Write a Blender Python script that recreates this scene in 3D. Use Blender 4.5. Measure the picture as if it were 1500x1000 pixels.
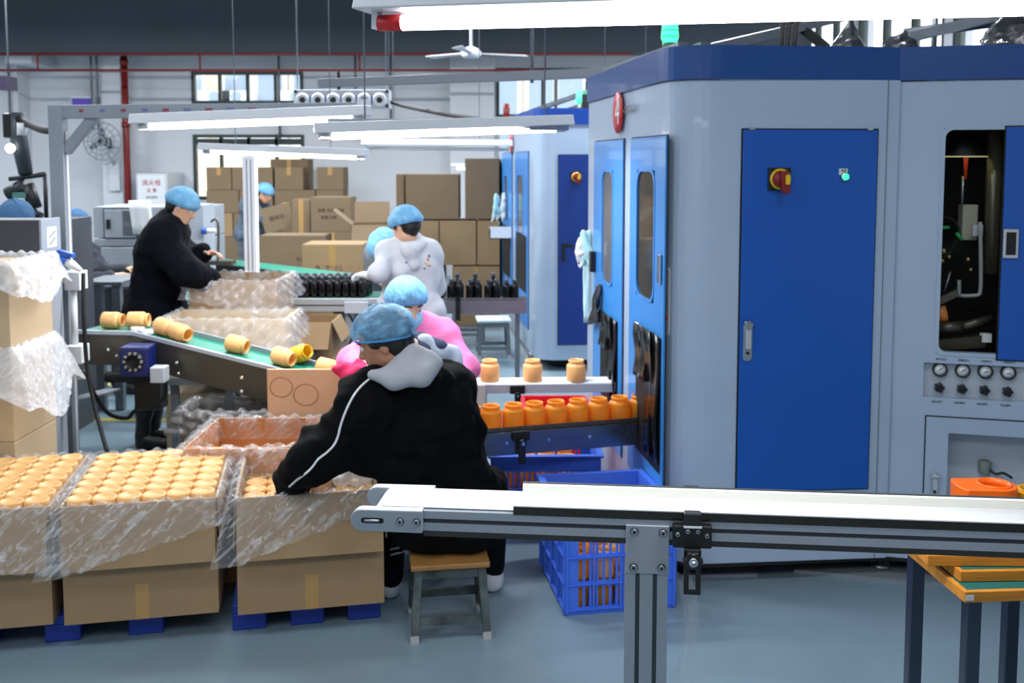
import bpy, bmesh, math, random
import numpy as np
from mathutils import Vector, Matrix

S = bpy.context.scene
for _o in list(bpy.data.objects):
    bpy.data.objects.remove(_o)
COL = S.collection
random.seed(7); np.random.seed(7)
PI = math.pi

# ------------------------------------------------------------------ camera
F, HCAM, HOR, TT = 1450.0, 1.85, 235.0, 0.08      # focal length in px of the 1500 px frame, eye height, horizon row, tan(pitch)
TH = math.atan(TT); CY = HOR + F * TT
cam_d = bpy.data.cameras.new('camera'); cam = bpy.data.objects.new('camera', cam_d); COL.objects.link(cam)
cam.location = (0, 0, HCAM); cam.rotation_euler = (PI / 2 - TH, 0, 0)
cam_d.sensor_width = 36; cam_d.lens = F * 36 / 1500; cam_d.shift_y = -(500 - CY) / 1500
cam_d.clip_start = 0.05; cam_d.clip_end = 200
cam_d.dof.use_dof = True; cam_d.dof.focus_distance = 2.15; cam_d.dof.aperture_fstop = 6.0
S.camera = cam

# ------------------------------------------------------------------ world, exposure
S.view_settings.view_transform = 'Standard'; S.view_settings.look = 'None'
S.view_settings.gamma = 1.0; S.view_settings.use_curve_mapping = False
S.view_settings.exposure = 0.0
S.cycles.use_denoising = True
S.cycles.max_bounces = 7; S.cycles.diffuse_bounces = 3; S.cycles.glossy_bounces = 3
S.cycles.transmission_bounces = 4; S.cycles.transparent_max_bounces = 16
S.cycles.caustics_reflective = False; S.cycles.caustics_refractive = False
S.cycles.sample_clamp_indirect = 4.0
wd = bpy.data.worlds.new('overcast_sky'); S.world = wd; wd.use_nodes = True
_bg = wd.node_tree.nodes['Background']; _bg.inputs[0].default_value = (0.86, 0.93, 1.0, 1); _bg.inputs[1].default_value = 2.6

# unseen tube rows under the roof, added to light the hall (fixtures for them are built further down)
CEIL_LAMPS = [(x, y) for x in (-7.0, -4.2, -1.4, 1.4) for y in (-1.0, 2.0, 5.0, 8.2, 11.4)]
def area(name, loc, sx, sy, power, col=(1, 1, 1), rot=(0, 0, 0)):
    l = bpy.data.lights.new(name, 'AREA'); l.shape = 'RECTANGLE'; l.size = sx; l.size_y = sy; l.energy = power; l.color = col
    o = bpy.data.objects.new(name, l); COL.objects.link(o); o.location = loc; o.rotation_euler = rot
    return o
CEIL_W = 21.0
for _x, _y in CEIL_LAMPS:
    area('added_tube_light', (_x, _y, 3.80), 1.2, 0.10, CEIL_W * (5.6 if _y > 7 else 1.5 if _x < 0 else 1.25), (0.90, 0.95, 1.0))  # rear rows boosted to brighten the back wall

# ------------------------------------------------------------------ helpers
def W(px, py, d):
    """world point on the plane y = d seen at photo pixel (px, py)"""
    u = (px - 750) / F; v = (CY - py) / F
    c, s = math.cos(TH), math.sin(TH)
    k = d / (c + v * s)
    return Vector((u * k, d, HCAM + (-s + v * c) * k))
def G(px, py, z=0.0):
    u = (px - 750) / F; v = (CY - py) / F; c, s = math.cos(TH), math.sin(TH); k = (z - HCAM) / (-s + v * c)
    return Vector((u * k, k * (c + v * s), z))
def X(px, d, z=1.2): return (px - 750) / F * (d * math.cos(TH) + (HCAM - z) * math.sin(TH))
def Z(py, d): return W(750, py, d).z
def lin(c):
    out = []
    for v in c[:3]:
        v = v / 255.0
        out.append(v / 12.92 if v <= 0.04045 else ((v + 0.055) / 1.055) ** 2.4)
    return (*out, 1.0)

MATS = {}
def mat(name, col, rough=0.5, metal=0.0, var=0.0, vscale=6.0, bump=0.0, bscale=40.0, alpha=1.0, emit=0.0, spec=0.5, trans=0.0, coat=0.0, stretch=None, transl=0.0, var2=None):
    if name in MATS: return MATS[name]
    m = bpy.data.materials.new(name); m.use_nodes = True
    nt = m.node_tree; b = nt.nodes['Principled BSDF']
    b.inputs['Base Color'].default_value = lin(col); b.inputs['Roughness'].default_value = rough; b.inputs['Metallic'].default_value = metal
    b.inputs['Specular IOR Level'].default_value = spec; b.inputs['Alpha'].default_value = alpha
    b.inputs['Transmission Weight'].default_value = trans; b.inputs['Coat Weight'].default_value = coat
    if emit:
        b.inputs['Emission Color'].default_value = lin(col); b.inputs['Emission Strength'].default_value = emit
    tc = None
    if var or bump or var2:
        tc = nt.nodes.new('ShaderNodeTexCoord'); mp = nt.nodes.new('ShaderNodeMapping'); nt.links.new(tc.outputs['Object'], mp.inputs[0])
        if stretch: mp.inputs['Scale'].default_value = stretch
    if var or var2:
        n = nt.nodes.new('ShaderNodeTexNoise'); n.inputs['Scale'].default_value = vscale; n.inputs['Detail'].default_value = 5
        nt.links.new(mp.outputs[0], n.inputs['Vector'])
        r = nt.nodes.new('ShaderNodeValToRGB'); c = lin(col)
        r.color_ramp.elements[0].position = 0.3; r.color_ramp.elements[1].position = 0.7
        if var2:
            r.color_ramp.elements[0].color = lin(var2); r.color_ramp.elements[1].color = c
        else:
            r.color_ramp.elements[0].color = tuple(x * (1 - var) for x in c[:3]) + (1,); r.color_ramp.elements[1].color = tuple(min(1, x * (1 + var)) for x in c[:3]) + (1,)
        nt.links.new(n.outputs['Fac'], r.inputs[0]); nt.links.new(r.outputs[0], b.inputs['Base Color'])
    if bump:
        n2 = nt.nodes.new('ShaderNodeTexNoise'); n2.inputs['Scale'].default_value = bscale; n2.inputs['Detail'].default_value = 4
        nt.links.new(mp.outputs[0], n2.inputs['Vector'])
        bp = nt.nodes.new('ShaderNodeBump'); bp.inputs['Strength'].default_value = bump; bp.inputs['Distance'].default_value = 0.01
        nt.links.new(n2.outputs['Fac'], bp.inputs['Height']); nt.links.new(bp.outputs[0], b.inputs['Normal'])
    if transl:
        t = nt.nodes.new('ShaderNodeBsdfTranslucent'); t.inputs[0].default_value = lin(col)
        mx = nt.nodes.new('ShaderNodeMixShader'); mx.inputs[0].default_value = transl
        out = nt.nodes['Material Output']
        nt.links.new(b.outputs[0], mx.inputs[1]); nt.links.new(t.outputs[0], mx.inputs[2]); nt.links.new(mx.outputs[0], out.inputs[0])
    MATS[name] = m
    return m

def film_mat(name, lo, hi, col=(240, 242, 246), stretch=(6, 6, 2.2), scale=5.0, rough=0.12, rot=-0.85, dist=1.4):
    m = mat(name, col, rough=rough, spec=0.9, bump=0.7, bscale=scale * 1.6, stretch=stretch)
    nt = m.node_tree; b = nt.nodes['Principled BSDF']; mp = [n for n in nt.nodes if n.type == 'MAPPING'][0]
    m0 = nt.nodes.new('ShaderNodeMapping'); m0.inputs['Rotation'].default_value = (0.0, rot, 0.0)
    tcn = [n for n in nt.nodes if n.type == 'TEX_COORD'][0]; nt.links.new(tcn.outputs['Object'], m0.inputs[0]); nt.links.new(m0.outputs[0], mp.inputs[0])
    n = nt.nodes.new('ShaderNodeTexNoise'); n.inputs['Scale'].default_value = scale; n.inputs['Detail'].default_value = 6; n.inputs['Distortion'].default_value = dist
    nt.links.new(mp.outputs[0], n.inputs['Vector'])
    r = nt.nodes.new('ShaderNodeValToRGB'); r.color_ramp.elements[0].position = 0.47; r.color_ramp.elements[0].color = (lo, lo, lo, 1); r.color_ramp.elements[1].position = 0.72; r.color_ramp.elements[1].color = (hi, hi, hi, 1)  # streaky opacity paints in the white highlights of wrinkled film
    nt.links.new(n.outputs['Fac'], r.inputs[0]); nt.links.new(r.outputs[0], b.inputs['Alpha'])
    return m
ROOT = {}
def root_inv(o):
    while o.parent is not None: o = o.parent
    m = ROOT.get(o.name)
    return m.inverted() if m is not None else Matrix.Identity(4)

def mark(o, label=None, cat=None, group=None, kind=None):
    if label: o['label'] = label
    if cat: o['category'] = cat
    if group: o['group'] = group
    if kind: o['kind'] = kind
    return o
def thing(name, label, cat, loc=(0, 0, 0), rotz=0.0, group=None, kind=None):
    o = bpy.data.objects.new(name, None); COL.objects.link(o); o.empty_display_size = 0.1
    o.location = loc; o.rotation_euler = (0, 0, rotz)
    ROOT[o.name] = Matrix.Translation(Vector(loc)) @ Matrix.Rotation(rotz, 4, 'Z')
    return mark(o, label, cat, group, kind)
def dup(o, loc=None, rotz=None, label=None, group=None, rot=None, parent=None):
    c = o.copy(); COL.objects.link(c); c.parent = parent
    if loc is not None: c.location = loc
    if rotz is not None: c.rotation_euler = (0, 0, rotz)
    if rot is not None: c.rotation_euler = rot
    if label: c['label'] = label
    if group: c['group'] = group
    for ch in list(o.children):
        dup(ch, parent=c)
    return c

def rotm(ax, ang): return Matrix.Rotation(ang, 4, ax)
class MB:
    def __init__(s): s.v = []; s.f = []; s.sm = []
    def add(s, vs, fs, M=None, sm=False):
        n = len(s.v)
        s.v += [tuple(M @ Vector(p)) for p in vs] if M is not None else [tuple(p) for p in vs]
        s.f += [tuple(i + n for i in f) for f in fs]; s.sm += [sm] * len(fs)
        return s
    def box(s, x0, x1, y0, y1, z0, z1, M=None):
        return s.add([(x0, y0, z0), (x1, y0, z0), (x1, y1, z0), (x0, y1, z0), (x0, y0, z1), (x1, y0, z1), (x1, y1, z1), (x0, y1, z1)],
                     [(0, 3, 2, 1), (4, 5, 6, 7), (0, 1, 5, 4), (1, 2, 6, 5), (2, 3, 7, 6), (3, 0, 4, 7)], M)
    def cbox(s, c, sz, M=None):
        T = Matrix.Translation(Vector(c))
        if M is not None: T = T @ M
        return s.box(-sz[0] / 2, sz[0] / 2, -sz[1] / 2, sz[1] / 2, -sz[2] / 2, sz[2] / 2, T)
    def frame(s, a, b, up=(0, 0, 1)):
        a, b = Vector(a), Vector(b); d = (b - a); L = d.length; d = d / L
        up = Vector(up)
        if abs(d.dot(up)) > 0.98: up = Vector((0, 1, 0))
        sd = d.cross(up).normalized(); u = sd.cross(d)
        return Matrix(((d.x, sd.x, u.x, a.x), (d.y, sd.y, u.y, a.y), (d.z, sd.z, u.z, a.z), (0, 0, 0, 1))), L
    def beam(s, a, b, w, h, up=(0, 0, 1)):
        M, L = s.frame(a, b, up)
        return s.box(0, L, -w / 2, w / 2, -h / 2, h / 2, M)
    def tube(s, pts, r, n=8, cap=True, closed=False):
        pts = [Vector(p) for p in pts]; m = len(pts)
        rs = r if isinstance(r, (list, tuple)) else [r] * m
        vs = []; prev = None
        for i, p in enumerate(pts):
            if closed: t = pts[(i + 1) % m] - pts[i - 1]
            else: t = (pts[min(i + 1, m - 1)] - pts[max(i - 1, 0)])
            t.normalize()
            if prev is None:
                up = Vector((0, 0, 1)) if abs(t.z) < 0.9 else Vector((0, 1, 0))
                a = t.cross(up).normalized()
            else:
                a = (prev - t * prev.dot(t)).normalized()
            prev = a; b = t.cross(a)
            for k in range(n):
                q = 2 * PI * k / n
                vs.append(p + (a * math.cos(q) + b * math.sin(q)) * rs[i])
        fs = []
        for i in range(m if closed else m - 1):
            for k in range(n):
                j = (i + 1) % m
                fs.append((i * n + k, i * n + (k + 1) % n, j * n + (k + 1) % n, j * n + k))
        s.add(vs, fs, sm=True)
        if cap and not closed:
            o = len(s.v) - len(vs)
            s.f.append(tuple(o + k for k in reversed(range(n)))); s.f.append(tuple(o + (m - 1) * n + k for k in range(n))); s.sm += [False, False]
        return s
    def cyl(s, a, b, r, n=16, r2=None):
        return s.tube([a, b], [r, r if r2 is None else r2], n)
    def lathe(s, prof, n=20, M=None, sm=True):
        vs = []; fs = []
        for (r, z) in prof:
            for k in range(n):
                q = 2 * PI * k / n; vs.append((r * math.cos(q), r * math.sin(q), z))
        for i in range(len(prof) - 1):
            for k in range(n):
                fs.append((i * n + k, i * n + (k + 1) % n, (i + 1) * n + (k + 1) % n, (i + 1) * n + k))
        return s.add(vs, fs, M, sm)
    def prism(s, poly, z0, z1, M=None):
        n = len(poly)
        vs = [(p[0], p[1], z0) for p in poly] + [(p[0], p[1], z1) for p in poly]
        fs = [tuple(reversed(range(n))), tuple(range(n, 2 * n))] + [(i, (i + 1) % n, n + (i + 1) % n, n + i) for i in range(n)]
        return s.add(vs, fs, M)
    def grid(s, P, M=None, wrap=False, sm=True):
        r, c = len(P), len(P[0]); vs = [q for row in P for q in row]; fs = []
        for i in range(r - 1):
            for j in range(c if wrap else c - 1):
                fs.append((i * c + j, i * c + (j + 1) % c, (i + 1) * c + (j + 1) % c, (i + 1) * c + j))
        return s.add(vs, fs, M, sm)
    def sphere(s, c, r, n=14, m=9, M=None):
        c = Vector(c); r3 = r if isinstance(r, (tuple, list)) else (r, r, r); P = []
        for i in range(m + 1):
            a = PI * i / m
            P.append([(c.x + r3[0] * math.sin(a) * math.cos(2 * PI * k / n), c.y + r3[1] * math.sin(a) * math.sin(2 * PI * k / n), c.z - r3[2] * math.cos(a)) for k in range(n)])
        return s.grid(P, M, wrap=True)
    def build(s, name, m, parent=None, world=False, bevel=0.0, seg=2, solid=0.0):
        v = s.v
        if world and parent is not None:
            Mi = root_inv(parent); v = [tuple(Mi @ Vector(p)) for p in v]
        me = bpy.data.meshes.new(name); me.from_pydata(v, [], s.f)
        me.polygons.foreach_set('use_smooth', s.sm)
        me.materials.append(m); me.update()
        o = bpy.data.objects.new(name, me); COL.objects.link(o)
        if parent is not None: o.parent = parent
        if bevel:
            b = o.modifiers.new('bevel', 'BEVEL'); b.width = bevel; b.segments = seg; b.limit_method = 'ANGLE'; b.angle_limit = 0.6
        if solid:
            q = o.modifiers.new('solid', 'SOLIDIFY'); q.thickness = solid; q.offset = 0
        return o

def smooth_path(pts, n=8):
    pts = [Vector(p) for p in pts]; out = []
    for i in range(len(pts) - 1):
        p0, p1, p2, p3 = pts[max(i - 1, 0)], pts[i], pts[i + 1], pts[min(i + 2, len(pts) - 1)]
        for k in range(n):
            t = k / n
            out.append(0.5 * ((2 * p1) + (p2 - p0) * t + (2 * p0 - 5 * p1 + 4 * p2 - p3) * t * t + (3 * p1 - p0 - 3 * p2 + p3) * t ** 3))
    out.append(pts[-1]); return out
def rrect(w, h, r, n=5):
    out = []
    for cx, cy, a0 in ((w / 2 - r, h / 2 - r, 0), (-w / 2 + r, h / 2 - r, PI / 2), (-w / 2 + r, -h / 2 + r, PI), (w / 2 - r, -h / 2 + r, 1.5 * PI)):
        for k in range(n + 1):
            a = a0 + PI / 2 * k / n; out.append((cx + r * math.cos(a), cy + r * math.sin(a)))
    return out
def panel_cells(mb, L, z0, z1, y0, y1, holes, M=None):
    """an upright slab along local x with rectangular openings (s0, s1, z0, z1)"""
    xs = sorted({0, L, *[h[0] for h in holes], *[h[1] for h in holes]}); zs = sorted({z0, z1, *[h[2] for h in holes], *[h[3] for h in holes]})
    xs = [x for x in xs if 0 <= x <= L]; zs = [z for z in zs if z0 <= z <= z1]
    for i in range(len(xs) - 1):
        for j in range(len(zs) - 1):
            cx, cz = (xs[i] + xs[i + 1]) / 2, (zs[j] + zs[j + 1]) / 2
            if any(h[0] < cx < h[1] and h[2] < cz < h[3] for h in holes): continue
            mb.box(xs[i], xs[i + 1], y0, y1, zs[j], zs[j + 1], M)
    return mb
def text(name, body, size, loc, rot, m, parent=None, world=True, depth=0.0004, align='CENTER', sx=1.0):
    c = bpy.data.curves.new(name, 'FONT'); c.body = body; c.size = size; c.align_x = align; c.align_y = 'CENTER'; c.extrude = depth
    c.resolution_u = 2
    t = bpy.data.objects.new(name + '_curve', c); me = bpy.data.meshes.new_from_object(t); bpy.data.objects.remove(t)
    me.materials.clear(); me.materials.append(m); me.name = name
    o = bpy.data.objects.new(name, me); COL.objects.link(o)
    Mw = Matrix.Translation(Vector(loc)) @ (rot if isinstance(rot, Matrix) else Matrix.Rotation(PI / 2, 4, 'X'))
    if parent is not None:
        o.parent = parent
        if world: Mw = root_inv(parent) @ Mw
    o.matrix_local = Mw @ Matrix.Diagonal((sx, 1, 1, 1))
    return o

# ------------------------------------------------------------------ signed-distance modeller for figures and soft things
class SDF:
    def __init__(s): s.p = []; s.cuts = []; s.nz = []; s.subs = []
    def cone(s, a, b, ra, rb=None, k=0.03):
        s.p.append(('c', np.array(a, float), np.array(b, float), ra, ra if rb is None else rb, k)); return s
    def ell(s, c, r, R=None, k=0.03):
        s.p.append(('e', np.array(c, float), np.array(r, float), np.eye(3) if R is None else np.array(R, float), None, k)); return s
    def sub(s, c, r, R=None, k=0.01):
        s.subs.append((np.array(c, float), np.array(r, float), np.eye(3) if R is None else np.array(R, float), k)); return s
    def cut(s, p, n): s.cuts.append((np.array(p, float), np.array(n, float) / np.linalg.norm(n))); return s
    def noise(s, amp, fr, seed=0): s.nz.append((amp, fr, seed)); return s
    def mesh(s, res):
        los, his = [], []
        for q in s.p:
            if q[0] == 'c':
                r = max(q[3], q[4]); los.append(np.minimum(q[1], q[2]) - r); his.append(np.maximum(q[1], q[2]) + r)
            else:
                r = q[2].max(); los.append(q[1] - r); his.append(q[1] + r)
        lo = np.min(los, 0) - 4 * res; hi = np.max(his, 0) + 4 * res
        n = np.ceil((hi - lo) / res).astype(int) + 1
        D = np.full(n, 0.3, np.float32)
        ax = [lo[i] + res * np.arange(n[i]) for i in range(3)]
        def blk(l, h):
            i0 = np.maximum(((l - lo) / res).astype(int) - 1, 0); i1 = np.minimum(np.ceil((h - lo) / res).astype(int) + 2, n)
            sl = tuple(slice(i0[i], i1[i]) for i in range(3))
            return sl, (ax[0][sl[0]][:, None, None], ax[1][sl[1]][None, :, None], ax[2][sl[2]][None, None, :])
        def ed(g, c, r, R):
            q = [g[0] - c[0], g[1] - c[1], g[2] - c[2]]
            l = [(q[0] * R[i][0] + q[1] * R[i][1] + q[2] * R[i][2]) for i in range(3)]
            k0 = np.sqrt(sum((l[i] / r[i]) ** 2 for i in range(3))); k1 = np.sqrt(sum((l[i] / r[i] ** 2) ** 2 for i in range(3))) + 1e-9
            return k0 * (k0 - 1) / k1
        for q, l, h in zip(s.p, los, his):
            k = q[5]; pad = k + 0.03
            sl, g = blk(l - pad, h + pad)
            if q[0] == 'c':
                a, b = q[1], q[2]; d = b - a; L2 = max(d @ d, 1e-9)
                t = np.clip(((g[0] - a[0]) * d[0] + (g[1] - a[1]) * d[1] + (g[2] - a[2]) * d[2]) / L2, 0, 1)
                e = np.sqrt((g[0] - a[0] - t * d[0]) ** 2 + (g[1] - a[1] - t * d[1]) ** 2 + (g[2] - a[2] - t * d[2]) ** 2) - (q[3] + (q[4] - q[3]) * t)
            else:
                e = ed(g, q[1], q[2], q[3])
            A = D[sl]; hh = np.clip(0.5 + 0.5 * (e - A) / k, 0, 1)
            D[sl] = e * (1 - hh) + A * hh - k * hh * (1 - hh)
        for c, r, R, k in s.subs:
            sl, g = blk(c - r.max() - 0.03, c + r.max() + 0.03)
            D[sl] = np.maximum(D[sl], -ed(g, c, r, R))
        sl, g = blk(lo, hi)
        for amp, fr, seed in s.nz:
            rs = np.random.RandomState(seed)
            for j in range(5):
                w = rs.normal(size=3); w /= np.linalg.norm(w); w *= fr * rs.uniform(0.6, 1.6); ph = rs.uniform(0, 6.28, 2)
                w2 = rs.normal(size=3) * fr * 0.5
                D += (amp * 0.5 * np.sin(w[0] * g[0] + w[1] * g[1] + w[2] * g[2] + ph[0] + 1.3 * np.sin(w2[0] * g[0] + w2[1] * g[1] + w2[2] * g[2] + ph[1]))).astype(np.float32)
        for p, nn in s.cuts:
            D[:] = np.maximum(D, (nn[0] * (g[0] - p[0]) + nn[1] * (g[1] - p[1]) + nn[2] * (g[2] - p[2])))
        return nets(D, lo, res)
def nets(D, lo, res):
    D = D.copy(); D[0] = D[-1] = 1; D[:, 0] = D[:, -1] = 1; D[:, :, 0] = D[:, :, -1] = 1
    In = D < 0; nx, ny, nz = D.shape
    offs = [(i, j, k) for i in (0, 1) for j in (0, 1) for k in (0, 1)]
    cnt = np.zeros((nx - 1, ny - 1, nz - 1), np.int8)
    for i, j, k in offs: cnt += In[i:nx - 1 + i, j:ny - 1 + j, k:nz - 1 + k]
    mix = (cnt > 0) & (cnt < 8); cells = np.argwhere(mix)
    idx = np.full(mix.shape, -1, np.int32); idx[mix] = np.arange(len(cells))
    vals = np.stack([D[cells[:, 0] + i, cells[:, 1] + j, cells[:, 2] + k] for i, j, k in offs], 1)
    O = np.array(offs, float); acc = np.zeros((len(cells), 3)); num = np.zeros(len(cells))
    for a in range(8):
        for b in range(a + 1, 8):
            if np.abs(O[a] - O[b]).sum() != 1: continue
            va, vb = vals[:, a], vals[:, b]; c = (va < 0) != (vb < 0)
            t = np.where(c, va / np.where(c, va - vb, 1), 0)
            acc += np.where(c[:, None], O[a] + (O[b] - O[a]) * t[:, None], 0); num += c
    V = lo + res * (cells + acc / num[:, None]); Fs = []
    for axn in range(3):
        s0 = [slice(1, -1)] * 3; s1 = [slice(1, -1)] * 3
        s0[axn] = slice(0, -1); s1[axn] = slice(1, None)
        A, B = In[tuple(s0)], In[tuple(s1)]
        ch = np.argwhere(A != B); 
        if len(ch) == 0: continue
        flip = A[tuple(ch.T)]
        p = ch.copy()
        for q in range(3):
            if q != axn: p[:, q] += 1
        u, w = [q for q in range(3) if q != axn]
        if axn == 1: u, w = w, u
        du = np.zeros(3, int); du[u] = 1; dw = np.zeros(3, int); dw[w] = 1
        a0, a1, a2, a3 = p - du - dw, p - dw, p, p - du
        quad = np.stack([idx[tuple(q.T)] for q in (a0, a1, a2, a3)], 1)
        quad[~flip] = quad[~flip][:, ::-1]
        Fs.append(quad)
    return V, np.concatenate(Fs)
def sdf_obj(name, sdf, res, m, parent, sub=0):
    V, Fq = sdf.mesh(res)
    Mi = np.array(root_inv(parent)) if parent is not None else np.eye(4)
    V = V @ Mi[:3, :3].T + Mi[:3, 3]
    me = bpy.data.meshes.new(name); me.from_pydata(V.tolist(), [], Fq.tolist())
    me.polygons.foreach_set('use_smooth', np.ones(len(Fq), bool)); me.materials.append(m); me.update()
    o = bpy.data.objects.new(name, me); COL.objects.link(o); o.parent = parent
    sm = o.modifiers.new('smooth', 'SMOOTH'); sm.factor = 0.5; sm.iterations = 3
    return o

# ================================================================== materials
M_floor = mat('epoxy_floor', (126, 148, 160), rough=0.26, var=0.10, vscale=1.3, bump=0.02, bscale=18, spec=0.5)
M_wall = mat('painted_plaster', (214, 215, 219), rough=0.85, var=0.04, vscale=0.8, bump=0.03, bscale=30)
M_ceil = mat('ceiling_paint', (150, 154, 158), rough=0.9, var=0.04)
M_beamd = mat('beam_paint', (74, 80, 88), rough=0.85, var=0.1, vscale=0.7)
M_yel = mat('yellow_floor_paint', (196, 178, 70), rough=0.5, var=0.2, vscale=8)
M_wframe = mat('dark_green_aluminium', (34, 48, 46), rough=0.45)
M_alu = mat('anodised_aluminium', (190, 196, 204), rough=0.36, metal=0.3, var=0.03, vscale=3)
M_alug = mat('grey_aluminium', (152, 160, 170), rough=0.38, metal=0.4, var=0.03)
M_groove = mat('profile_groove', (58, 64, 70), rough=0.5, metal=0.3)
M_black = mat('black_plastic', (14, 14, 15), rough=0.4)
M_rubber = mat('black_rubber', (10, 10, 11), rough=0.7)
M_white = mat('white_plastic', (226, 228, 230), rough=0.4)
M_wmetal = mat('white_enamel', (206, 210, 216), rough=0.35)
M_red = mat('red_paint', (122, 24, 22), rough=0.4)
M_redp = mat('red_plastic', (205, 28, 36), rough=0.4)
M_steel = mat('stainless_steel', (165, 168, 172), rough=0.28, metal=0.9, var=0.05, vscale=2, stretch=(1, 8, 8))
M_dsteel = mat('dark_stainless_panel', (92, 86, 76), rough=0.36, metal=0.6, var=0.1, vscale=2)
M_chrome = mat('chrome', (215, 217, 220), rough=0.12, metal=1.0)
M_galv = mat('galvanised_tube', (118, 124, 130), rough=0.4, metal=0.6, var=0.15, vscale=9)
M_mgrey = mat('machine_grey_enamel', (166, 184, 206), rough=0.30, var=0.02, vscale=2, bump=0.015, bscale=120, coat=0.2)
M_mblue = mat('machine_blue_enamel', (6, 84, 176), rough=0.30, var=0.03, vscale=2, bump=0.015, bscale=120, coat=0.2)
M_mblue2 = mat('machine_dark_blue_enamel', (12, 68, 136), rough=0.32, bump=0.015, bscale=120, coat=0.2)
M_mblue_lit = mat('machine_blue_enamel_lit', (58, 138, 214), rough=0.30, bump=0.015, bscale=120, coat=0.25)  # door blue with the lamps' reflection put into a lighter colour
M_kraft = mat('kraft_cardboard', (154, 126, 92), rough=0.85, var=0.06, vscale=3, bump=0.05, bscale=60)
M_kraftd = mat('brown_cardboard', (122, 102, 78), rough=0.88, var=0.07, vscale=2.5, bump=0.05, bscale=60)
M_kraftl = mat('pale_cardboard', (196, 172, 138), rough=0.85, var=0.05, vscale=3, bump=0.05, bscale=60)
M_tape = mat('packing_tape', (176, 138, 84), rough=0.25)
M_ink = mat('printed_ink', (60, 48, 36), rough=0.8)
M_jar = mat('amber_jar_plastic', (255, 210, 142), rough=0.32, transl=0.35)
M_jar2 = mat('deep_amber_jar_plastic', (255, 182, 62), rough=0.3, transl=0.45)
M_jary = mat('yellow_jar_plastic', (246, 206, 60), rough=0.32, transl=0.3)
M_tubeon = mat('lit_tube', (255, 255, 255), emit=9.0)
M_tubeon2 = mat('lit_tube_warm', (255, 250, 228), emit=7.0)
M_tubeoff = mat('unlit_tube', (205, 208, 212), rough=0.3)
M_glass = mat('window_glass', (235, 240, 244), rough=0.05, alpha=0.12)
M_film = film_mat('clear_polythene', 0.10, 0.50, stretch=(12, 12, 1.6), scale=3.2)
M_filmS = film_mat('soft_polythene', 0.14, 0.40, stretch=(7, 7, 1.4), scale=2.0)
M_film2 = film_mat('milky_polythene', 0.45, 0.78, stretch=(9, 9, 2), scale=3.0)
M_dfilm = mat('smoky_film', (58, 60, 64), rough=0.15, alpha=0.88, bump=0.6, bscale=25, spec=0.9)
M_bpal = mat('blue_pallet_plastic', (24, 54, 150), rough=0.5)
M_bcrate = mat('blue_crate_plastic', (70, 118, 232), rough=0.42)
M_green = mat('green_belt', (18, 128, 104), rough=0.5, var=0.08)
M_belt = mat('white_belt', (236, 238, 240), rough=0.45)
M_wood = mat('orange_stained_wood', (206, 134, 38), rough=0.55, var=0.22, vscale=6, stretch=(1, 6, 6), bump=0.1)
M_mesh = mat('green_screen_mesh', (26, 98, 92), rough=0.7)

# ================================================================== the hall
YB = 15.8; XR = 4.35
fl = MB().box(-9.5, XR, -3.0, YB + 0.2, -0.12, 0.0).build('floor', M_floor); mark(fl, 'grey-blue glossy epoxy floor of the hall', kind='structure')
for a, b, d0, d1 in ((90, 260, 6.93, 7.0), (95, 250, 8.05, 8.13), (380, 520, 6.93, 7.0)):
    MB().box(X(a, d0), X(b, d0), d0, d1, -0.001, 0.0015).build('painted_line', M_yel, fl)
ce = MB().box(-9.5, XR, -3.0, YB + 0.2, 4.2, 4.35).build('ceiling', M_ceil); mark(ce, kind='structure')
for nm, bx in (('wall_left', (-9.7, -9.5, -3.0, YB + 0.2, 0, 4.2)), ('wall_front', (-9.5, XR, -3.2, -3.0, 0, 4.2))):
    mark(MB().box(*bx).build(nm, M_wall), kind='structure')
def zz(py, d=YB): return Z(py, d)
wins = [(X(285, YB), X(447, YB), zz(152), zz(105), 4), (X(285, YB), X(447, YB), zz(292), zz(197), 4), (X(727, YB), X(862, YB), zz(172), zz(100), 2),
        ]
wb = MB(); panel_cells(wb, XR + 9.5, 0, 4.2, 0, 0.2, [(a + 9.5, b + 9.5, c, d) for a, b, c, d, _ in wins], Matrix.Translation((-9.5, YB, 0)))
wback = mark(wb.build('wall_back', M_wall), kind='structure')
for i, (a, b, c, d, n) in enumerate(wins):
    w = thing('window_%d' % (i + 1), None, None, ((a + b) / 2, YB, c), kind='structure')
    t = 0.05 if i < 3 else 0.045
    fm = MB().box(a, b, YB - 0.02, YB + 0.08, c, c + t).box(a, b, YB - 0.02, YB + 0.08, d - t, d).box(a, a + t, YB - 0.019, YB + 0.079, c, d).box(b - t, b, YB - 0.019, YB + 0.079, c, d)
    fm.build('window_frame', M_wframe, w, world=True)
    for k in range(1, n):
        xm = a + (b - a) * k / n; MB().box(xm - t * 0.45, xm + t * 0.45, YB - 0.01, YB + 0.07, c + t, d - t).build('mullion', M_wframe, w, world=True)
    if i == 1: MB().box(a + t, b - t, YB - 0.01, YB + 0.07, zz(212), zz(203)).build('transom', M_wframe, w, world=True)
    for k in range(n):
        x0 = a + (b - a) * k / n; x1 = a + (b - a) * (k + 1) / n
        MB().box(x0 + 0.01, x1 - 0.01, YB + 0.03, YB + 0.036, c + 0.01, d - 0.01).build('pane', M_glass, w, world=True)
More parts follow.
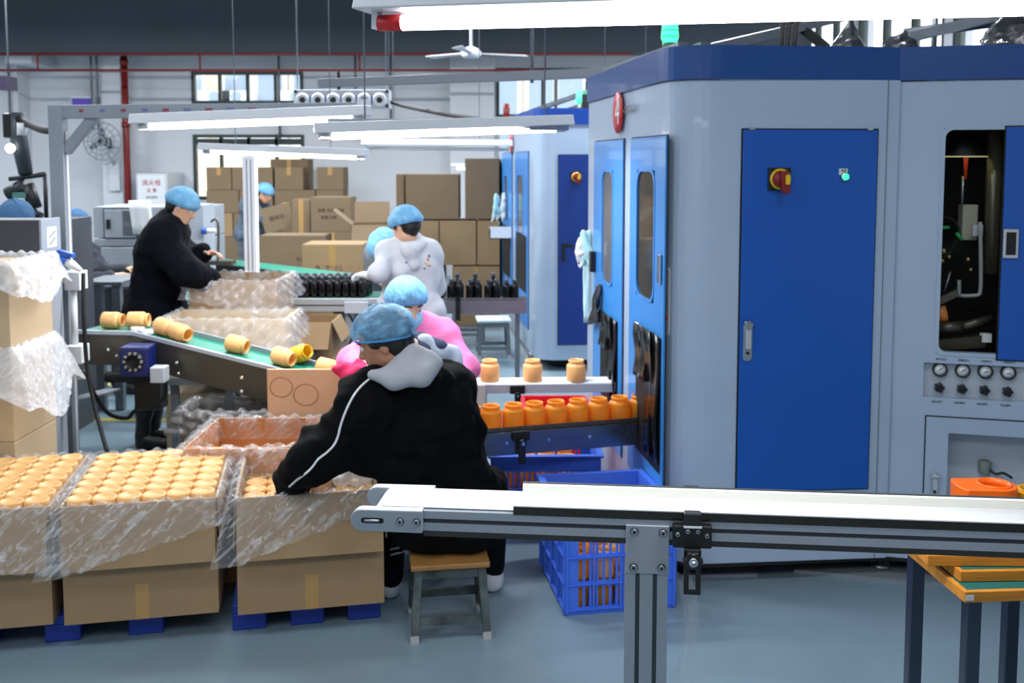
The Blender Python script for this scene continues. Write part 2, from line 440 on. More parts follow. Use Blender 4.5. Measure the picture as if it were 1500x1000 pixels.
# right wall with a run of tall windows
rw = [(7.2, 9.9), (10.1, 12.6), (12.8, 15.2)]
mark(panel_cells(MB(), YB + 3.0, 0, 4.2, 0, 0.2, [(a + 3, b + 3, 1.2, 4.05) for a, b in rw], Matrix(((0, -1, 0, XR + 0.2), (1, 0, 0, -3.0), (0, 0, 1, 0), (0, 0, 0, 1)))).build('wall_right', M_wall), kind='structure')
for i, (a, b) in enumerate(rw):
    w = thing('window_%d' % (i + 4), None, None, (XR, (a + b) / 2, 1.2), kind='structure')
    MB().box(XR, XR + .1, a, b, 1.2, 1.26).box(XR, XR + .1, a, b, 3.99, 4.05).box(XR, XR + .1, a, a + .06, 1.2, 4.05).box(XR, XR + .1, b - .06, b, 1.2, 4.05).build('window_frame', M_wframe, w, world=True)
    for k in (1, 2): y = a + (b - a) * k / 3; MB().box(XR + .01, XR + .09, y - .035, y + .035, 1.26, 3.99).build('mullion', M_wframe, w, world=True)
    for k in range(3): MB().box(XR + .05, XR + .056, a + (b - a) * k / 3, a + (b - a) * (k + 1) / 3, 1.22, 4.03).build('pane', M_glass, w, world=True)
# building seen through the windows
bd = thing('apartment_building', 'cream building with air conditioners seen outside the back windows', 'building', (-3, 27, 0))
M_cream = mat('cream_facade', (238, 224, 190), rough=0.9); M_bw = mat('facade_white', (232, 232, 232), rough=0.8); M_bgl = mat('facade_window', (150, 168, 186), rough=0.2)
MB().box(-16, 3.6, 27, 35, 0, 12).build('facade', M_cream, bd, world=True)
for k, px in enumerate((283, 352, 400, 452, 740, 792, 835)):
    x = X(px, 27)
    MB().box(x - 0.45, x + 0.45, 26.9, 27.05, 2.0, 4.3).build('window_surround', M_bw, bd, world=True)
    MB().box(x - 0.32, x + 0.32, 26.86, 26.92, 2.7, 4.2).build('facade_window', M_bgl, bd, world=True)
for px in (318, 350, 436):
    x = X(px, 26.5); ac = MB().box(x - 0.42, x + 0.42, 26.4, 26.95, Z(151, 26.5), Z(133, 26.5)).build('air_conditioner', M_bw, bd, world=True)
    MB().cyl((x, 26.39, Z(142, 26.5)), (x, 26.36, Z(142, 26.5)), 0.14).build('fan_grille', M_bgl, ac, world=True)
# beams, columns
mark(MB().box(-9.5, XR, 14.55, 15.0, Z(77, 14.55), 4.2).build('ceiling_beam', M_beamd), 'dark deep concrete beam across the back of the hall', kind='structure')
mark(MB().box(-7.6, -7.2, 15.0, YB, Z(98, 15.6), 4.2).build('ceiling_beam', M_wall), 'white side beam behind the dark beam', kind='structure')
mark(MB().box(X(152, 15.4), X(181, 15.4), 15.4, YB, 0, 4.2).build('wall_column', M_wall), 'white pilaster beside red riser pipe', kind='structure')
mark(MB().box(X(-20, 15.4), X(32, 15.4), 15.4, YB, 0, 4.2).build('wall_column', M_wall), 'white pilaster at the far corner', kind='structure')
mark(MB().box(X(660, 15.5), X(724, 15.5), 15.5, YB, 0, 4.2).build('wall_column', M_wall), 'white pilaster beside the middle window', kind='structure')
# red sprinkler pipes
sp = thing('sprinkler_pipe', 'pair of red sprinkler pipes running under the dark beam', 'pipe', (0, 14.3, 3.3))
z1, z2 = Z(79, 14.35), Z(103, 14.35)
MB().cyl((X(5, 14.35), 14.35, z1), (X(925, 14.35), 14.35, z1), 0.018, 8).build('upper_pipe', M_red, sp, world=True)
MB().cyl((X(5, 14.35), 14.35, z2), (X(800, 14.35), 14.35, z2), 0.018, 8).build('lower_pipe', M_red, sp, world=True)
for px in (63, 298, 529, 798):
    MB().cyl((X(px, 14.35), 14.35, z2), (X(px, 14.35), 14.35, z1), 0.014, 8).build('drop', M_red, sp, world=True)
for px in (63, 400, 752): MB().cyl((X(px, 14.35), 14.6, z1 + 0.05), (X(px, 14.35), 14.35, z1), 0.012, 6).build('bracket', M_galv, sp, world=True)
rp = thing('riser_pipe', 'thick dark red riser pipe standing against the pilaster', 'pipe', (X(188, 15.2), 15.2, 0))
x = X(188, 15.2); MB().cyl((x, 15.2, 0), (x, 15.2, 4.2), 0.05, 14).build('pipe', M_red, rp, world=True)
for z in (0.8, 2.35, 3.3): MB().cyl((x, 15.2, z), (x, 15.2, z + 0.08), 0.062, 14).build('coupling', M_red, rp, world=True)
for px, d in ((20, 15.3), (140, 15.3), (148, 15.3), (412, 15.7), (523, 15.7), (574, 15.7)):
    o = MB().cyl((X(px, d), d, Z(190, d) if px < 200 else Z(205, d)), (X(px, d), d, 4.2), 0.02, 6).build('conduit_pipe', M_galv)
    mark(o, {20: 'thin grey conduit dropping in the far corner', 140: 'thin grey conduit by the pilaster, nearer the insect killer', 148: 'thin grey conduit running down the white pilaster', 412: 'grey conduit crossing in front of the high window', 523: 'grey conduit on the back wall near the nozzle box', 574: 'thin pale conduit right of the nozzle box'}[px], 'conduit', 'conduits on the back wall')

# ================================================================== lamps
def tube_lamp(A, B, label, lit=True, caps=None, width=0.09, height=0.05, drop=0.03, r=0.0135, wires=True, name='tube_lamp', tmat=None, cat='lamp'):
    A, B = Vector(A), Vector(B); mid = (A + B) / 2
    t = thing(name, label, cat, mid)
    mb = MB(); Mx, L = mb.frame(A, B)
    up = Vector((0, 0, drop + height / 2))
    # housing: a folded reflector (trapezoid section)
    sec = [(-width * 0.5, 0), (width * 0.5, 0), (width * 0.36, height), (-width * 0.36, height)]
    M2 = Mx @ Matrix(((0, 0, 1, 0), (1, 0, 0, 0), (0, 1, 0, drop), (0, 0, 0, 1)))
    MB().prism(sec, -0.03, L + 0.03, M2).build('housing', M_wmetal, t, world=True, bevel=0.004)
    MB().cyl(Mx @ Vector((0.05, 0, 0)), Mx @ Vector((L - 0.05, 0, 0)), r, 12).build('tube', (tmat or M_tubeon) if lit else M_tubeoff, t, world=True)
    for x0, x1 in ((0.0, 0.05), (L - 0.05, L)):
        MB().cyl(Mx @ Vector((x0, 0, 0)), Mx @ Vector((x1, 0, 0)), r * 1.04, 12).build('end_cap', caps or M_wmetal, t, world=True)
    for x0 in (-0.012, L): MB().box(x0, x0 + 0.012, -0.012, 0.012, -0.012, drop + 0.01, Mx).build('socket', M_white, t, world=True)
    if wires:
        for q in (0.2, 0.8):
            p = A + (B - A) * q; MB().cyl(p + Vector((0, 0, drop + height)), (p.x, p.y, 4.2), 0.003, 5).build('hanger_wire', M_galv, t, world=True)
    return t
# added ceiling rows, all out of view
for i, (x, y) in enumerate(CEIL_LAMPS):
    tube_lamp((x - 0.6, y, 3.86), (x + 0.6, y, 3.86), 'unseen ceiling tube lamp added to light the hall, row %d lamp %d' % (i % 5 + 1, i // 5 + 1), lit=True, name='added_ceiling_lamp', r=0.012)
for o in [q for q in bpy.data.objects if q.name.startswith('added_ceiling_lamp')]:
    o['label'] = 'unseen ceiling tube lamp added to light the hall'; o['group'] = 'added ceiling tube lamps'
# near lamp above the foreground conveyor
nl = tube_lamp(W(556, 34, 1.98), W(1585, 7, 1.60), 'long bright tube lamp with a red end cap above the foreground conveyor', caps=M_redp, width=0.13, height=0.045, drop=0.02, r=0.0155)
area('near_tube_light', (W(556, 34, 1.98) + W(1585, 7, 1.60)) / 2 - Vector((0, 0, 0.03)), 1.2, 0.06, 16, (0.95, 0.97, 1), (0, 0, -0.29))
# lamps over the packing lines
def lit_line(A, B, label, power, **k):
    A, B = Vector(A), Vector(B); t = tube_lamp(A, B, label, **k); d = B - A
    area('packing_tube_light', (A + B) / 2 - Vector((0, 0, 0.03)), d.length, 0.05, power, (0.96, 0.98, 1), (0, 0, math.atan2(d.y, d.x)))
    return t
lit_line(W(205, 186, 5.0), W(532, 174, 4.9), 'lit tube lamp fixed under the long profile beam at the green conveyor', 26, wires=False, width=0.14, height=0.05, drop=0.015, r=0.016)
lit_line(W(470, 199, 4.7), W(828, 187, 4.95), 'lit tube lamp under the second profile beam, above the pink-clad worker', 22, wires=False, width=0.15, height=0.05, drop=0.012, r=0.020)
lit_line(W(300, 222, 7.2), W(532, 231, 7.0), 'lit tube lamp on the white post at the bottle conveyor', 18, wires=True, width=0.13, height=0.05, drop=0.012, r=0.014, tmat=M_tubeon2)
tube_lamp(W(536, 217, 8.6), W(745, 219, 8.4), 'unlit grey tube lamp hanging before the back wall boxes', lit=False, width=0.1)
tube_lamp(W(968, 134, 9.6), W(868, 175, 11.4), 'lit tube lamp slanting away behind the near blue machine', lit=True, r=0.03)
tube_lamp(W(664, 247, 14.0), W(686, 247, 14.0), 'small lit lamp on the back wall by the tall carton', lit=True, wires=False, cat='lamp', name='wall_lamp')

# ================================================================== the blue and grey machines
def arc(c, r, a0, a1, n=8): return [(c[0] + r * math.cos(a0 + (a1 - a0) * k / n), c[1] + r * math.sin(a0 + (a1 - a0) * k / n)) for k in range(n + 1)]
def hit(px, P, D, z=1.2):
    """distance along the plan line P + s D met by the photo column px at height z"""
    m = (px - 750) / F; c, s_ = math.cos(TH), math.sin(TH)
    return (m * (P[1] * c + (HCAM - z) * s_) - P[0]) / (D[0] - m * D[1] * c)
def plan(P, D, nrm=None):
    """local frame: x along D, y into the machine, z up, origin on the floor at P"""
    D = Vector((D[0], D[1], 0)).normalized(); I = Vector((-D.y, D.x, 0))
    return Matrix(((D.x, I.x, 0, P[0]), (D.y, I.y, 0, P[1]), (0, 0, 1, 0), (0, 0, 0, 1)))
def seg_strip(mb, pts, z0, z1, t):
    """an upright curved sheet of thickness t following plan points, inside on the left"""
    n = len(pts); inn = []
    for i in range(n):
        a = Vector(pts[max(i - 1, 0)]); b = Vector(pts[min(i + 1, n - 1)]); d = (b - a).normalized(); inn.append((pts[i][0] - d.y * t, pts[i][1] + d.x * t))
    P = [[(p[0], p[1], z0) for p in pts], [(p[0], p[1], z1) for p in pts], [(p[0], p[1], z1) for p in inn], [(p[0], p[1], z0) for p in inn]]
    # outer, top, inner
    for i in range(n - 1):
        for r in range(4):
            q = (r + 1) % 4
            mb.add([P[r][i], P[r][i + 1], P[q][i + 1], P[q][i]], [(0, 1, 2, 3)], sm=False)
    for i in (0, n - 1): mb.add([P[0][i], P[1][i], P[2][i], P[3][i]], [(0, 1, 2, 3)])
    return mb
def pull_handle(parent, M, s, z, h, w=0.04, world=True):
    """recess lock handle: back plate, flared grip, keyhole; on the face frame M at (s, z) (bottom)"""
    o = MB().prism([(p[0] + s, p[1] + z + h / 2) for p in rrect(w, h, 0.012)], 0, 0.008, M @ rotm('X', PI / 2)).build('handle', M_chrome, parent, world=True, bevel=0.002)
    MB().box(s - w * 0.32, s + w * 0.32, -0.022, -0.006, z + h * 0.30, z + h * 0.80, M).build('grip', M_alu, o, world=True, bevel=0.005)
    MB().prism([(s - w * 0.55, z + h * 0.97), (s + w * 0.55, z + h * 0.97), (s + w * 0.3, z + h * 0.8), (s - w * 0.3, z + h * 0.8)], 0.0, 0.028, M @ rotm('X', PI / 2)).build('thumb_piece', M_chrome, o, world=True, bevel=0.003)
    MB().cyl(M @ Vector((s, -0.002, z + h * 0.2)), M @ Vector((s, -0.014, z + h * 0.2)), w * 0.18, 10).build('keyhole', M_black, o, world=True)
    return o
def rotary_switch(parent, M, s, z, w=0.1):
    o = MB().box(s - w / 2, s + w / 2, -0.014, 0, z - w / 2, z + w / 2, M).build('rotary_switch', M_black, parent, world=True, bevel=0.003)
    MB().lathe([(0.0, 0.001), (w * 0.46, 0.001), (w * 0.46, 0.010), (0.0, 0.010)], 28, M @ Matrix.Translation((s, -0.014, z)) @ rotm('X', PI / 2)).build('ring', mat('yellow_plastic', (226, 184, 24), rough=0.4), o, world=True)
    MB().lathe([(0.0, 0), (w * 0.38, 0), (w * 0.36, 0.02), (0.0, 0.02)], 28, M @ Matrix.Translation((s, -0.022, z)) @ rotm('X', PI / 2)).build('dial', mat('dark_red_plastic', (126, 20, 20), rough=0.4), o, world=True)
    MB().prism([(-w * .16, -w * .62), (w * .16, -w * .62), (w * .2, 0.0), (w * .14, w * .36), (-w * .14, w * .36), (-w * .2, 0)], 0, 0.03, M @ Matrix.Translation((s + w * .06, -0.04, z)) @ rotm('X', PI / 2) @ rotm('Z', 0.12)).build('lever', mat('dark_red_plastic', (126, 20, 20)), o, world=True, bevel=0.004)
    MB().prism(rrect(w * .2, w * .42, .006), 0, 0.004, M @ Matrix.Translation((s + w * .14, -0.0705, z - w * .02)) @ rotm('X', PI / 2)).build('pointer', mat('yellow_plastic', (226, 184, 24)), o, world=True)
    return o
def door_leaf(parent, M, s0, s1, z0, z1, m, win=None, name='door', t=0.012, winmat=None):
    """panel standing 3 mm proud, with an optional round-ended window (s0,s1,z0,z1)"""
    d = MB()
    if win: panel_cells(d, s1 - s0, z0, z1, -t, -0.003, [(win[0] - s0, win[1] - s0, win[2], win[3])], M @ Matrix.Translation((s0, 0, 0)))
    else: d.box(s0, s1, -t, -0.003, z0, z1, M)
    o = d.build(name, m, parent, world=True, bevel=0.002 if not win else 0)
    if win:
        a, b, c, e = win; r = min(b - a, e - c) * 0.24
        MB().box(a, b, -t * 0.6, -t * 0.4, c, e, M).build('window', winmat or mat('smoked_glass', (92, 98, 106), rough=0.12, spec=0.8), o, world=True)
        g = 0.014; outer = rrect(b - a + g, e - c + g, r + g / 2); inner = rrect(b - a - g, e - c - g, r)
        mb = MB(); n = len(outer); Mx = M @ Matrix.Translation(((a + b) / 2, -t, (c + e) / 2)) @ rotm('X', PI / 2)
        vs = [(p[0], p[1], 0.003) for p in outer] + [(p[0], p[1], 0.003) for p in inner] + [(p[0], p[1], -0.004) for p in outer] + [(p[0], p[1], -0.004) for p in inner]
        fs = []
        for i in range(n):
            j = (i + 1) % n; fs += [(i, j, n + j, n + i), (i, 2 * n + i, 2 * n + j, j), (n + i, n + j, 3 * n + j, 3 * n + i)]
        mb.add(vs, fs, Mx).build('gasket', m, o, world=True)
    # seam line round the door
    MB().box(s0 - 0.006, s1 + 0.006, -0.004, -0.001, z0 - 0.006, z1 + 0.006, M).build('seam', M_rubber, o, world=True)
    return o

ZB, ZG, ZT = 0.10, 2.19, 2.33
PL = Vector((0.452, 5.86)); DL = Vector((0.128, -0.992)).normalized()      # left face, far end to near end
PF = Vector((0.670, 4.170)); DF = Vector((1, 0.084)).normalized()          # front face
PR = Vector((1.652, 4.268)); DR = Vector((1, -0.25)).normalized()          # right face
m1 = thing('blow_moulding_machine', 'large grey and blue enamelled machine with a blue door, filling the right side', 'machine', (1.3, 4.6, 0))
LL = (Vector((0.670, 4.170)) - PL).length - 0.2      # straight length of the left face
ML = plan(PL, DL); MF = plan(PF, DF); MR = plan(PR, DR)
RL = 1.7
def sl(px): return hit(px, PL, DL)
def sf(px): return hit(px, PF, DF)
def sr(px): return hit(px, PR, DR)
ent1 = (sl(884), sl(909), 0.56, 1.02); ent2 = (sl(937), sl(973), 0.48, 1.08)
mb = MB(); panel_cells(mb, LL, ZB, ZG, 0, 0.03, [ent1, ent2], ML); mb.build('side_panel', M_mgrey, m1, world=True)
# rounded corner
a = PL + DL * LL; b = PF + DF * 0.2
cn = []
for k in range(11):
    t = k / 10; q = a * (1 - t) ** 2 + Vector((0.670, 4.170)) * 2 * t * (1 - t) + b * t * t; cn.append((q.x, q.y))
seg_strip(MB(), cn, ZB, ZG, 0.03).build('corner_panel', M_mgrey, m1, world=True)
LFr = (PR - PF).length
panel_cells(MB(), LFr, ZB, ZG, 0, 0.03, [(-1, 0.2, 0, 3)], MF).build('front_panel', M_mgrey, m1, world=True)
opn = (sr(1374), sr(1374) + 0.62, Z(517, 4.22), Z(188, 4.22))
gpn = (sr(1356), sr(1356) + 0.62, Z(584, 4.2), Z(533, 4.2))
lpn = (sr(1395), sr(1395) + 0.62, Z(745, 4.2), Z(634, 4.2))
panel_cells(MB(), RL, ZB, ZG, 0, 0.03, [opn, gpn, lpn], MR).build('gauge_side_panel', M_mgrey, m1, world=True)
# vertical seam between the two front faces
MB().box(-0.028, -0.022, -0.003, 0.001, ZB, ZG, MR @ Matrix.Translation((0.03, 0, 0))).build('seam_strip', mat('seam_grey', (120, 130, 142)), m1, world=True)
MB().box(LFr - 0.055, LFr - 0.051, -0.003, 0.001, ZB, ZG, MF).build('seam_strip', mat('seam_grey', (120, 130, 142)), m1, world=True)
# blue cap band
bp = [(PL.x, PL.y)] + cn + [(PR.x, PR.y), tuple(PR + DR * RL)]
out = []
for i, p in enumerate(bp):
    A = Vector(bp[max(i - 1, 0)]); B = Vector(bp[min(i + 1, len(bp) - 1)]); d = (B - A).normalized(); out.append((p[0] + d.y * 0.012, p[1] - d.x * 0.012))
seg_strip(MB(), out, ZG, ZT, 0.06).build('top_band', M_mblue2, m1, world=True)
seg_strip(MB(), bp, ZG - 0.006, ZG, 0.04).build('band_seam', M_rubber, m1, world=True)
# roof, rear sides, dark inside
back = [tuple(PR + DR * RL), (3.6, 6.2), (0.55, 6.0), (PL.x, PL.y)]
MB().prism(cn + [(PR.x, PR.y)] + back, ZT - 0.10, ZT - 0.06).build('roof_sheet', M_mblue2, m1, world=True)
MB().prism(cn + [(PR.x, PR.y)] + back, ZB - 0.018, ZB - 0.002).build('floor_sheet', M_rubber, m1, world=True)
seg_strip(MB(), back, ZB, ZT, 0.03).build('rear_panel', M_mgrey, m1, world=True)
# base skirt and feet
sk = [(p[0] + 0.10, p[1] + 0.16) for p in cn] + [(PR.x + 0.02, PR.y + 0.16), (PR.x + DR.x * RL, PR.y + DR.y * RL + 0.2), (3.5, 6.0), (0.66, 5.8)]
MB().prism(sk, 0.035, ZB - 0.02).build('base_frame', M_rubber, m1, world=True)
def foot(px, py):
    d = HCAM * F / (py - HOR); x = X(px, d)
    o = MB().lathe([(0, 0.016), (0.045, 0.016), (0.04, 0.03), (0.018, 0.034), (0.016, 0.14), (0, 0.14)], 14, Matrix.Translation((x, d, 0))).build('levelling_foot', M_steel, m1, world=True)
    MB().lathe([(0.0, 0.06), (0.024, 0.06), (0.026, 0.075), (0.024, 0.09), (0.0, 0.09)], 6, Matrix.Translation((x, d, 0)), sm=False).build('nut', M_chrome, o, world=True)
foot(1020, 850); foot(1301, 850)
for poly in ([(1003, 864), (1118, 862), (1112, 850), (1010, 850)], [(1172, 855), (1340, 872), (1500, 880), (1500, 862), (1330, 848), (1185, 848)]):
    pts = []
    for px, py in poly:
        d = HCAM * F / (py - HOR); pts.append((X(px, d), d))
    MB().prism(pts, 0.0, 0.014).build('base_plate', mat('base_plate_grey', (128, 136, 144), rough=0.4), m1, world=True)
# front blue door
s0, s1 = sf(1083), sf(1277)
dz1 = Z(190, 4.2); dr = door_leaf(m1, MF, s0, s1, 0.42, dz1, M_mblue)
MD = MF @ Matrix.Translation((0, -0.012, 0))
rotary_switch(dr, MD, sf(1135), Z(262, 4.2), 0.096)
lp = MB().lathe([(0, 0), (0.017, 0), (0.019, 0.008), (0.016, 0.012), (0, 0.012)], 16, MD @ Matrix.Translation((sf(1230), 0, Z(259, 4.2))) @ rotm('X', PI / 2)).build('indicator_lamp', M_chrome, dr, world=True)
MB().sphere(MD @ Vector((sf(1230), -0.014, Z(259, 4.2))), 0.0135).build('lens', mat('lit_green_lens', (40, 255, 130), emit=3.0), lp, world=True)
MB().box(sf(1222), sf(1234), -0.002, 0, Z(256, 4.2), Z(247, 4.2), MD).build('label_plate', M_white, dr, world=True)
text('label_text', '电源', 0.012, MD @ Vector((sf(1228), -0.0035, Z(250, 4.2))), (MD.to_3x3().to_4x4() @ rotm('X', PI / 2)), M_ink, dr)
pull_handle(dr, MD, sf(1094), Z(527, 4.2), 0.172, 0.038)
for px in (1095, 1265): MB().box(sf(px) - 0.012, sf(px) + 0.012, -0.006, 0, dz1 - 0.001, dz1 + 0.008, MD).build('hinge', M_chrome, dr, world=True)
# doors of the left face
M_tintl = mat('smoked_glass', (92, 98, 106), rough=0.12, spec=0.8)
def zl(py, px):
    s = sl(px); p = PL + DL * s; return Z(py, p.y)
dtop = 1.955
d1 = door_leaf(m1, ML, sl(872), sl(914), 0.34, dtop, M_mblue_lit, win=(sl(884), sl(900), zl(416, 892), zl(250, 892)))
d2 = door_leaf(m1, ML, sl(925), sl(976), 0.34, dtop, M_mblue_lit, win=(sl(935), sl(961), zl(438, 948), zl(249, 948)), winmat=mat('reflecting_glass', (52, 56, 60), rough=0.06, spec=1.0, metal=0.2))
ML2 = ML @ Matrix.Translation((0, -0.013, 0))
MB().box(sl(969.5), sl(973), -0.012, 0, zl(415, 971), zl(372, 971), ML2).build('handle', M_chrome, d2, world=True, bevel=0.004)
MB().box(sl(873.5), sl(876), -0.03, 0, zl(398, 875), zl(368, 875), ML2).build('handle', M_black, d1, world=True, bevel=0.004)
# slots where the conveyors run in: near-black sheet for the shade inside, with smoky curtain
for (e, dd) in ((ent1, d1), (ent2, d2)):
    MB().box(e[0], e[1], -0.016, -0.0125, e[2], e[3], ML).build('entry_shade', mat('dark_inside', (8, 9, 11), rough=0.6), dd, world=True)
    w = e[1] - e[0]
    for k in range(4):
        u0 = e[0] + w * k / 4; rows = []
        for i in range(9):
            z = e[3] + 0.012 - (e[3] - e[2]) * (0.42 if k < 2 else 0.95) * i / 8
            rows.append([ML @ Vector((u0 + w / 4 * j / 3, -0.026 - 0.005 * math.sin(j * 2.1 + k) - 0.006 * math.sin(i * 0.9 + k), z)) for j in range(4)])
        MB().grid(rows).build('curtain_strip', mat('black_curtain_film', (16, 17, 20), rough=0.18, spec=0.8), dd, world=True, solid=0.002)
# badge: red oval with a 4, and lettering
mb = MB(); bs, bz = sl(907), zl(165, 907)
Mb = ML @ Matrix.Translation((bs, -0.013, bz)) @ rotm('X', PI / 2)
mb.lathe([(0, 0.001), (0.105, 0.001), (0.105, 0.004), (0, 0.004)], 32, Mb)
bo = mb.build('badge', mat('badge_red', (206, 44, 54), rough=0.4), m1, world=True)
text('badge_figure', '4', 0.20, Mb @ Vector((0, 0, 0.0055)), Mb.to_3x3().to_4x4(), M_white, bo)
text('badge_lettering', '-CNC.A01', 0.055, Mb @ Vector((0.11, 0.005, 0.002)), Mb.to_3x3().to_4x4(), mat('faded_print', (120, 112, 118)), bo, align='LEFT')
# instrument slot on the corner (white long plate with red mark)
Mc = plan(cn[3], (Vector(cn[4]) - Vector(cn[2])))
MB().prism(rrect(0.035, 0.30, 0.017), 0, 0.006, Mc @ Matrix.Translation((0, 0.0, Z(440, 4.3))) @ rotm('X', PI / 2)).build('slot_plate', M_wmetal, m1, world=True)
MB().cyl(Mc @ Vector((0, -0.005, Z(463, 4.3))), Mc @ Vector((0, -0.012, Z(463, 4.3))), 0.012).build('red_button', M_redp, m1, world=True)
# ---- right face: gauges
z0, z1 = gpn[2], gpn[3]
MB().box(gpn[0], gpn[1], 0.03, 0.04, z0, z1, MR).build('gauge_plate', mat('plate_grey', (176, 186, 198), rough=0.35), m1, world=True)
M_gf = mat('gauge_face', (232, 236, 240), rough=0.3)
names = ('吹气压力', '锁模压力', '拉伸压力', '动作压力')
low = ('低压调节', '动作调节', '高压调节', '气压调节')
for k, px in enumerate((1381, 1414.5, 1448, 1482)):
    s = sr(px); d = (PR + DR * s).y; zc = Z(542.5 + k * 1.4, d)
    Mg = MR @ Matrix.Translation((s, 0.03, zc)) @ rotm('X', PI / 2)
    g = MB().lathe([(0.020, 0.004), (0.0235, 0.004), (0.0255, 0.02), (0.0305, 0.022), (0.0305, 0.0), (0.0, 0.0)], 24, Mg).build('pressure_gauge', M_black, m1, world=True)
    MB().lathe([(0.0, 0.012), (0.0245, 0.012), (0.0245, 0.01)], 24, Mg).build('dial', M_gf, g, world=True)
    MB().beam(Mg @ Vector((-0.006, -0.006, 0.0135)), Mg @ Vector((0.012, 0.010 - 0.004 * k, 0.0135)), 0.003, 0.001, up=(0, 1, 0)).build('needle', M_black, g, world=True)
    zc2 = Z(568 + k * 2.0, d); Mk = MR @ Matrix.Translation((sr(px - 1), 0.03, zc2)) @ rotm('X', PI / 2)
    pts = [((0.019 + 0.003 * math.cos(5 * q)) * math.cos(q), (0.019 + 0.003 * math.cos(5 * q)) * math.sin(q)) for q in [2 * PI * j / 30 for j in range(30)]]
    kn = MB().prism(pts, 0.008, 0.04, Mk).build('regulator_knob', M_black, m1, world=True, bevel=0.003)
    MB().cyl(Mk @ Vector((0, 0, 0)), Mk @ Vector((0, 0, 0.01)), 0.012).build('stem', M_steel, kn, world=True)
    Rt = MR.to_3x3().to_4x4() @ rotm('X', PI / 2)
    text('gauge_caption', names[k], 0.011, MR @ Vector((s, -0.001, z1 + 0.016)), Rt, M_ink, m1)
    text('knob_caption', low[k], 0.011, MR @ Vector((sr(px - 4), -0.001, z0 - 0.018)), Rt, M_ink, m1)
# lower access door with a recess
s0 = sr(1362); zt = Z(612, 4.2); lz = Z(730, 4.2)
dd = MB(); panel_cells(dd, 0.75, 0.40, zt, -0.010, -0.002, [(lpn[0] - s0, lpn[1] - s0, lpn[2], lpn[3])], MR @ Matrix.Translation((s0, 0, 0))); ad = dd.build('access_door', M_mgrey, m1, world=True)
MB().box(s0 - 0.005, s0 + 0.755, -0.0025, -0.0005, zt - 0.002, zt + 0.005, MR).build('seam', M_rubber, ad, world=True)
MB().box(s0 - 0.005, s0, -0.0025, -0.0005, 0.4, zt, MR).build('seam', M_rubber, ad, world=True)
rc = MB().box(lpn[0], lpn[1], 0.12, 0.13, lpn[2], lpn[3], MR).box(lpn[0] - .01, lpn[0], -0.002, 0.13, lpn[2], lpn[3], MR).box(lpn[0], lpn[1], -0.002, 0.13, lpn[3], lpn[3] + .01, MR).box(lpn[0], lpn[1], -0.002, 0.13, lpn[2] - .01, lpn[2], MR)
rc.build('recess', mat('plate_grey', (176, 186, 198)), ad, world=True)
pull_handle(ad, MR @ Matrix.Translation((0, -0.01, 0)), sr(1377), Z(727, 4.2), 0.10, 0.032)
fx = MB().cyl(MR @ Vector((sr(1459), 0.10, Z(705, 4.15))), MR @ Vector((sr(1459), 0.10, Z(686, 4.15))), 0.026, 14).build('air_fitting', mat('grey_green_plastic', (120, 130, 124)), ad, world=True, bevel=0.004)
MB().tube(smooth_path([MR @ Vector((sr(1463), 0.09, Z(695, 4.15))), MR @ Vector((sr(1473), 0.07, Z(702, 4.15))), MR @ Vector((sr(1485), 0.07, Z(700, 4.15))), MR @ Vector((sr(1500), 0.09, Z(708, 4.15)))]), 0.006, 6).build('hose', M_black, fx, world=True)
# ---- opening with the works inside, and the blue sliding door
box_in = MB().box(opn[0] - .1, opn[1] + .3, 0.62, 0.64, opn[2] - .2, opn[3] + .1, MR).box(opn[0] - .12, opn[0] - .1, 0.03, 0.62, opn[2] - .2, opn[3] + .1, MR).box(opn[0] - .1, opn[1] + .3, 0.03, 0.62, opn[3] + 0.08, opn[3] + .1, MR).box(opn[0] - .1, opn[1] + .3, 0.03, 0.62, opn[2] - .22, opn[2] - .2, MR)
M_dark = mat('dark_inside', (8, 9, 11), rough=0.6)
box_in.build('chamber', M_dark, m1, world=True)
rim = MB(); w, h = opn[1] - opn[0], opn[3] - opn[2]
o1, i1 = rrect(w + 0.02, h + 0.02, 0.04), rrect(w - 0.012, h - 0.012, 0.035); n = len(o1)
Mx = MR @ Matrix.Translation(((opn[0] + opn[1]) / 2, -0.001, (opn[2] + opn[3]) / 2)) @ rotm('X', PI / 2)
vs = [(p[0], p[1], 0.002) for p in o1] + [(p[0], p[1], 0.002) for p in i1] + [(p[0], p[1], -0.03) for p in i1]
rim.add(vs, [f for i in range(n) for f in ((i, (i + 1) % n, n + (i + 1) % n, n + i), (n + i, n + (i + 1) % n, 2 * n + (i + 1) % n, 2 * n + i))], Mx).build('opening_rim', M_mgrey, m1, world=True)
def RIN(px, py, dep):     # a point dep metres behind the right face seen at the pixel
    p = PR + DR * sr(px); I = Vector((-DR.y, DR.x)); q = p + I * dep
    return W(px, py, q.y) if dep < 0.005 else W(px, py, (PR + DR * hit(px, PR + I * dep, DR)).y + I.y * dep)
q = RIN(1409, 190, 0.22); r_ = 0.105
sh = MB().lathe([(0.012, 0.10), (0.02, 0.095), (0.05, 0.06), (r_, 0.0), (r_ - 0.003, -0.002), (0.048, 0.055), (0.012, 0.09)], 24, Matrix.Translation(RIN(1409, 228, 0.22))).build('lamp_shade', mat('shade_black', (22, 24, 24), rough=0.5), m1, world=True)
MB().lathe([(0, 0.012), (r_ * 0.90, -0.003), (r_ * 1.0, -0.006), (r_ * 1.01, -0.002)], 24, Matrix.Translation(RIN(1409, 228, 0.22))).build('shade_lining', mat('lit_cream_enamel', (216, 206, 150), rough=0.4, emit=0.55), sh, world=True)  # lining glows by itself in place of lamp light on the enamel
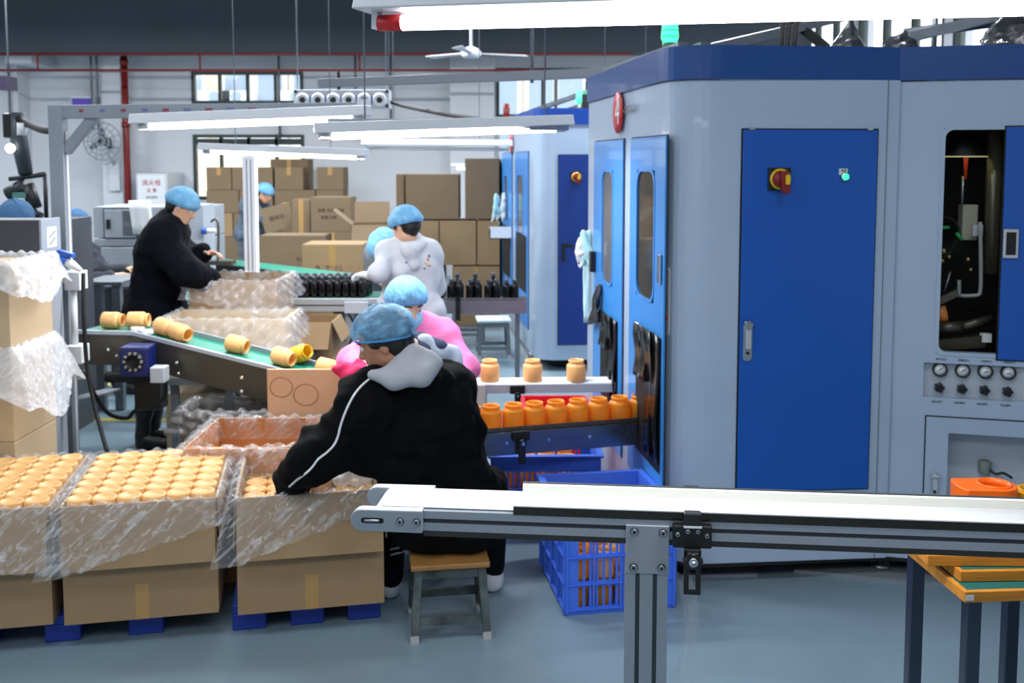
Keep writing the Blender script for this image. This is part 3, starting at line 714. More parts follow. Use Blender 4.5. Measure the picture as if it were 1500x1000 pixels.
MB().cyl(RIN(1409, 231, 0.22) + Vector((0, 0, .1)), RIN(1409, 231, 0.22) + Vector((0, 0, .35)), 0.008).build('stem', M_black, sh, world=True)
MB().cyl(RIN(1459, 186, 0.26), RIN(1452, 400, 0.26), 0.035, 14).build('column_pipe', mat('olive_pipe', (108, 104, 84), rough=0.3, metal=0.4), m1, world=True)
MB().box(*(lambda a, b: (a.x, b.x, a.y, a.y + 0.05, b.z, a.z))(RIN(1411, 300, 0.25), RIN(1434, 352, 0.25))).build('valve_box', mat('ivory_plastic', (176, 176, 158), rough=0.5), m1, world=True, bevel=0.004)
MB().box(*(lambda a, b: (a.x, b.x, a.y - .06, a.y - .05, b.z, a.z))(RIN(1417, 328, 0.25), RIN(1432, 344, 0.25))).build('valve_label', M_wmetal, m1, world=True)
MB().cyl(RIN(1415, 225, 0.2), RIN(1414, 262, 0.2), 0.011, 10, 0.006).build('red_probe', mat('orange_red', (236, 72, 24), rough=0.4), m1, world=True)
MB().cyl(RIN(1411, 258, 0.2), RIN(1409, 300, 0.2), 0.007, 8).build('probe_tube', M_steel, m1, world=True)
fr = smooth_path([RIN(1436, 325, 0.16), RIN(1437, 400, 0.16), RIN(1436, 425, 0.16), RIN(1432, 432, 0.16), RIN(1410, 433, 0.16), RIN(1405, 430, 0.16), RIN(1405, 410, 0.16)], 4)
MB().tube(fr, 0.009, 6).build('guard_frame', mat('pale_grey_guard', (150, 154, 152), rough=0.3), m1, world=True)
MB().cyl(RIN(1372, 334, 0.15), RIN(1391, 333, 0.15), 0.007, 8).build('green_coupling', mat('green_plastic', (40, 170, 90), rough=0.4), m1, world=True)
MB().cyl(RIN(1401, 341, 0.15), RIN(1409, 351, 0.15), 0.008, 8).build('green_coupling', mat('green_plastic', (40, 170, 90)), m1, world=True)
MB().tube(smooth_path([RIN(1372, 322, 0.17), RIN(1385, 318, 0.17), RIN(1400, 326, 0.17), RIN(1404, 345, 0.17), RIN(1392, 368, 0.17), RIN(1380, 378, 0.17)]), 0.006, 6).build('air_hose', M_rubber, m1, world=True)
for (px, py, r) in ((1382, 368, 0.016), (1380, 382, 0.013), (1390, 376, 0.012), (1418, 380, 0.012), (1422, 395, 0.01)):
    MB().sphere(RIN(px, py, 0.18), r).build('fitting', mat('brass', (160, 140, 90), rough=0.3, metal=0.9), m1, world=True)
MB().cyl(RIN(1392, 398, 0.15), RIN(1383, 428, 0.15), 0.005, 6).build('rod', M_steel, m1, world=True)
MB().beam(RIN(1366, 445, 0.15), RIN(1402, 428, 0.15), 0.03, 0.03).build('arm_link', M_dsteel, m1, world=True)
MB().cyl(RIN(1371, 461, 0.12), RIN(1386, 459, 0.12), 0.035, 16).build('amber_preform', mat('preform_amber', (206, 128, 60), rough=0.3), m1, world=True)
MB().cyl(RIN(1364, 462, 0.12), RIN(1372, 461, 0.12), 0.02, 12, 0.03).build('chuck', M_chrome, m1, world=True)
MB().cyl(RIN(1372, 480, 0.10), RIN(1410, 478, 0.10), 0.024, 12).build('cylinder_rod', M_dsteel, m1, world=True)
MB().cyl(RIN(1410, 478, 0.10), RIN(1452, 466, 0.14), 0.018, 12).build('cylinder_rod', M_dsteel, m1, world=True)
MB().beam(RIN(1366, 505, 0.10), RIN(1440, 498, 0.12), 0.06, 0.05).build('bed_rail', mat('oily_steel', (70, 66, 52), rough=0.4, metal=0.6), m1, world=True)
MB().box(*(lambda a, b: (a.x, b.x, a.y, a.y + 0.03, b.z, a.z))(RIN(1440, 489, 0.08), RIN(1454, 502, 0.08))).build('paper_tag', M_white, m1, world=True)
sd = door_leaf(m1, MR, sr(1463), sr(1463) + 0.5, Z(526, 4.16), Z(186, 4.16), M_mblue, name='sliding_door')
hb = MB().prism([(p[0], p[1]) for p in rrect(0.06, 0.125, 0.006)], 0, 0.012, MR @ Matrix.Translation((sr(1474.5), -0.012, Z(356, 4.16))) @ rotm('X', PI / 2)).build('flush_handle', M_chrome, sd, world=True, bevel=0.003)
MB().box(sr(1474.5) - 0.018, sr(1474.5) + 0.02, -0.0262, -0.0235, Z(356, 4.16) - 0.048, Z(356, 4.16) + 0.048, MR).build('handle_pocket', M_dark, hb, world=True)
# ---- green beacon and clutter on the roof
bx = W(981, 66, 4.75); bc = thing('beacon_lamp', 'green glowing beacon lamp standing on the near machine roof', 'lamp', (bx.x, bx.y, ZT - 0.06))
zb = ZT - 0.06
MB().lathe([(0, zb), (0.03, zb), (0.036, bx.z + 0.0), (0.036, bx.z + 0.01), (0, bx.z + 0.01)], 20, Matrix.Translation((bx.x, bx.y, 0))).build('socket', mat('beacon_base', (70, 140, 110), rough=0.3), bc, world=True)
MB().lathe([(0.030, 0.0), (0.042, 0.03), (0.034, 0.125), (0.028, 0.135), (0, 0.137)], 20, Matrix.Translation((bx.x, bx.y, bx.z + 0.005))).build('lens', mat('lit_beacon_green', (60, 255, 150), emit=2.6), bc, world=True)
for k in range(3): MB().lathe([(0.044 - .0045 * k, 0.03 + .03 * k), (0.0445 - .0045 * k, 0.034 + .03 * k)], 20, Matrix.Translation((bx.x, bx.y, bx.z + 0.005))).build('ridge', mat('beacon_base', (70, 140, 110)), bc, world=True)
# cable trays / rails along the roof edge
tr = thing('cable_tray', 'grey rails and cables lying along the near machine roof', 'cable tray', (0.8, 5, ZT - 0.06))
for dx in (0.10, 0.20): MB().beam((PL.x + dx, PL.y - 0.05, ZT + 0.035), (0.670 + dx, 4.5, ZT + 0.035), 0.05, 0.03).build('rail', M_galv, tr, world=True)
for t_ in (0.1, 0.45, 0.8):
    y = PL.y - 0.05 + (4.5 - PL.y) * t_; MB().box(PL.x + 0.08 + 0.2 * t_, PL.x + 0.26 + 0.2 * t_, y, y + 0.03, ZT - 0.06, ZT + 0.02).build('support', M_galv, tr, world=True)
cb = MB().tube(smooth_path([W(912, 178, 5.5), W(908, 150, 5.5), W(890, 130, 5.55), W(887, 120, 5.6), W(905, 116, 5.6), W(935, 117, 5.5), W(965, 108, 5.3), W(985, 100, 5.2)]), 0.014, 8).build('black_hose', M_rubber)
mark(cb, 'black hose looping from the lamp beam to the near machine roof', 'hose')
# crumpled film on the roof
def crumple(name, label, c, r, m, seed, group=None, cat='plastic bag', squash=(1, 1, 1), res=0.012, base=None, amp=0.02, fr=38, peak=False):
    t = SDF(); rs = np.random.RandomState(seed)
    c = np.array(c, float)
    if peak: t.cone(c - np.array((0, 0, r[2] * .5)), c + np.array((r[0] * .1, 0, r[2] * .9)), r[0] * .95, r[0] * .15, k=.02); t.cone(c - np.array((r[0] * .5, 0, r[2] * .5)), c + np.array((0, 0, r[2] * .4)), r[0] * .5, r[0] * .2, k=.02)
    else: t.ell(c, np.array(r), k=0.02)
    for k in range(0 if peak else 7):
        v = rs.normal(size=3) * np.array(r) * 0.55; t.cone(c, c + v, min(r) * 0.45, min(r) * 0.2, k=0.02)
    t.noise(amp, fr, seed); t.noise(amp * 0.45, fr * 2.4, seed + 5)
    if base is not None: t.cut((0, 0, base), (0, 0, -1))
    root = thing(name, label, cat, (c[0], c[1], base if base is not None else c[2] - r[2]), group=group)
    sdf_obj('crumpled_film', t, res, m, root)
    return root
rb = ZT - 0.058
p = W(1243, 58, 4.9); crumple('plastic_bag', 'grey crumpled film bag on the machine roof, at the start of the bright windows', (p.x, p.y, p.z), (0.085, 0.08, 0.10), M_dfilm, 3, base=rb, peak=True, amp=.008, fr=60)
p = W(1322, 60, 4.8); crumple('plastic_bag', 'low grey crumpled film bag in the middle of the machine roof', (p.x, p.y, p.z), (0.09, 0.08, 0.05), M_dfilm, 4, base=rb, peak=True, amp=.010, fr=60)
p = W(1480, 40, 4.55); crumple('plastic_bag', 'grey crumpled film bag on the machine roof beside the frame edge', (p.x, p.y, p.z), (0.12, 0.10, 0.12), M_dfilm, 5, base=rb, peak=True, amp=.012, fr=55)
rt = thing('roof_duct', 'dark ribbed duct and pipes lying on the machine roof', 'duct', (2.0, 5.4, rb))
MB().box(1.55, 2.9, 5.15, 5.35, rb, rb + 0.10).build('green_cover', mat('dark_green_paint', (30, 62, 50), rough=0.6), rt, world=True)
for k in range(9): MB().box(1.58 + k * 0.14, 1.60 + k * 0.14, 5.13, 5.15, rb, rb + 0.10).build('rib', M_rubber, rt, world=True)
MB().beam(W(1312, 60, 5.3), W(1500, 14, 5.1), 0.06, 0.05).build('slanted_rail', M_galv, rt, world=True)
MB().cyl(W(1325, 50, 5.3), W(1500, 26, 5.2), 0.03, 10).build('pipe', M_galv, rt, world=True)
MB().beam(W(1140, 12, 6.2), W(1210, 70, 6.0), 0.06, 0.05).build('slanted_post', M_rubber, rt, world=True)
MB().beam(W(1000, 80, 5.7), W(1290, 12, 6.4), 0.10, 0.05).build('cross_rail', M_galv, rt, world=True)
for px in (1133, 1142, 1152): MB().cyl((X(px, 5.6), 5.6, rb), (X(px + 6, 5.6), 5.6, rb + 0.35), 0.014, 8).build('upright', M_rubber, rt, world=True)
MB().cyl((X(1355, 5.4), 5.4, rb), (X(1358, 5.4), 5.4, rb + 0.42), 0.016, 8).build('upright', M_galv, rt, world=True)

# ---- the second machine behind
m2 = thing('blow_moulding_machine', 'second grey and blue machine standing behind the near one', 'machine', (0.9, 9.5, 0))
P2 = Vector((0.215, 8.58)); DL2 = DL; PL2 = P2 - DL2 * 2.8; DF2 = DF
ML_2 = plan(PL2, DL2); MF_2 = plan(P2, DF2)
def sl2(px): return hit(px, PL2, DL2)
def sf2(px): return hit(px, P2, DF2)
ZT2, ZG2 = 2.30, 2.16
a = P2 - DL2 * 0.2; b = P2 + DF2 * 0.2
cn2 = []
for k in range(9):
    t = k / 8; q = a * (1 - t) ** 2 + P2 * 2 * t * (1 - t) + b * t * t; cn2.append((q.x, q.y))
panel_cells(MB(), 2.6, ZB, ZG2, 0, 0.03, [], ML_2).build('side_panel', M_mgrey, m2, world=True)
seg_strip(MB(), cn2, ZB, ZG2, 0.03).build('corner_panel', M_mgrey, m2, world=True)
MB().box(0.2, 2.0, 0, 0.03, ZB, ZG2, MF_2).build('front_panel', M_mgrey, m2, world=True)
e2 = P2 + DF2 * 2.0
o2 = [(p[0] + (Vector(cn2[8]) - Vector(cn2[0])).normalized().y * 0, p[1]) for p in [tuple(PL2)] + cn2 + [tuple(e2)]]
seg_strip(MB(), [(p[0] - 0.008, p[1] - 0.010) for p in o2], ZG2, ZT2, 0.05).build('top_band', mat('band_blue', (10, 62, 150), rough=0.35), m2, world=True)
MB().prism(cn2 + [tuple(e2), (2.3, 11.6), tuple(PL2)], ZT2 - 0.1, ZT2 - 0.05).build('roof_sheet', M_mblue2, m2, world=True)
MB().prism([(p[0] + 0.12, p[1] + 0.15) for p in cn2] + [(e2.x, e2.y + .2), (2.3, 11.5), (PL2.x + .15, PL2.y)], 0.02, ZB).build('base_frame', M_rubber, m2, world=True)
dq = door_leaf(m2, MF_2, sf2(818), sf2(818) + 0.55, Z(503, 8.65), Z(227, 8.65), mat('deep_blue_enamel', (6, 48, 128), rough=0.35))
rotary_switch(dq, MF_2 @ Matrix.Translation((0, -0.012, 0)), sf2(843), Z(259, 8.65), 0.09)
MB().box(sf2(823), sf2(827), -0.03, 0, Z(383, 8.6), Z(356, 8.6), MF_2).box(sf2(823), sf2(838), -0.05, -0.03, Z(362, 8.6), Z(357, 8.6), MF_2).build('lever_handle', M_black, dq, world=True)
for (c0, c1, w0, w1, p0, p1) in ((737, 751, 740, 745, 256, 318), (756, 775, 759, 768, 255, 345)):
    def zq(py, px): return Z(py, (PL2 + DL2 * sl2(px)).y)
    dd = door_leaf(m2, ML_2, sl2(c0), sl2(c1), 0.30, 1.93, M_mblue_lit, win=(sl2(w0), sl2(w1), zq(p1, w0), zq(p0, w0)))
    MB().box(sl2(c0) + 0.1, sl2(c1) - 0.1, -0.016, -0.013, 0.62, 1.15, ML_2).build('entry_shade', M_dark, dd, world=True)  # dark sheet stands in for the shade inside the slot
mb = MB().lathe([(0, 0.001), (0.10, 0.001), (0.10, 0.004), (0, 0.004)], 24, ML_2 @ Matrix.Translation((sl2(751), -0.013, 2.02)) @ rotm('X', PI / 2)); mb.build('badge', mat('badge_red', (196, 52, 58)), m2, world=True)
for px, d in ((760, 8.9), (810, 8.8), (855, 8.8)):
    MB().cyl((X(px, d) + 0.12, d + 0.12, 0), (X(px, d) + 0.12, d + 0.12, ZB), 0.03, 10).build('levelling_foot', M_steel, m2, world=True)
# clutter above the second machine
bx = W(849, 150, 9.2); bc = thing('beacon_lamp', 'small green beacon lamp above the second machine roof', 'lamp', (bx.x, bx.y, ZT2 - 0.05))
MB().cyl((bx.x, bx.y, ZT2 - .05), (bx.x, bx.y, bx.z), 0.02, 10).build('socket', M_galv, bc, world=True)
MB().lathe([(0.03, 0), (0.036, 0.02), (0.026, 0.10), (0, 0.105)], 14, Matrix.Translation(bx)).build('lens', mat('lit_beacon_green', (60, 255, 150)), bc, world=True)
rt = thing('roof_rail', 'slanting grey rails and uprights on the second machine roof', 'rail', (1.0, 9.8, ZT2 - 0.05))
MB().beam(W(742, 176, 10.6), W(880, 128, 9.0), 0.04, 0.04).build('rail', M_galv, rt, world=True)
MB().beam(W(800, 172, 10.0), W(880, 146, 9.2), 0.04, 0.04).build('rail', M_galv, rt, world=True)
MB().cyl((X(858, 9.4), 9.4, ZT2 - 0.05), (X(858, 9.4), 9.4, Z(120, 9.4)), 0.012, 6).build('upright', M_rubber, rt, world=True)
MB().box(X(852, 9), X(863, 9), 9, 9.1, ZT2 - .05, Z(138, 9)).build('terminal_box', M_rubber, rt, world=True)
MB().cyl((X(742, 10.3), 10.3, ZT2 - 0.05), (X(742, 10.3), 10.3, Z(152, 10.3)), 0.035, 8).build('motor_stub', M_red, rt, world=True)

# ================================================================== foreground belt conveyor
def fgd(px): return 1.912 - (px - 620) * 0.000127          # depth of its near face along the frame
FA = W(620, 760, fgd(620)).to_2d(); FB = W(1500, 790, fgd(1500)).to_2d(); FD = (FB - FA).normalized()
MC = plan(FA, FD); LC = 1.55
def sc(px): return hit(px, FA, FD, 1.14)
fc = thing('belt_conveyor', 'aluminium belt conveyor with a white belt across the foreground', 'conveyor', (FA.x + 0.5, FA.y, 0))
z0 = W(760, 781.5, fgd(760)).z; z1 = z0 + 0.040; WB = 0.135
def rail(nm, y0, y1, parent):
    o = MB()
    o.box(0, LC, y0, y1, z0, z0 + 0.0155, MC).box(0, LC, y0, y1, z1 - 0.0155, z1, MC).box(0, LC, y0 + 0.006, y1 - 0.002, z0 + .0155, z1 - .0155, MC)
    q = o.build(nm, M_alug, parent, world=True)
    MB().box(0, LC, y0 + 0.0055, y0 + 0.006, z0 + 0.0155, z1 - 0.0155, MC).build('groove', M_groove, q, world=True)
    return q
rail('side_rail', 0, 0.03, fc); rail('side_rail', WB - 0.03, WB, fc)
MB().box(0.0, LC, 0.002, WB - .002, z0 - 0.012, z0, MC).build('return_tray', mat('dark_tray', (42, 42, 40), rough=0.5), fc, world=True)
# belt: a loop over an end roller
prof = [(LC, z1 + 0.003), (-0.085, z1 + 0.003)] + [(-0.085 + 0.02 * math.cos(a), z1 - 0.017 + 0.02 * math.sin(a)) for a in [PI / 2 + PI * k / 8 for k in range(1, 8)]] + [(-0.085, z1 - 0.037), (0.02, z1 - 0.037)]
MB().grid([[MC @ Vector((s, 0.012 + (WB - 0.024) * j, z)) for j in (0, 1)] for s, z in prof]).build('belt', M_belt, fc, world=True, solid=0.002)
MB().cyl(MC @ Vector((-0.085, 0.01, z1 - 0.017)), MC @ Vector((-0.085, WB - .01, z1 - 0.017)), 0.018, 16).build('end_roller', M_steel, fc, world=True)
def end_plate(y0, y1):
    L = -0.143; zc = z0 + 0.0205
    pts = [(0.0, z1 + 0.003), (0.0, z0 - 0.002)] + [(L + 0.02 + 0.022 * math.cos(a), zc + 0.022 * math.sin(a)) for a in [-PI / 2 - PI * k / 8 for k in range(0, 9)]]
    pts = [(p[0], p[1]) for p in pts]
    o = MB().prism([(p[0], p[1]) for p in reversed(pts)], -y1, -y0, MC @ rotm('X', PI / 2)).build('end_plate', M_alug, fc, world=True, bevel=0.002)
    return o
e1 = end_plate(-0.012, 0.012); e2 = end_plate(WB - 0.012, WB + 0.012)
zc = z0 + 0.021
MB().prism([(p[0] - 0.100, p[1] + zc) for p in rrect(0.046, 0.011, 0.0052)], 0.0122, 0.0126, MC @ rotm('X', PI / 2)).build('slot', M_rubber, e1, world=True)
MB().cyl(MC @ Vector((-0.116, -0.0128, zc)), MC @ Vector((-0.086, -0.0128, zc)), 0.0028, 8).build('tension_screw', M_steel, e1, world=True)
MB().cyl(MC @ Vector((-0.142, -0.002, zc)), MC @ Vector((-0.134, -0.002, zc)), 0.005, 8).build('screw_head', M_chrome, e1, world=True)
def bolt(parent, p, n, r=0.0062):
    p = Vector(p); n = Vector(n).normalized()
    o = MB().cyl(p, p + n * 0.003, r * 1.25, 14).build('bolt', M_groove, parent, world=True)
    MB().cyl(p + n * 0.003, p + n * 0.006, r, 12).build('bolt_head', M_steel, o, world=True)
    MB().cyl(p + n * 0.006, p + n * 0.0063, r * 0.5, 6).build('hex_socket', M_black, o, world=True)
nf = MC.to_3x3() @ Vector((0, -1, 0))
for px in (588, 612): bolt(e1, MC @ Vector((sc(px), -0.012, zc)), nf)
# guides
gz = z1 + 0.004
MB().box(sc(752), LC, -0.001, 0.008, z1 - 0.002, gz + 0.011, MC).build('guide_rail', mat('steel_dark_reflection', (74, 70, 64), rough=0.18, metal=0.9), fc, world=True)  # stainless bar; the dark it mirrors is put into its colour
MB().box(sc(752), LC, -0.002, 0.0095, gz + 0.0112, gz + 0.0135, MC).build('guide_lip', M_white, fc, world=True)
sb = hit(766, FA + Vector((-FD.y, FD.x)) * 0.115, FD, 1.14)
MB().box(sb, LC, 0.112, 0.122, gz, gz + 0.0175, MC).build('guide_rail', mat('ivory_strip', (232, 230, 220), rough=0.5), fc, world=True)
MB().box(sb - .001, LC, 0.1225, 0.128, gz + 0.006, gz + 0.0195, MC).build('guide_backing', M_groove, fc, world=True)
# clamps
def clamp(pxc, y, face):
    s = hit(pxc, FA + Vector((-FD.y, FD.x)) * y, FD, 1.14)
    o = MB().box(s - 0.037, s + 0.037, y + (-0.022 if face else 0.006), y + (0.0 if face else 0.03), z1 - 0.048, z1 - 0.004, MC).build('guide_clamp', M_black, fc, world=True, bevel=0.003)
    yy = y - 0.022 if face else y + 0.03
    MB().box(s - 0.0165, s + 0.0165, yy - 0.005 if face else y + .004, yy + 0.018 if face else y + .016, z1 - 0.004, gz + 0.018, MC).build('clamp_tab', mat('black_satin', (26, 28, 32), rough=0.35), o, world=True, bevel=0.003)
    MB().box(s - 0.0170, s + 0.0170, yy - 0.0055 if face else y + .002, yy - 0.003 if face else y + .004, z1 - 0.006 if face else gz + .001, z1 - 0.002 if face else gz + .004, MC).build('tab_edge', M_white, o, world=True)
    if face:
        for dx, dz in ((-0.028, -0.020), (-0.009, -0.013), (0.010, -0.013), (0.027, -0.021)): bolt(o, MC @ Vector((s + dx, y - 0.022, z1 + dz)), nf, 0.0038)
        sb_ = MB().box(s - 0.016, s - 0.0065, y - 0.034, y - 0.024, z1 - 0.128, z1 - 0.05, MC).box(s + 0.0065, s + 0.016, y - 0.034, y - 0.024, z1 - 0.128, z1 - 0.05, MC).box(s - 0.016, s + 0.016, y - 0.034, y - 0.024, z1 - 0.134, z1 - 0.126, MC).box(s - 0.016, s + 0.016, y - 0.034, y - 0.022, z1 - 0.082, z1 - 0.046, MC)
        sb_.build('slotted_arm', M_black, o, world=True, bevel=0.0015)
        pts = [((0.017 + 0.0026 * math.cos(6 * q)) * math.cos(q), (0.017 + 0.0026 * math.cos(6 * q)) * math.sin(q)) for q in [2 * PI * j / 36 for j in range(36)]]
        MB().prism(pts, 0.034, 0.050, MC @ Matrix.Translation((s, y, z1 - 0.063)) @ rotm('X', PI / 2)).build('star_knob', M_black, o, world=True, bevel=0.003)
        MB().cyl(MC @ Vector((s, y - 0.05, z1 - 0.063)), MC @ Vector((s, y - 0.054, z1 - 0.063)), 0.0085, 16).build('washer', M_chrome, o, world=True)
        MB().lathe([(0.0055, 0), (0.0055, 0.006), (0.004, 0.008), (0.0, 0.008)], 6, MC @ Matrix.Translation((s, y - 0.054, z1 - 0.063)) @ rotm('X', PI / 2), sm=False).build('nut', M_steel, o, world=True)
clamp(1013, 0.0, True); clamp(1012, 0.128, False)
# post
sp0, sp1 = sc(916), sc(979); yc = -0.012
po = MB(); w = sp1 - sp0
gl = 0.0085
for a, b in ((0, w * 0.245), (w * 0.245 + gl, w * 0.755 - gl), (w * 0.755, w)):
    po.box(sp0 + a, sp0 + b, 0.0, 0.004, 0, z1 - 0.11, MC)
po.box(sp0, sp1, 0.004, 0.04, 0, z1 - 0.11, MC)
pp = po.build('post', M_alug, fc, world=True)
for a in (w * 0.245, w * 0.755 - gl): MB().box(sp0 + a, sp0 + a + gl, 0.0025, 0.004, 0, z1 - .11, MC).build('groove', M_groove, pp, world=True)
pl = MB().box(sp0 + 0.001, sp1 + 0.002, -0.006, 0, z1 - 0.108, z1 - 0.012, MC).build('post_plate', M_alug, fc, world=True, bevel=0.0015)
for px, py in ((929, 776), (971, 778), (928.5, 828), (969.5, 829)): bolt(pl, MC @ Vector((sc(px), -0.006, Z(py, fgd(px)))), nf, 0.0066)
MB().box(sp0 - 0.02, sp1 + 0.02, -0.05, 0.10, 0, 0.012, MC).build('foot_plate', M_alug, fc, world=True)
MB().box(sp0 + 1.05, sp1 + 1.05, 0, 0.04, 0, z0, MC).build('post', M_alug, fc, world=True)
# wisp of clear film hanging behind the clamp
rows = [[W(1000 + 14 * math.sin(i * .5) + 22 * (j / 5 - .5), 840 + i * 22, 1.95) + Vector((0, 0.012 * math.sin(j * 2 + i), 0)) for j in range(6)] for i in range(11)]
fo = MB().grid(rows).build('film_strip', mat('thin_clear_film', (240, 244, 248), rough=0.2, alpha=0.10, bump=0.5, bscale=40), solid=0.0008); mark(fo, 'wisp of clear film hanging under the foreground conveyor clamp', 'plastic film')

# ================================================================== stand with wooden frames
st = thing('steel_stand', 'dark steel stand carrying the stacked wooden frames under the foreground conveyor', 'stand', (1.08, 2.2, 0))
legs = [(0.958, 2.30), (0.985, 2.07), (1.33, 2.05), (1.20, 2.32)]
M_leg = mat('dark_steel_angle', (66, 76, 92), rough=0.3, metal=0.7)
for x, y in legs: MB().box(x, x + 0.032, y, y + 0.032, 0, 0.928).build('leg', M_leg, st, world=True, bevel=0.003)
MB().box(0.99, 1.35, 2.075, 2.095, 0.905, 0.928).box(0.965, 1.35, 2.31, 2.33, 0.905, 0.928).build('top_bar', M_leg, st, world=True)
def wood_frame(c, rz, z, label, w=0.46, d=0.40, tilt=0.0):
    t = thing('wooden_frame', label, 'frame', (c[0], c[1], z), rz, group='wooden screen frames')
    b = 0.034; h = 0.024
    MB().box(0, w, 0, b, 0, h).build('frame_bar', M_wood, t, bevel=0.002); MB().box(0, w, d - b, d, 0, h).build('frame_bar', M_wood, t, bevel=0.002)
    MB().box(0, b, b, d - b, 0, h).build('frame_bar', M_wood, t, bevel=0.002); MB().box(w - b, w, b, d - b, 0, h).build('frame_bar', M_wood, t, bevel=0.002)
    MB().box(0.01, w - .01, 0.01, d - 0.01, h - 0.001, h + 0.0005).build('screen_mesh', M_mesh, t)
    return t
f0 = wood_frame((0.945, 2.0), 0.07, 0.929, 'lowest wooden frame of the stack, with a small white sticker at its corner')
MB().box(0.002, 0.020, -0.0008, 0, 0.005, 0.017).build('sticker', M_white, f0)
wood_frame((0.955, 2.045), 0.04, 0.954, 'middle wooden frame of the stack on the steel stand', d=0.34)
wood_frame((0.895, 2.07), -0.02, 0.979, 'topmost wooden frame of the stack, pushed out towards the blue crate', d=0.32)
def ring_part(c, rz, z, m, label, scale=1.0, name='plastic_ring', h=0.052, tail=True):
    t = thing(name, label, 'plastic part', (c[0], c[1], z), rz)
    R, r = 0.05 * scale, 0.036 * scale; n = 36; mb = MB(); vs = []; fs = []
    out = []
    for k in range(n):
        q = 2 * PI * k / n; p = [R * math.cos(q), R * math.sin(q)]
        if tail and math.cos(q) < -0.25: p[0] = -R * 1.9 * min(1, (-math.cos(q)) ** 0.5); p[1] = R * 0.92 * math.sin(q) / max(0.35, abs(math.sin(q))) * min(1, abs(math.sin(q)) * 1.6)
        out.append(p)
    for (rr, zz_) in ((1, 0), (1, h)):
        vs += [(p[0], p[1], zz_) for p in out]
    for zz_ in (h, 0.0): vs += [(r * math.cos(2 * PI * k / n), r * math.sin(2 * PI * k / n), zz_) for k in range(n)]
    for a in range(3):
        for k in range(n): fs.append((a * n + k, a * n + (k + 1) % n, (a + 1) * n + (k + 1) % n, (a + 1) * n + k))
    mb.add(vs, fs).build('body', m, t, bevel=0.002)
    mb2 = MB().lathe([(r * 1.08, h), (r * 1.08, h + 0.004), (r * 0.98, h + 0.004), (r * 0.98, h - 0.01)], n); mb2.build('collar', m, t)
    return t
M_or = mat('orange_plastic', (255, 112, 16), rough=0.35, transl=0.15); M_ye = mat('amber_yellow_plastic', (222, 160, 20), rough=0.35, transl=0.15)
ring_part((1.132, 2.27), 0.0, 1.0055, M_or, 'bright orange plastic ring part behind the foreground conveyor', 0.98, h=0.088)
ring_part((1.232, 2.28), 0.3, 1.0055, M_ye, 'yellow plastic ring part beside the bright orange one', 0.88, h=0.07, tail=False)

# ================================================================== crates
def crate_tree(m, w, d, h, label, loc, rz, cat='crate', name='plastic_crate'):
    t = thing(name, label, cat, loc, rz)
    MB().box(0.012, w - 0.012, 0.012, d - 0.012, 0, 0.012).build('base', m, t)
    def wall(L, M):
        mb = MB(); c = 0.05
        mb.box(0, c, 0, 0.008, 0.0, h, M).box(L - c, L, 0, 0.008, 0, h, M)
        for zz0, zz1 in ((0, 0.03), (h * 0.28, h * 0.28 + 0.02), (h * 0.55, h * 0.55 + 0.02), (h * 0.80, h)):
            mb.box(c, L - c, 0, 0.008, zz0, zz1, M)
        n = max(6, int((L - 2 * c) / 0.026)); g = (L - 2 * c) / n
        for k in range(n + 1):
            x = c + g * k; mb.box(x - 0.005, x + 0.005, 0.0012, 0.0072, 0.03, h * 0.8, M)
        for k in range(5):
            x = 0.0 + (L - 0.008) * k / 4; mb.box(x, x + 0.008, -0.010, 0.0, 0.01, h - 0.01, M)
        for zz0 in (0.02, h * 0.30, h * 0.57, h * 0.82): mb.box(0, L, -0.009, 0.0, zz0, zz0 + 0.006, M)
        mb.build('wall', m, t)
    wall(w, Matrix.Identity(4)); wall(w, Matrix.Translation((w, d, 0)) @ rotm('Z', PI))
    wall(d, Matrix.Translation((w, 0, 0)) @ rotm('Z', PI / 2)); wall(d, Matrix.Translation((0, d, 0)) @ rotm('Z', -PI / 2))
    rm = MB(); e = 0.022
    rm.box(-e, w + e, -e, 0.004, h - 0.012, h).box(-e, w + e, d - 0.004, d + e, h - 0.012, h).box(-e, 0.004, 0.004, d - 0.004, h - 0.012, h).box(w - 0.004, w + e, 0.004, d - 0.004, h - 0.012, h)
    rm.build('rim', m, t, bevel=0.003)
    return t
c1 = crate_tree(M_bcrate, 0.46, 0.52, 0.42, 'blue lattice crate in front, standing on the floor beside the stool', (0.217, 3.90, 0), 0.16)
c2 = crate_tree(M_bcrate, 0.52, 0.40, 0.42, 'blue lattice crate standing further back under the jar conveyor', (-0.095, 4.72, 0), 0.02)
c3 = crate_tree(mat('red_crate_plastic', (214, 22, 34), rough=0.4), 0.36, 0.34, 0.42, 'red plastic crate on the floor behind the upper jar conveyor', (0.07, 5.60, 0), 0.0)

# ================================================================== jars
JR, JH = 0.0465, 0.112
def jar_mesh(name, m):
    return MB().lathe([(0, 0.005), (JR * 0.74, 0.005), (JR * 0.80, 0.0), (JR * 0.94, 0.0), (JR, 0.005), (JR, 0.078), (JR * 0.95, 0.086), (JR * 0.76, 0.092), (JR * 0.74, 0.094), (JR * 0.74, 0.098), (JR * 0.80, 0.099), (JR * 0.80, 0.109), (JR * 0.76, JH), (JR * 0.70, JH), (JR * 0.68, 0.092), (JR * 0.90, 0.082), (JR * 0.92, 0.012), (0, 0.010)], 22).build(name, m)
jar0 = jar_mesh('plastic_jar', M_jar); jarD = jar_mesh('plastic_jar', M_jar2); jarY = jar_mesh('plastic_jar', M_jary)
USED = {}
ORD = ('first', 'second', 'third', 'fourth', 'fifth', 'sixth', 'seventh', 'eighth', 'ninth', 'tenth', 'eleventh', 'twelfth')
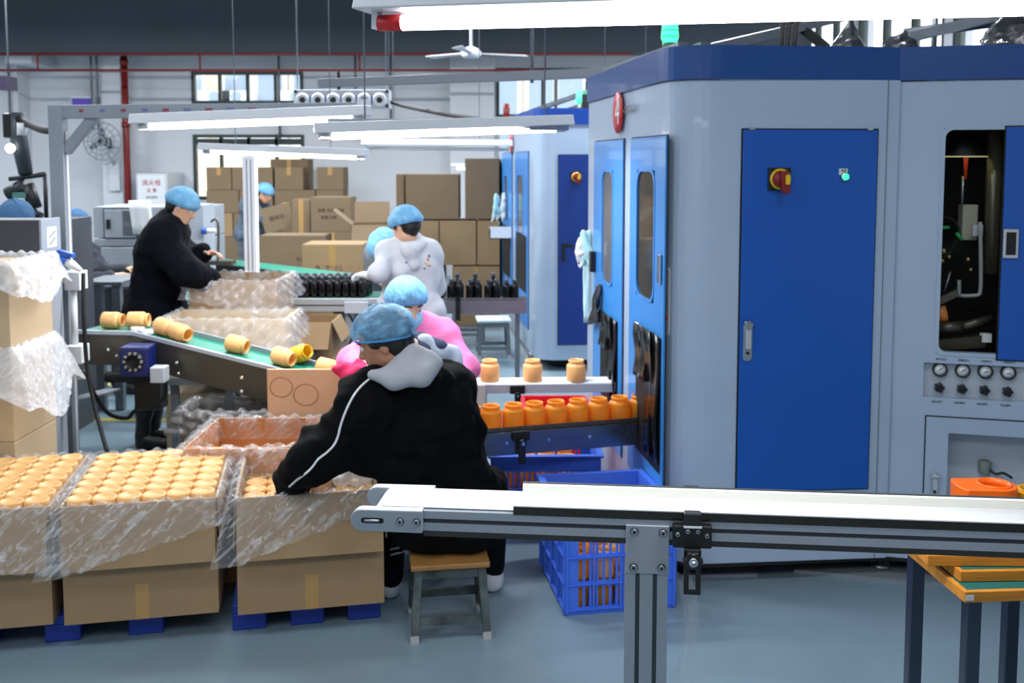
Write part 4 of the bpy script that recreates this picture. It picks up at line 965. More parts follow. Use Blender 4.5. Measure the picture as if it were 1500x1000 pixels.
def put_jar(src, loc, rot=(0, 0, 0), label='', group=None, big=1.0):
    if src.name in USED: o = src.copy(); COL.objects.link(o)
    else: o = src; USED[src.name] = 1
    o.location = loc; o.rotation_euler = rot; o.scale = (big, big, 1.0); mark(o, label, 'jar', group)
    return o
for crate, (w, d), (cx, cy), rz, nm in ((c1, (0.46, 0.52), (0.217, 3.90), 0.16, 'front blue crate'), (c2, (0.52, 0.40), (-0.095, 4.72), 0.02, 'rear blue crate')):
    Mx = Matrix.Translation((cx, cy, 0)) @ rotm('Z', rz); k = 0
    for lay in range(3 if nm[0] == 'r' else 2):
        for i in range(4):
            for j in range(4 if d > .45 else 3):
                if random.random() < 0.12: continue
                p = Mx @ Vector((0.07 + i * 0.104 + random.uniform(-.006, .006), 0.075 + j * (0.115 if d > .45 else .12), 0.014 + lay * 0.117))
                put_jar(random.choice((jar0, jarD, jarD)), p, (0, 0, random.random()), 'amber jar loaded inside the %s' % nm, 'jars in the %s' % nm)

# ================================================================== jar conveyors running into the near machine
def conveyor(name, label, A, B, z, width, side_h, mside, mbelt, guides=0.0, legs=(), lead=0.0):
    A, B = Vector((A[0], A[1])), Vector((B[0], B[1])); D = (B - A).normalized(); L = (B - A).length; M = plan(A, D)
    t = thing(name, label, 'conveyor', (A.x, A.y, 0))
    for y0, y1 in ((0, 0.02), (width - 0.02, width)): MB().box(0, L, y0, y1, z - side_h, z - 0.004, M).build('side_rail', mside, t, world=True, bevel=0.002)
    MB().box(-0.005, L, 0.012, width - 0.012, z - 0.012, z, M).build('belt', mbelt, t, world=True, bevel=0.003)
    for s in legs:
        for y0 in (0.0, width - 0.04): MB().box(s, s + 0.04, y0, y0 + 0.04, 0, z - side_h, M).build('leg', M_alu, t, world=True)
    if guides:
        for y0 in (-0.004, width - 0.004): MB().box(0, L, y0, y0 + 0.008, z + 0.012, z + 0.012 + guides, M).build('guide_rail', M_steel, t, world=True)
    return t, M, L
# upper
zu = 0.70
ta, Mu, Lu = conveyor('jar_conveyor', 'upper jar conveyor with a white belt running into the near machine', (X(696, 5.03), 5.03), (X(906, 5.08) + 0.02, 5.07), zu, 0.16, 0.05, M_alu, M_belt, legs=(0.02,))
MB().box(0, 0.05, -0.008, 0, 0.30, zu - .005, Mu).build('leg_plate', mat('cream_plate', (214, 214, 200), rough=0.4), ta, world=True)
def small_clamp(t, M, s, z, y=0.0, k=1.0):
    o = MB().box(s - 0.035 * k, s + 0.035 * k, y - 0.02, y, z - 0.04 * k, z, M).build('guide_clamp', M_black, t, world=True, bevel=0.003)
    MB().box(s - 0.014 * k, s + 0.014 * k, y - 0.03, y - 0.02, z - 0.13 * k, z - 0.02 * k, M).build('slotted_arm', M_black, o, world=True)
    MB().cyl(M @ Vector((s, y - 0.03, z - 0.045 * k)), M @ Vector((s, y - 0.045, z - 0.045 * k)), 0.016 * k, 12).build('knob', M_black, o, world=True)
    MB().cyl(M @ Vector((s, y - 0.045, z - 0.045 * k)), M @ Vector((s, y - 0.05, z - 0.045 * k)), 0.007 * k, 10).build('nut', M_chrome, o, world=True)
su = hit(758, (X(696, 5.03), 5.03), (X(906, 5.08) + 0.02 - X(696, 5.03), 0.04)) * math.hypot(X(906, 5.08) + 0.02 - X(696, 5.03), 0.04)
small_clamp(ta, Mu, su, zu - 0.006, 0.0, 1.1)
for k, (px, nm) in enumerate(((717, 'nearest the seated man'), (780.5, 'in the middle'), (845, 'nearest the machine'))):
    p = Vector((X(px, 5.09), 5.11, zu + 0.001)); put_jar(jar0, p, (0, 0, k), big=1.09, label= 'amber open jar standing on the upper jar conveyor, %s' % nm, group='jars on the upper jar conveyor')
# lower
zl_ = 0.617
A2, B2 = (X(640, 4.36), 4.345), (0.592, 4.60)
M_bsteel = mat('blue_tinted_steel', (104, 114, 132), rough=0.25, metal=0.8)
tb, Ml, Ll = conveyor('jar_conveyor', 'lower jar conveyor with a dark steel side, crowded with amber jars', A2, B2, zl_, 0.13, 0.11, M_bsteel, M_dsteel, legs=(0.04,))
MB().box(0, Ll, -0.006, 0.0, zl_ + 0.004, zl_ + 0.022, Ml).build('guide_rail', M_dsteel, tb, world=True)
for k in range(5): MB().cyl(Ml @ Vector((0.12 + k * .2, -0.001, zl_ - .05)), Ml @ Vector((0.12 + k * .2, -0.008, zl_ - .05)), 0.008, 10).build('screw', M_chrome, tb, world=True)
DA = (Vector(B2) - Vector(A2)).normalized()
small_clamp(tb, Ml, hit(762, A2, DA), zl_ + 0.005, -0.006, 1.15)
for k, px in enumerate((691, 719, 752, 783, 815, 847, 878, 909, 939)):
    s = hit(px, Vector(A2) + Vector((-DA.y, DA.x)) * 0.065, DA); p = Ml @ Vector((s, 0.065, zl_ + 0.001))
    put_jar(jarD, p, (0, 0, k * .7), big=1.10, label='amber jar on the lower jar conveyor, %s from the seated man' % ORD[k], group='row of jars on the lower jar conveyor')

# ================================================================== cartons
def carton_open(label, loc, rz, w, d, h, m, flaps=(), tape=True, name='open_carton', group=None, fl_len=None, pad=None):
    """flaps: {side: (length, angle)}; angle 0 = upright, PI = folded flat down outside; sides f, b, l, r"""
    t = thing(name, label, 'carton', loc, rz, group=group); k = 0.006
    MB().box(0, w, 0, d, 0, k).box(0, w, 0, k, k, h).box(0, w, d - k, d, k, h).box(0, k, k, d - k, k, h).box(w - k, w, k, d - k, k, h).build('body', m, t)
    for sd, (L, a) in dict(flaps).items():
        WW = w if sd in 'fb' else d
        M = {'f': Matrix.Identity(4), 'b': Matrix.Translation((w, d, 0)) @ rotm('Z', PI), 'l': Matrix.Translation((0, d, 0)) @ rotm('Z', -PI / 2), 'r': Matrix.Translation((w, 0, 0)) @ rotm('Z', PI / 2)}[sd]
        Mf = M @ Matrix.Translation((0, 0, h)) @ rotm('X', a)
        MB().box(0.004, WW - 0.004, 0, 0.005, 0, L, Mf).build('flap', m, t)
    if tape: MB().box(w * 0.5 - 0.025, w * 0.5 + 0.025, -0.0008, 0, 0.0, h * 0.3, None).build('tape', M_tape, t)
    if pad: MB().box(k, w - k, k, d - k, pad - 0.006, pad).build('layer_pad', m, t)
    return t
def carton_closed(label, loc, rz, w, d, h, m, prints=None, name='carton', group=None, tape=True, flapup=0.0):
    t = thing(name, label, 'carton', loc, rz, group=group)
    MB().box(0, w, 0, d, 0, h - 0.004).build('body', m, t, bevel=0.004)
    g = 0.002
    for y0, y1 in ((0.002, d / 2 - g), (d / 2 + g, d - 0.002)): MB().box(0.002, w - 0.002, y0, y1, h - 0.004, h, None).build('flap', m, t)
    if tape: MB().box(w * .5 - 0.03, w * .5 + .03, -0.001, 0.0, h * 0.65, h, None).build('tape', M_tape, t); 
    if prints:
        for (txt, fx, fz, sz) in prints: text('print', txt, sz, Vector((w * fx, -0.0012, h * fz)), rotm('X', PI / 2), M_ink, t, world=False)
    return t
def liner(label, loc, rz, w, d, h, hang, m=None, inside=0.10, out=0.012, seed=1, tilt=0.05, name='plastic_liner', group=None, amp=1.0):
    """a polythene bag lining an open carton: hang(side, u) gives how far it falls outside"""
    t = thing(name, label, 'plastic bag', loc, rz, group=group); rs = random.Random(seed)
    pts = []; NS = 46
    for sd, L in (('f', w), ('r', d), ('b', w), ('l', d)):
        for k in range(NS): pts.append((sd, k / NS, L))
    ph = [rs.uniform(0, 6.28) for _ in range(12)]
    rows = []; NT = 18
    for r in range(NT):
        row = []
        for i, (sd, u, L) in enumerate(pts):
            s = i / NS
            e = hang(sd, u)
            if r < 5: q = -inside * (1 - r / 5); o_ = -0.010 - 0.006 * math.sin(s * 21 + ph[0]); zz_ = h + q
            elif r == 5: o_ = -0.004; zz_ = h + 0.008
            elif r == 6: o_ = out * 0.7; zz_ = h + 0.012
            else:
                v = (r - 6) / (NT - 7); zz_ = h + 0.008 - e * v; o_ = out + tilt * v * e * 2.2
            wr = amp * (0.006 * math.sin(s * 17 + r * 0.55 + ph[1]) + 0.004 * math.sin(s * 41 - r * 0.9 + ph[2]) + 0.003 * math.sin(s * 77 + r * 0.7 + ph[3]))
            if r >= 7: o_ += abs(wr) * 1.6
            elif r < 5: o_ -= abs(wr) * 0.6
            zz_ += amp * (0.004 * math.sin(s * 33 + ph[4]) if r > 4 else 0) + (0.006 * math.sin(s * 60 + ph[5]) if 4 < r < 8 else 0)
            if sd == 'f': p = (u * w, -o_, zz_)
            elif sd == 'r': p = (w + o_, u * d, zz_)
            elif sd == 'b': p = (w - u * w, d + o_, zz_)
            else: p = (-o_, d - u * d, zz_)
            row.append(p)
        rows.append(row)
    # open the corners: corner points take both offsets
    for r in range(NT):
        for c, sx, sy in ((0, 0, 0), (NS, 1, 0), (2 * NS, 1, 1), (3 * NS, 0, 1)):
            a = rows[r][c - 1]; b = rows[r][(c + 1) % (4 * NS)]
            ex = max(abs(a[0] - (w if sx else 0)), abs(b[0] - (w if sx else 0))) ; ey = 0.012
            ox = (rows[r][(c + 2) % (4 * NS)][0], rows[r][(c + 2) % (4 * NS)][1]); oy = (rows[r][c - 2][0], rows[r][c - 2][1])
            x = ox[0] if abs(ox[0] - (w if sx else 0)) < abs(oy[0] - (w if sx else 0)) + 1 and c in (NS, 3 * NS) else oy[0]
            y = oy[1] if c in (NS, 3 * NS) else ox[1]
            rows[r][c] = (x, y, rows[r][c][2])
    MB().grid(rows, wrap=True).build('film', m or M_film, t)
    return t
RZ = 0.20
cR, sR = math.cos(RZ), math.sin(RZ)
BW, BD, BH, PZ = 0.560, 0.67, 0.455, 0.105
def loc_in(base, x, y, z=0): return (base[0] + x * cR - y * sR, base[1] + x * sR + y * cR, z)
# pallets
def pallet(label, base, w, d):
    t = thing('plastic_pallet', label, 'pallet', (base[0], base[1], 0), RZ)
    MB().box(0, w, 0, d, PZ - 0.035, PZ - 0.001).build('deck', M_bpal, t, bevel=0.004)
    for x in (0.0, w / 2 - 0.065, w - 0.13):
        for y in (0.0, d / 2 - 0.06, d - 0.12): MB().box(x, x + 0.13, y, y + 0.12, 0, PZ - 0.035).build('foot', M_bpal, t, bevel=0.006)
    return t
b2 = (-1.685, 3.60)
b1 = loc_in(b2, -0.605, 0.02)[:2]; b3 = (-1.055, 3.685)
pallet('blue plastic pallet under the two full cartons', loc_in(b2, -0.40, 0.09)[:2], 0.74, 0.56)
pallet('blue plastic pallet under the carton the seated man packs', loc_in(b3, -0.03, 0.09)[:2], 0.58, 0.56)
def hangA(f0, f1, rest=0.10):
    def g(sd, u):
        if sd == 'f': return f0 + (f1 - f0) * u
        if sd == 'r': return f1 + (rest - f1) * min(1, u * 2.5)
        if sd == 'l': return rest + (f0 - rest) * max(0, u * 2.5 - 1.5)
        return rest
    return g
fp = {'f': (0.235, PI * 0.93), 'b': (0.2, PI * 0.97), 'l': (0.2, PI * 0.985), 'r': (0.2, PI * 0.985)}
specs = [(b1, BH, 0.355, hangA(0.16, 0.24), 1, 'first open carton, cut by the frame edge, full of amber jars', 'bag lining the full carton at the frame edge'),
         (b2, BH, 0.355, hangA(0.25, 0.10), 2, 'open kraft carton full of amber jars, second in the front row', 'bag lining the second full carton of the front row'),
         (b3, BH + 0.005, 0.275, hangA(0.24, 0.06), 3, 'open kraft carton the seated man is packing', 'bag lining the carton the seated man is packing')]
for i, (b, h, pad, hg, seed, lab, lab2) in enumerate(specs):
    carton_open(lab, (b[0], b[1], PZ), RZ, BW, BD, h, M_kraft, fp, pad=pad, group='open cartons of the front row')
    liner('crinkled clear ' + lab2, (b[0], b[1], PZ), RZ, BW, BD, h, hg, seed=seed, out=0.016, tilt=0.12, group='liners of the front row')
P_ = (BW - 0.02) / 6
for i, b in enumerate((b1, b2)):
    for a in range(6):
        for c in range(7):
            if i == 0 and a < 1: continue
            x = 0.01 + P_ * (a + 0.5); y = 0.012 + 0.0915 * (c + 0.5)
            l = loc_in(b, x, y, PZ + 0.355 + JH + 0.0005 + random.uniform(0, .003))
            put_jar(jar0, l, (PI, 0, random.random() * 6), 'amber jar packed upside down in the %s' % ('carton cut by the frame edge' if i == 0 else 'second carton of the front row'), 'jars packed in the ' + ('frame-edge carton' if i == 0 else 'second carton'))
for a, c in ((0, 2), (0, 3), (0, 4), (1, 2), (1, 3), (1, 4), (2, 3), (2, 4), (2, 5), (3, 5), (0, 5), (1, 5), (5, 1), (5, 2), (4, 2)):
    l = loc_in(b3, 0.01 + P_ * (a + .5), 0.012 + 0.0915 * (c + .5), PZ + 0.275 + JH + 0.0005)
    put_jar(jar0, l, (PI, 0, random.random() * 6), 'amber jar lying in the carton the seated man is packing', 'jars in the carton being packed')
p = loc_in(b3, 0.46, 0.30, PZ + BH - 0.02)
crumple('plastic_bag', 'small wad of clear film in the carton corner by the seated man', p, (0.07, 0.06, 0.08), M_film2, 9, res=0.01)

# ================================================================== stools
def stool(label, loc, rz, w, d, h, seatm, legm, cover=None, name='stool', group=None):
    t = thing(name, label, 'stool', loc, rz, group=group)
    MB().box(-w / 2, w / 2, -d / 2, d / 2, h - 0.022, h).build('seat', seatm, t, bevel=0.006)
    if cover: MB().box(-w / 2 - .004, w / 2 + .004, -d / 2 - .004, d / 2 + .004, h - 0.016, h + 0.004).build('cover', cover, t, bevel=0.006)
    g = 0.02; L = {}
    for sx in (-1, 1):
        for sy in (-1, 1):
            a = Vector((sx * (w / 2 - 0.03), sy * (d / 2 - 0.03), h - 0.022)); b = Vector((sx * (w / 2 - 0.012), sy * (d / 2 - 0.012), 0.0)); L[sx, sy] = (a, b)
            lg = MB().beam(b + Vector((0, 0, 0.012)), a, 0.031, 0.031, up=(1, 0, 0)).build('leg', legm, t, bevel=0.003)
            MB().box(b.x - 0.016, b.x + 0.016, b.y - 0.016, b.y + 0.016, 0, 0.03).build('rubber_foot', mat('pale_rubber', (176, 178, 176), rough=0.7), lg)
    for f_, nm in ((0.28, 'stretcher'), (0.92, 'apron')):
        for (p, q) in (((-1, -1), (1, -1)), ((1, -1), (1, 1)), ((1, 1), (-1, 1)), ((-1, 1), (-1, -1))):
            A = L[p][1].lerp(L[p][0], f_); B = L[q][1].lerp(L[q][0], f_); MB().beam(A, B, 0.02, 0.032).build(nm, legm, t)
    return t
M_seatw = mat('taped_wood_seat', (150, 108, 60), rough=0.35, var=0.15, vscale=7, stretch=(1, 5, 1))
stool('low steel stool with a brown taped seat under the seated man', (-0.255, 3.83, 0), 0.14, 0.305, 0.29, 0.305, M_seatw, mat('worn_steel_tube', (104, 112, 112), rough=0.5, metal=0.3, var2=(46, 50, 48), vscale=12))
stool('grey stool with a pale cloth seat in front of the second machine', (X(722, 9.25), 9.3, 0), 0.1, 0.31, 0.30, 0.36, M_wmetal, M_galv, cover=mat('pale_blue_cloth', (206, 218, 222), rough=0.9, var=0.08, vscale=20))
stool('grey stool farther back under the bottle conveyor', (X(685, 9.9), 9.95, 0), 0.0, 0.33, 0.30, 0.42, M_wmetal, M_galv)

# ================================================================== lamp frame, beams and trays above the lines
lf = thing('lamp_gantry', 'grey aluminium profile frame with a diagonal brace carrying a lamp', 'frame', (W(94, 400, 5.2).x, 5.2, 0))
xp = W(94, 420, 5.2).x; zb = W(300, 164, 5.2).z; hw = 0.037
MB().box(xp - hw, xp + hw, 5.2 - hw, 5.2 + hw, 0, zb + 0.035).build('post', M_alug, lf, world=True, bevel=0.003)
MB().box(xp + hw + .0005, xp + hw + 0.006, 5.19, 5.21, 0.3, zb - .1).build('groove_strip', M_white, lf, world=True)
MB().beam((xp - hw, 5.2, zb), W(541, 160, 5.02), 0.05, 0.07).build('beam', M_alug, lf, world=True, bevel=0.003)
a, b = W(97, 222, 5.2), W(140, 168, 5.2); MB().beam(a, b, 0.05, 0.05, up=(0, 1, 0)).build('brace', M_alug, lf, world=True, bevel=0.003)
for k in range(13):
    t_ = 0.10 + k * 0.068; p = Vector((xp, 5.2, zb)).lerp(W(541, 160, 5.02), t_)
    MB().box(p.x - 0.035, p.x + 0.035, p.y - 0.0275, p.y - 0.0255, p.z - 0.004, p.z + 0.012).build('film_print', mat('blue_print', (110, 122, 170)) if k % 2 else mat('red_print', (150, 70, 84)), lf, world=True)
MB().box(*(lambda q: (q.x - .03, q.x + .03, q.y - .03, q.y + .03, q.z - .03, q.z + .05))(W(533, 160, 5.02))).build('end_clip', M_white, lf, world=True)
pb = thing('profile_beam', 'second aluminium profile beam with printed film carrying the lit lamp above the pink worker', 'beam', W(650, 183, 4.85))
A, B = W(480, 182, 4.75), W(832, 183, 4.95)
MB().beam(A, B, 0.05, 0.055).build('beam', M_alug, pb, world=True, bevel=0.003)
for k in range(10):
    p = A.lerp(B, 0.08 + k * .095); MB().box(p.x - 0.03, p.x + 0.03, p.y - 0.0275, p.y - 0.0255, p.z, p.z + 0.012).build('film_print', mat('red_print', (150, 70, 84)) if k % 2 else mat('blue_print', (110, 122, 170)), pb, world=True)
for q in (0.15, 0.9):
    p = A.lerp(B, q); MB().cyl(p, (p.x, p.y, 4.2), 0.004, 5).build('hanger_wire', M_galv, pb, world=True)
ct = thing('cable_trunking', 'long grey cable trunking hung under the roof towards the near machine', 'trunking', W(690, 115, 7))
A, B = W(468, 122, 7.2), W(905, 106, 6.6)
MB().beam(A, B, 0.07, 0.062).build('channel', mat('trunking_grey', (126, 134, 144), rough=0.4), ct, world=True, bevel=0.004)
for q in (0.07, 0.73):
    p = A.lerp(B, q); MB().cyl(p - Vector((0, 0, .05)), (p.x, p.y, 4.2 if q > .5 else p.z + .08), 0.012, 6).build('hanger_rod', M_rubber if q < .5 else M_galv, ct, world=True)
p = A.lerp(B, 0.25); MB().cyl(p, (p.x, p.y, 4.2), 0.004, 5).build('hanger_wire', M_galv, ct, world=True)
# box of six round nozzles
nb = thing('nozzle_box', 'grey panel box with six round black-eyed nozzles hung below the trunking', 'nozzle box', W(500, 145, 8))
a, b = W(430, 131, 8), W(570, 158, 8)
MB().box(a.x, b.x, 8, 8.18, b.z, a.z).build('panel', mat('pale_grey_panel', (190, 196, 204), rough=0.4), nb, world=True, bevel=0.006)
for k in range(6):
    c = W(443 + k * 22.6, 146.5, 8)
    o = MB().lathe([(0.058, 0), (0.056, 0.01), (0.04, 0.016), (0.022, 0.006)], 20, Matrix.Translation((c.x, 8, c.z)) @ rotm('X', PI / 2)).build('nozzle', M_white, nb, world=True)
    MB().cyl((c.x, 8.0, c.z), (c.x, 7.992, c.z), 0.025, 16).build('eye', M_black, o, world=True)
    if k < 5: MB().box(c.x + 0.055, c.x + 0.068, 7.995, 8.0, c.z - .03, c.z + .03).build('blue_tab', mat('tab_blue', (60, 96, 170)), nb, world=True)
for px in (436, 566): q = W(px, 131, 8.05); MB().cyl(q, (q.x, q.y, 4.2), 0.006, 6).build('hanger_rod', M_galv, nb, world=True)
for px in (433, 567):
    for py in (134, 155): q = W(px, py, 8); MB().box(q.x - .012, q.x + .012, 7.992, 8.0, q.z - .012, q.z + .012).build('corner_cap', M_black, nb, world=True)
o = MB().tube(smooth_path([W(568, 148, 8.1), W(590, 155, 7.9), W(640, 165, 6.5), W(690, 173, 5.2), W(720, 178, 4.93)]), 0.014, 8).build('black_cable', M_rubber); mark(o, 'thick black cable sagging from the nozzle box to the lamp beam', 'cable')
# ceiling fan
c = W(690, 78, 12)
cf = thing('ceiling_fan', 'pale ceiling fan with three blades hanging before the dark beam', 'fan', c)
MB().lathe([(0, -0.06), (0.10, -0.05), (0.13, 0), (0.10, 0.05), (0.03, 0.08), (0, 0.08)], 20, Matrix.Translation(c)).build('motor', M_wmetal, cf, world=True)
MB().cyl(c + Vector((0, 0, .07)), (c.x, c.y, 4.2), 0.018, 8).build('down_rod', M_wmetal, cf, world=True)
for k in range(3):
    a = 0.35 + k * 2 * PI / 3; M = Matrix.Translation(c) @ rotm('Z', a)
    MB().prism([(0.10, -0.03), (0.7, -0.07), (0.72, 0.05), (0.10, 0.03)], -0.004, 0.004, M @ rotm('X', 0.2)).build('blade', M_wmetal, cf, world=True)
# wall fan on the pilaster
c = W(149, 207, 14.9)
wf = thing('wall_fan', 'white caged wall fan mounted on the pilaster at the back', 'fan', c)
M_cage = mat('cage_grey', (140, 148, 152), rough=.4)
for r, n_ in ((0.28, 26), (0.20, 22), (0.13, 18), (0.07, 14)):
    MB().tube([c + Vector((r * math.cos(q), -0.08 + 0.10 * (r / 0.27) ** 2, r * math.sin(q))) for q in [2 * PI * k / n_ for k in range(n_)]], 0.010, 5, closed=True).build('cage_ring', M_cage, wf, world=True)
for k in range(16):
    q = 2 * PI * k / 16; MB().tube([c + Vector((0.03 * math.cos(q), -0.08, 0.03 * math.sin(q))), c + Vector((0.15 * math.cos(q), -0.06, 0.15 * math.sin(q))), c + Vector((0.27 * math.cos(q), 0.02, 0.27 * math.sin(q)))], 0.005, 4).build('cage_wire', M_cage, wf, world=True)
for k in range(3):
    M = Matrix.Translation(c) @ rotm('Y', 0.5 + k * 2 * PI / 3); MB().prism([(0.02, -0.03), (0.14, -0.06), (0.22, 0.0), (0.14, 0.05), (0.02, 0.03)], -0.004, 0.004, M @ rotm('X', PI / 2) @ rotm('X', 0.3)).build('blade', mat('grey_blade', (72, 80, 86), rough=0.4), wf, world=True)
MB().cyl(c + Vector((0, 0.02, 0)), c + Vector((0, 0.22, 0)), 0.07, 14).build('motor', mat('dark_grey_motor', (70, 76, 80), rough=0.5), wf, world=True)
MB().tube([c + Vector((0, 0.2, 0)), c + Vector((0, 0.25, -0.2)), c + Vector((0, 0.45, -0.35))], 0.025, 8).build('bracket', M_wmetal, wf, world=True)
MB().box(c.x - .08, c.x + .08, 15.33, 15.4, c.z - .75, c.z - .28).build('wall_plate', M_wmetal, wf, world=True)
# insect killer, alarm, sign
a, b = W(104, 143, 15.3), W(134, 157, 15.3)
ik = thing('insect_killer', 'small violet glowing insect killer lamp high on the back wall', 'lamp', (a.x, 15.3, b.z))
MB().box(a.x, b.x + .04, 15.3, 15.8, b.z, a.z + .02).build('housing', M_wmetal, ik, world=True)
MB().box(a.x + .02, b.x, 15.28, 15.3, b.z + .01, a.z - .02).build('violet_grid', mat('violet_glow', (76, 56, 160), emit=0.5), ik, world=True)
for k in range(5): z = b.z + .03 + k * .025; MB().box(a.x + .02, b.x, 15.275, 15.28, z, z + .006).build('grid_bar', M_black, ik, world=True)
a, b = W(199, 254, 15.0), W(246, 301, 15.0)
sg = thing('notice_board', 'white framed notice with red Chinese lettering on the back wall', 'sign', (a.x, 15.0, b.z))
MB().box(a.x, b.x, 15.0, 15.8, b.z, a.z).build('case', M_wmetal, sg, world=True, bevel=0.01)
MB().box(a.x + .03, b.x - .03, 14.99, 15.0, b.z + .03, a.z - .03).build('sheet', M_white, sg, world=True)
cx = (a.x + b.x) / 2
text('heading', '消火栓', 0.10, (cx, 14.985, W(220, 268, 15).z), rotm('X', PI / 2), mat('sign_red', (186, 40, 40)), sg)
text('line', '注 意', 0.07, (cx, 14.985, W(220, 279, 15).z), rotm('X', PI / 2), mat('sign_red', (186, 40, 40)), sg)
text('line', '请勿遮挡', 0.045, (cx, 14.985, W(220, 289, 15).z), rotm('X', PI / 2), mat('sign_grey', (110, 110, 114)), sg)
c = W(170, 275, 15.35); o = MB().cyl((c.x, 15.4, c.z), (c.x, 15.34, c.z), 0.05, 14).build('alarm_button', M_redp); mark(o, 'small red alarm button on the back pilaster', 'alarm')

# ================================================================== grey cabinets
cb = thing('control_cabinet', 'charcoal control cabinet with light grey edge standing behind the cartons, cut by the frame', 'cabinet', (-2.7, 5.0, 0))
d = 4.80; x0, x1, x2 = W(-120, 480, d).x, W(63, 480, d).x, W(91, 480, d).x; zt = W(30, 322, d).z
M_char = mat('charcoal_enamel', (66, 70, 76), rough=0.4); M_lgrey = mat('light_grey_enamel', (150, 158, 168), rough=0.4)
MB().box(x0, x1, d, d + 0.19, 0.06, zt).build('body', M_char, cb, world=True, bevel=0.004)
MB().box(x1, x1 + .012, d - 0.005, d + 0.2, 0.0, zt + 0.003).build('side_sheet', M_lgrey, cb, world=True, bevel=0.003)
for (p0, p1, q0, q1) in ((-60, 55, 437, 550), (-60, 56, 569, 700)):
    a, b = W(p0, q0, d), W(p1, q1, d); o = MB().box(a.x, b.x, d - 0.012, d - .002, b.z, a.z).build('door', M_char, cb, world=True, bevel=0.003)
    k = W(43, 536 if q0 < 500 else 591, d); MB().cyl((k.x, d - .012, k.z), (k.x, d - .03, k.z), 0.012, 10).build('knob', M_chrome, o, world=True)
    MB().box(a.x - .006, b.x + .006, d - 0.004, d - .001, b.z - .006, a.z + .006).build('seam', M_black, o, world=True)
a = W(63, 420, d); MB().box(x0, x1, d - .003, d, a.z - .003, a.z + .003).build('seam', M_black, cb, world=True)
k = W(80, 347, d + .1); MB().box(x1 + .012, x1 + .014, d + .05, d + .15, k.z - .05, k.z + .05).build('maker_plate', M_white, cb, world=True)
for dz_ in (-.02, .015): MB().beam((x1 + .0145, d + .07, k.z + dz_ - .015), (x1 + .0145, d + .13, k.z + dz_ + .015), .002, .008, up=(1, 0, 0)).build('plate_mark', M_char, cb, world=True)
# plug, boxes and bracket on the frame post
ip = thing('industrial_plug', 'blue and white industrial plug in the socket on the cabinet edge', 'plug', W(92, 381, 4.78))
MB().prism(rrect(0.075, 0.07, 0.01), 0, 0.05, Matrix.Translation(W(85, 379, 4.92)) @ rotm('X', PI / 2)).build('socket_body', mat('socket_blue', (28, 84, 176), rough=0.4), ip, world=True, bevel=0.006)
MB().cyl(W(86, 378, 4.87), W(98, 384, 4.87), 0.03, 14).build('blue_collar', mat('socket_blue', (28, 84, 176)), ip, world=True)
MB().prism([(-.02, 0), (.055, -.01), (.055, .008), (-.02, .03)], -.02, .02, Matrix.Translation(W(92, 374, 4.87)) @ rotm('X', PI / 2)).build('flip_lid', mat('socket_blue', (28, 84, 176)), ip, world=True)
MB().tube([W(97, 383, 4.87), W(106, 388, 4.87), W(119, 396, 4.87)], [0.026, 0.022, 0.010], 12).build('plug_body', M_white, ip, world=True)
for (p0, p1, q0, q1, lab) in ((98, 122, 397, 424, 'white junction box on the frame post below the plug'), (99, 125, 505, 531, 'white junction box low on the frame post, above the channel bracket')):
    a, b = W(p0, q0, 5.10), W(p1, q1, 5.10); o = MB().box(a.x, b.x, 5.06, 5.16, b.z, a.z).build('junction_box', M_white, bevel=0.004); mark(o, lab, 'junction box', 'junction boxes')
a, b = W(107, 424, 5.12), W(107, 505, 5.12); o = MB().cyl((a.x, 5.12, b.z), (a.x, 5.12, a.z), 0.018, 10).build('conduit_pipe', M_white); mark(o, 'short white conduit joining the two junction boxes', 'conduit')
br = thing('channel_bracket', 'grey channel bracket bolted to the lamp frame post', 'bracket', W(100, 590, 5.15))
a, b = W(77, 548, 5.15), W(102, 595, 5.15)
MB().box(a.x, b.x, 5.12, 5.16, b.z, a.z).build('web', M_lgrey, br, world=True)
MB().beam(W(75, 549, 5.14), W(118, 543, 5.6), 0.10, 0.01).build('flange', M_lgrey, br, world=True)
MB().beam(W(78, 594, 5.14), W(165, 570, 6.0), 0.10, 0.01).build('flange', M_lgrey, br, world=True)
for px, py in ((80, 588), (97, 583)): q = W(px, py, 5.12); MB().cyl(q, q - Vector((0, .012, 0)), 0.012, 8).build('bolt', M_chrome, br, world=True)
for lab, pts in (('black cable hanging down past the frame post to the floor', [W(122, 400, 5.0), W(123, 470, 4.95), W(128, 540, 4.95), W(140, 600, 4.9), W(157, 662, 4.75)]),
                 ('black cable looping from the junction box to the conveyor motor', [W(101, 533, 5.1), W(125, 548, 5.1), W(140, 580, 5.15), W(160, 606, 5.25), W(186, 612, 5.3), W(200, 600, 5.25), W(238, 585, 5.15), W(243, 560, 5.1)])):
    o = MB().tube(smooth_path(pts), 0.011, 8).build('black_cable', M_rubber); mark(o, lab, 'cable')
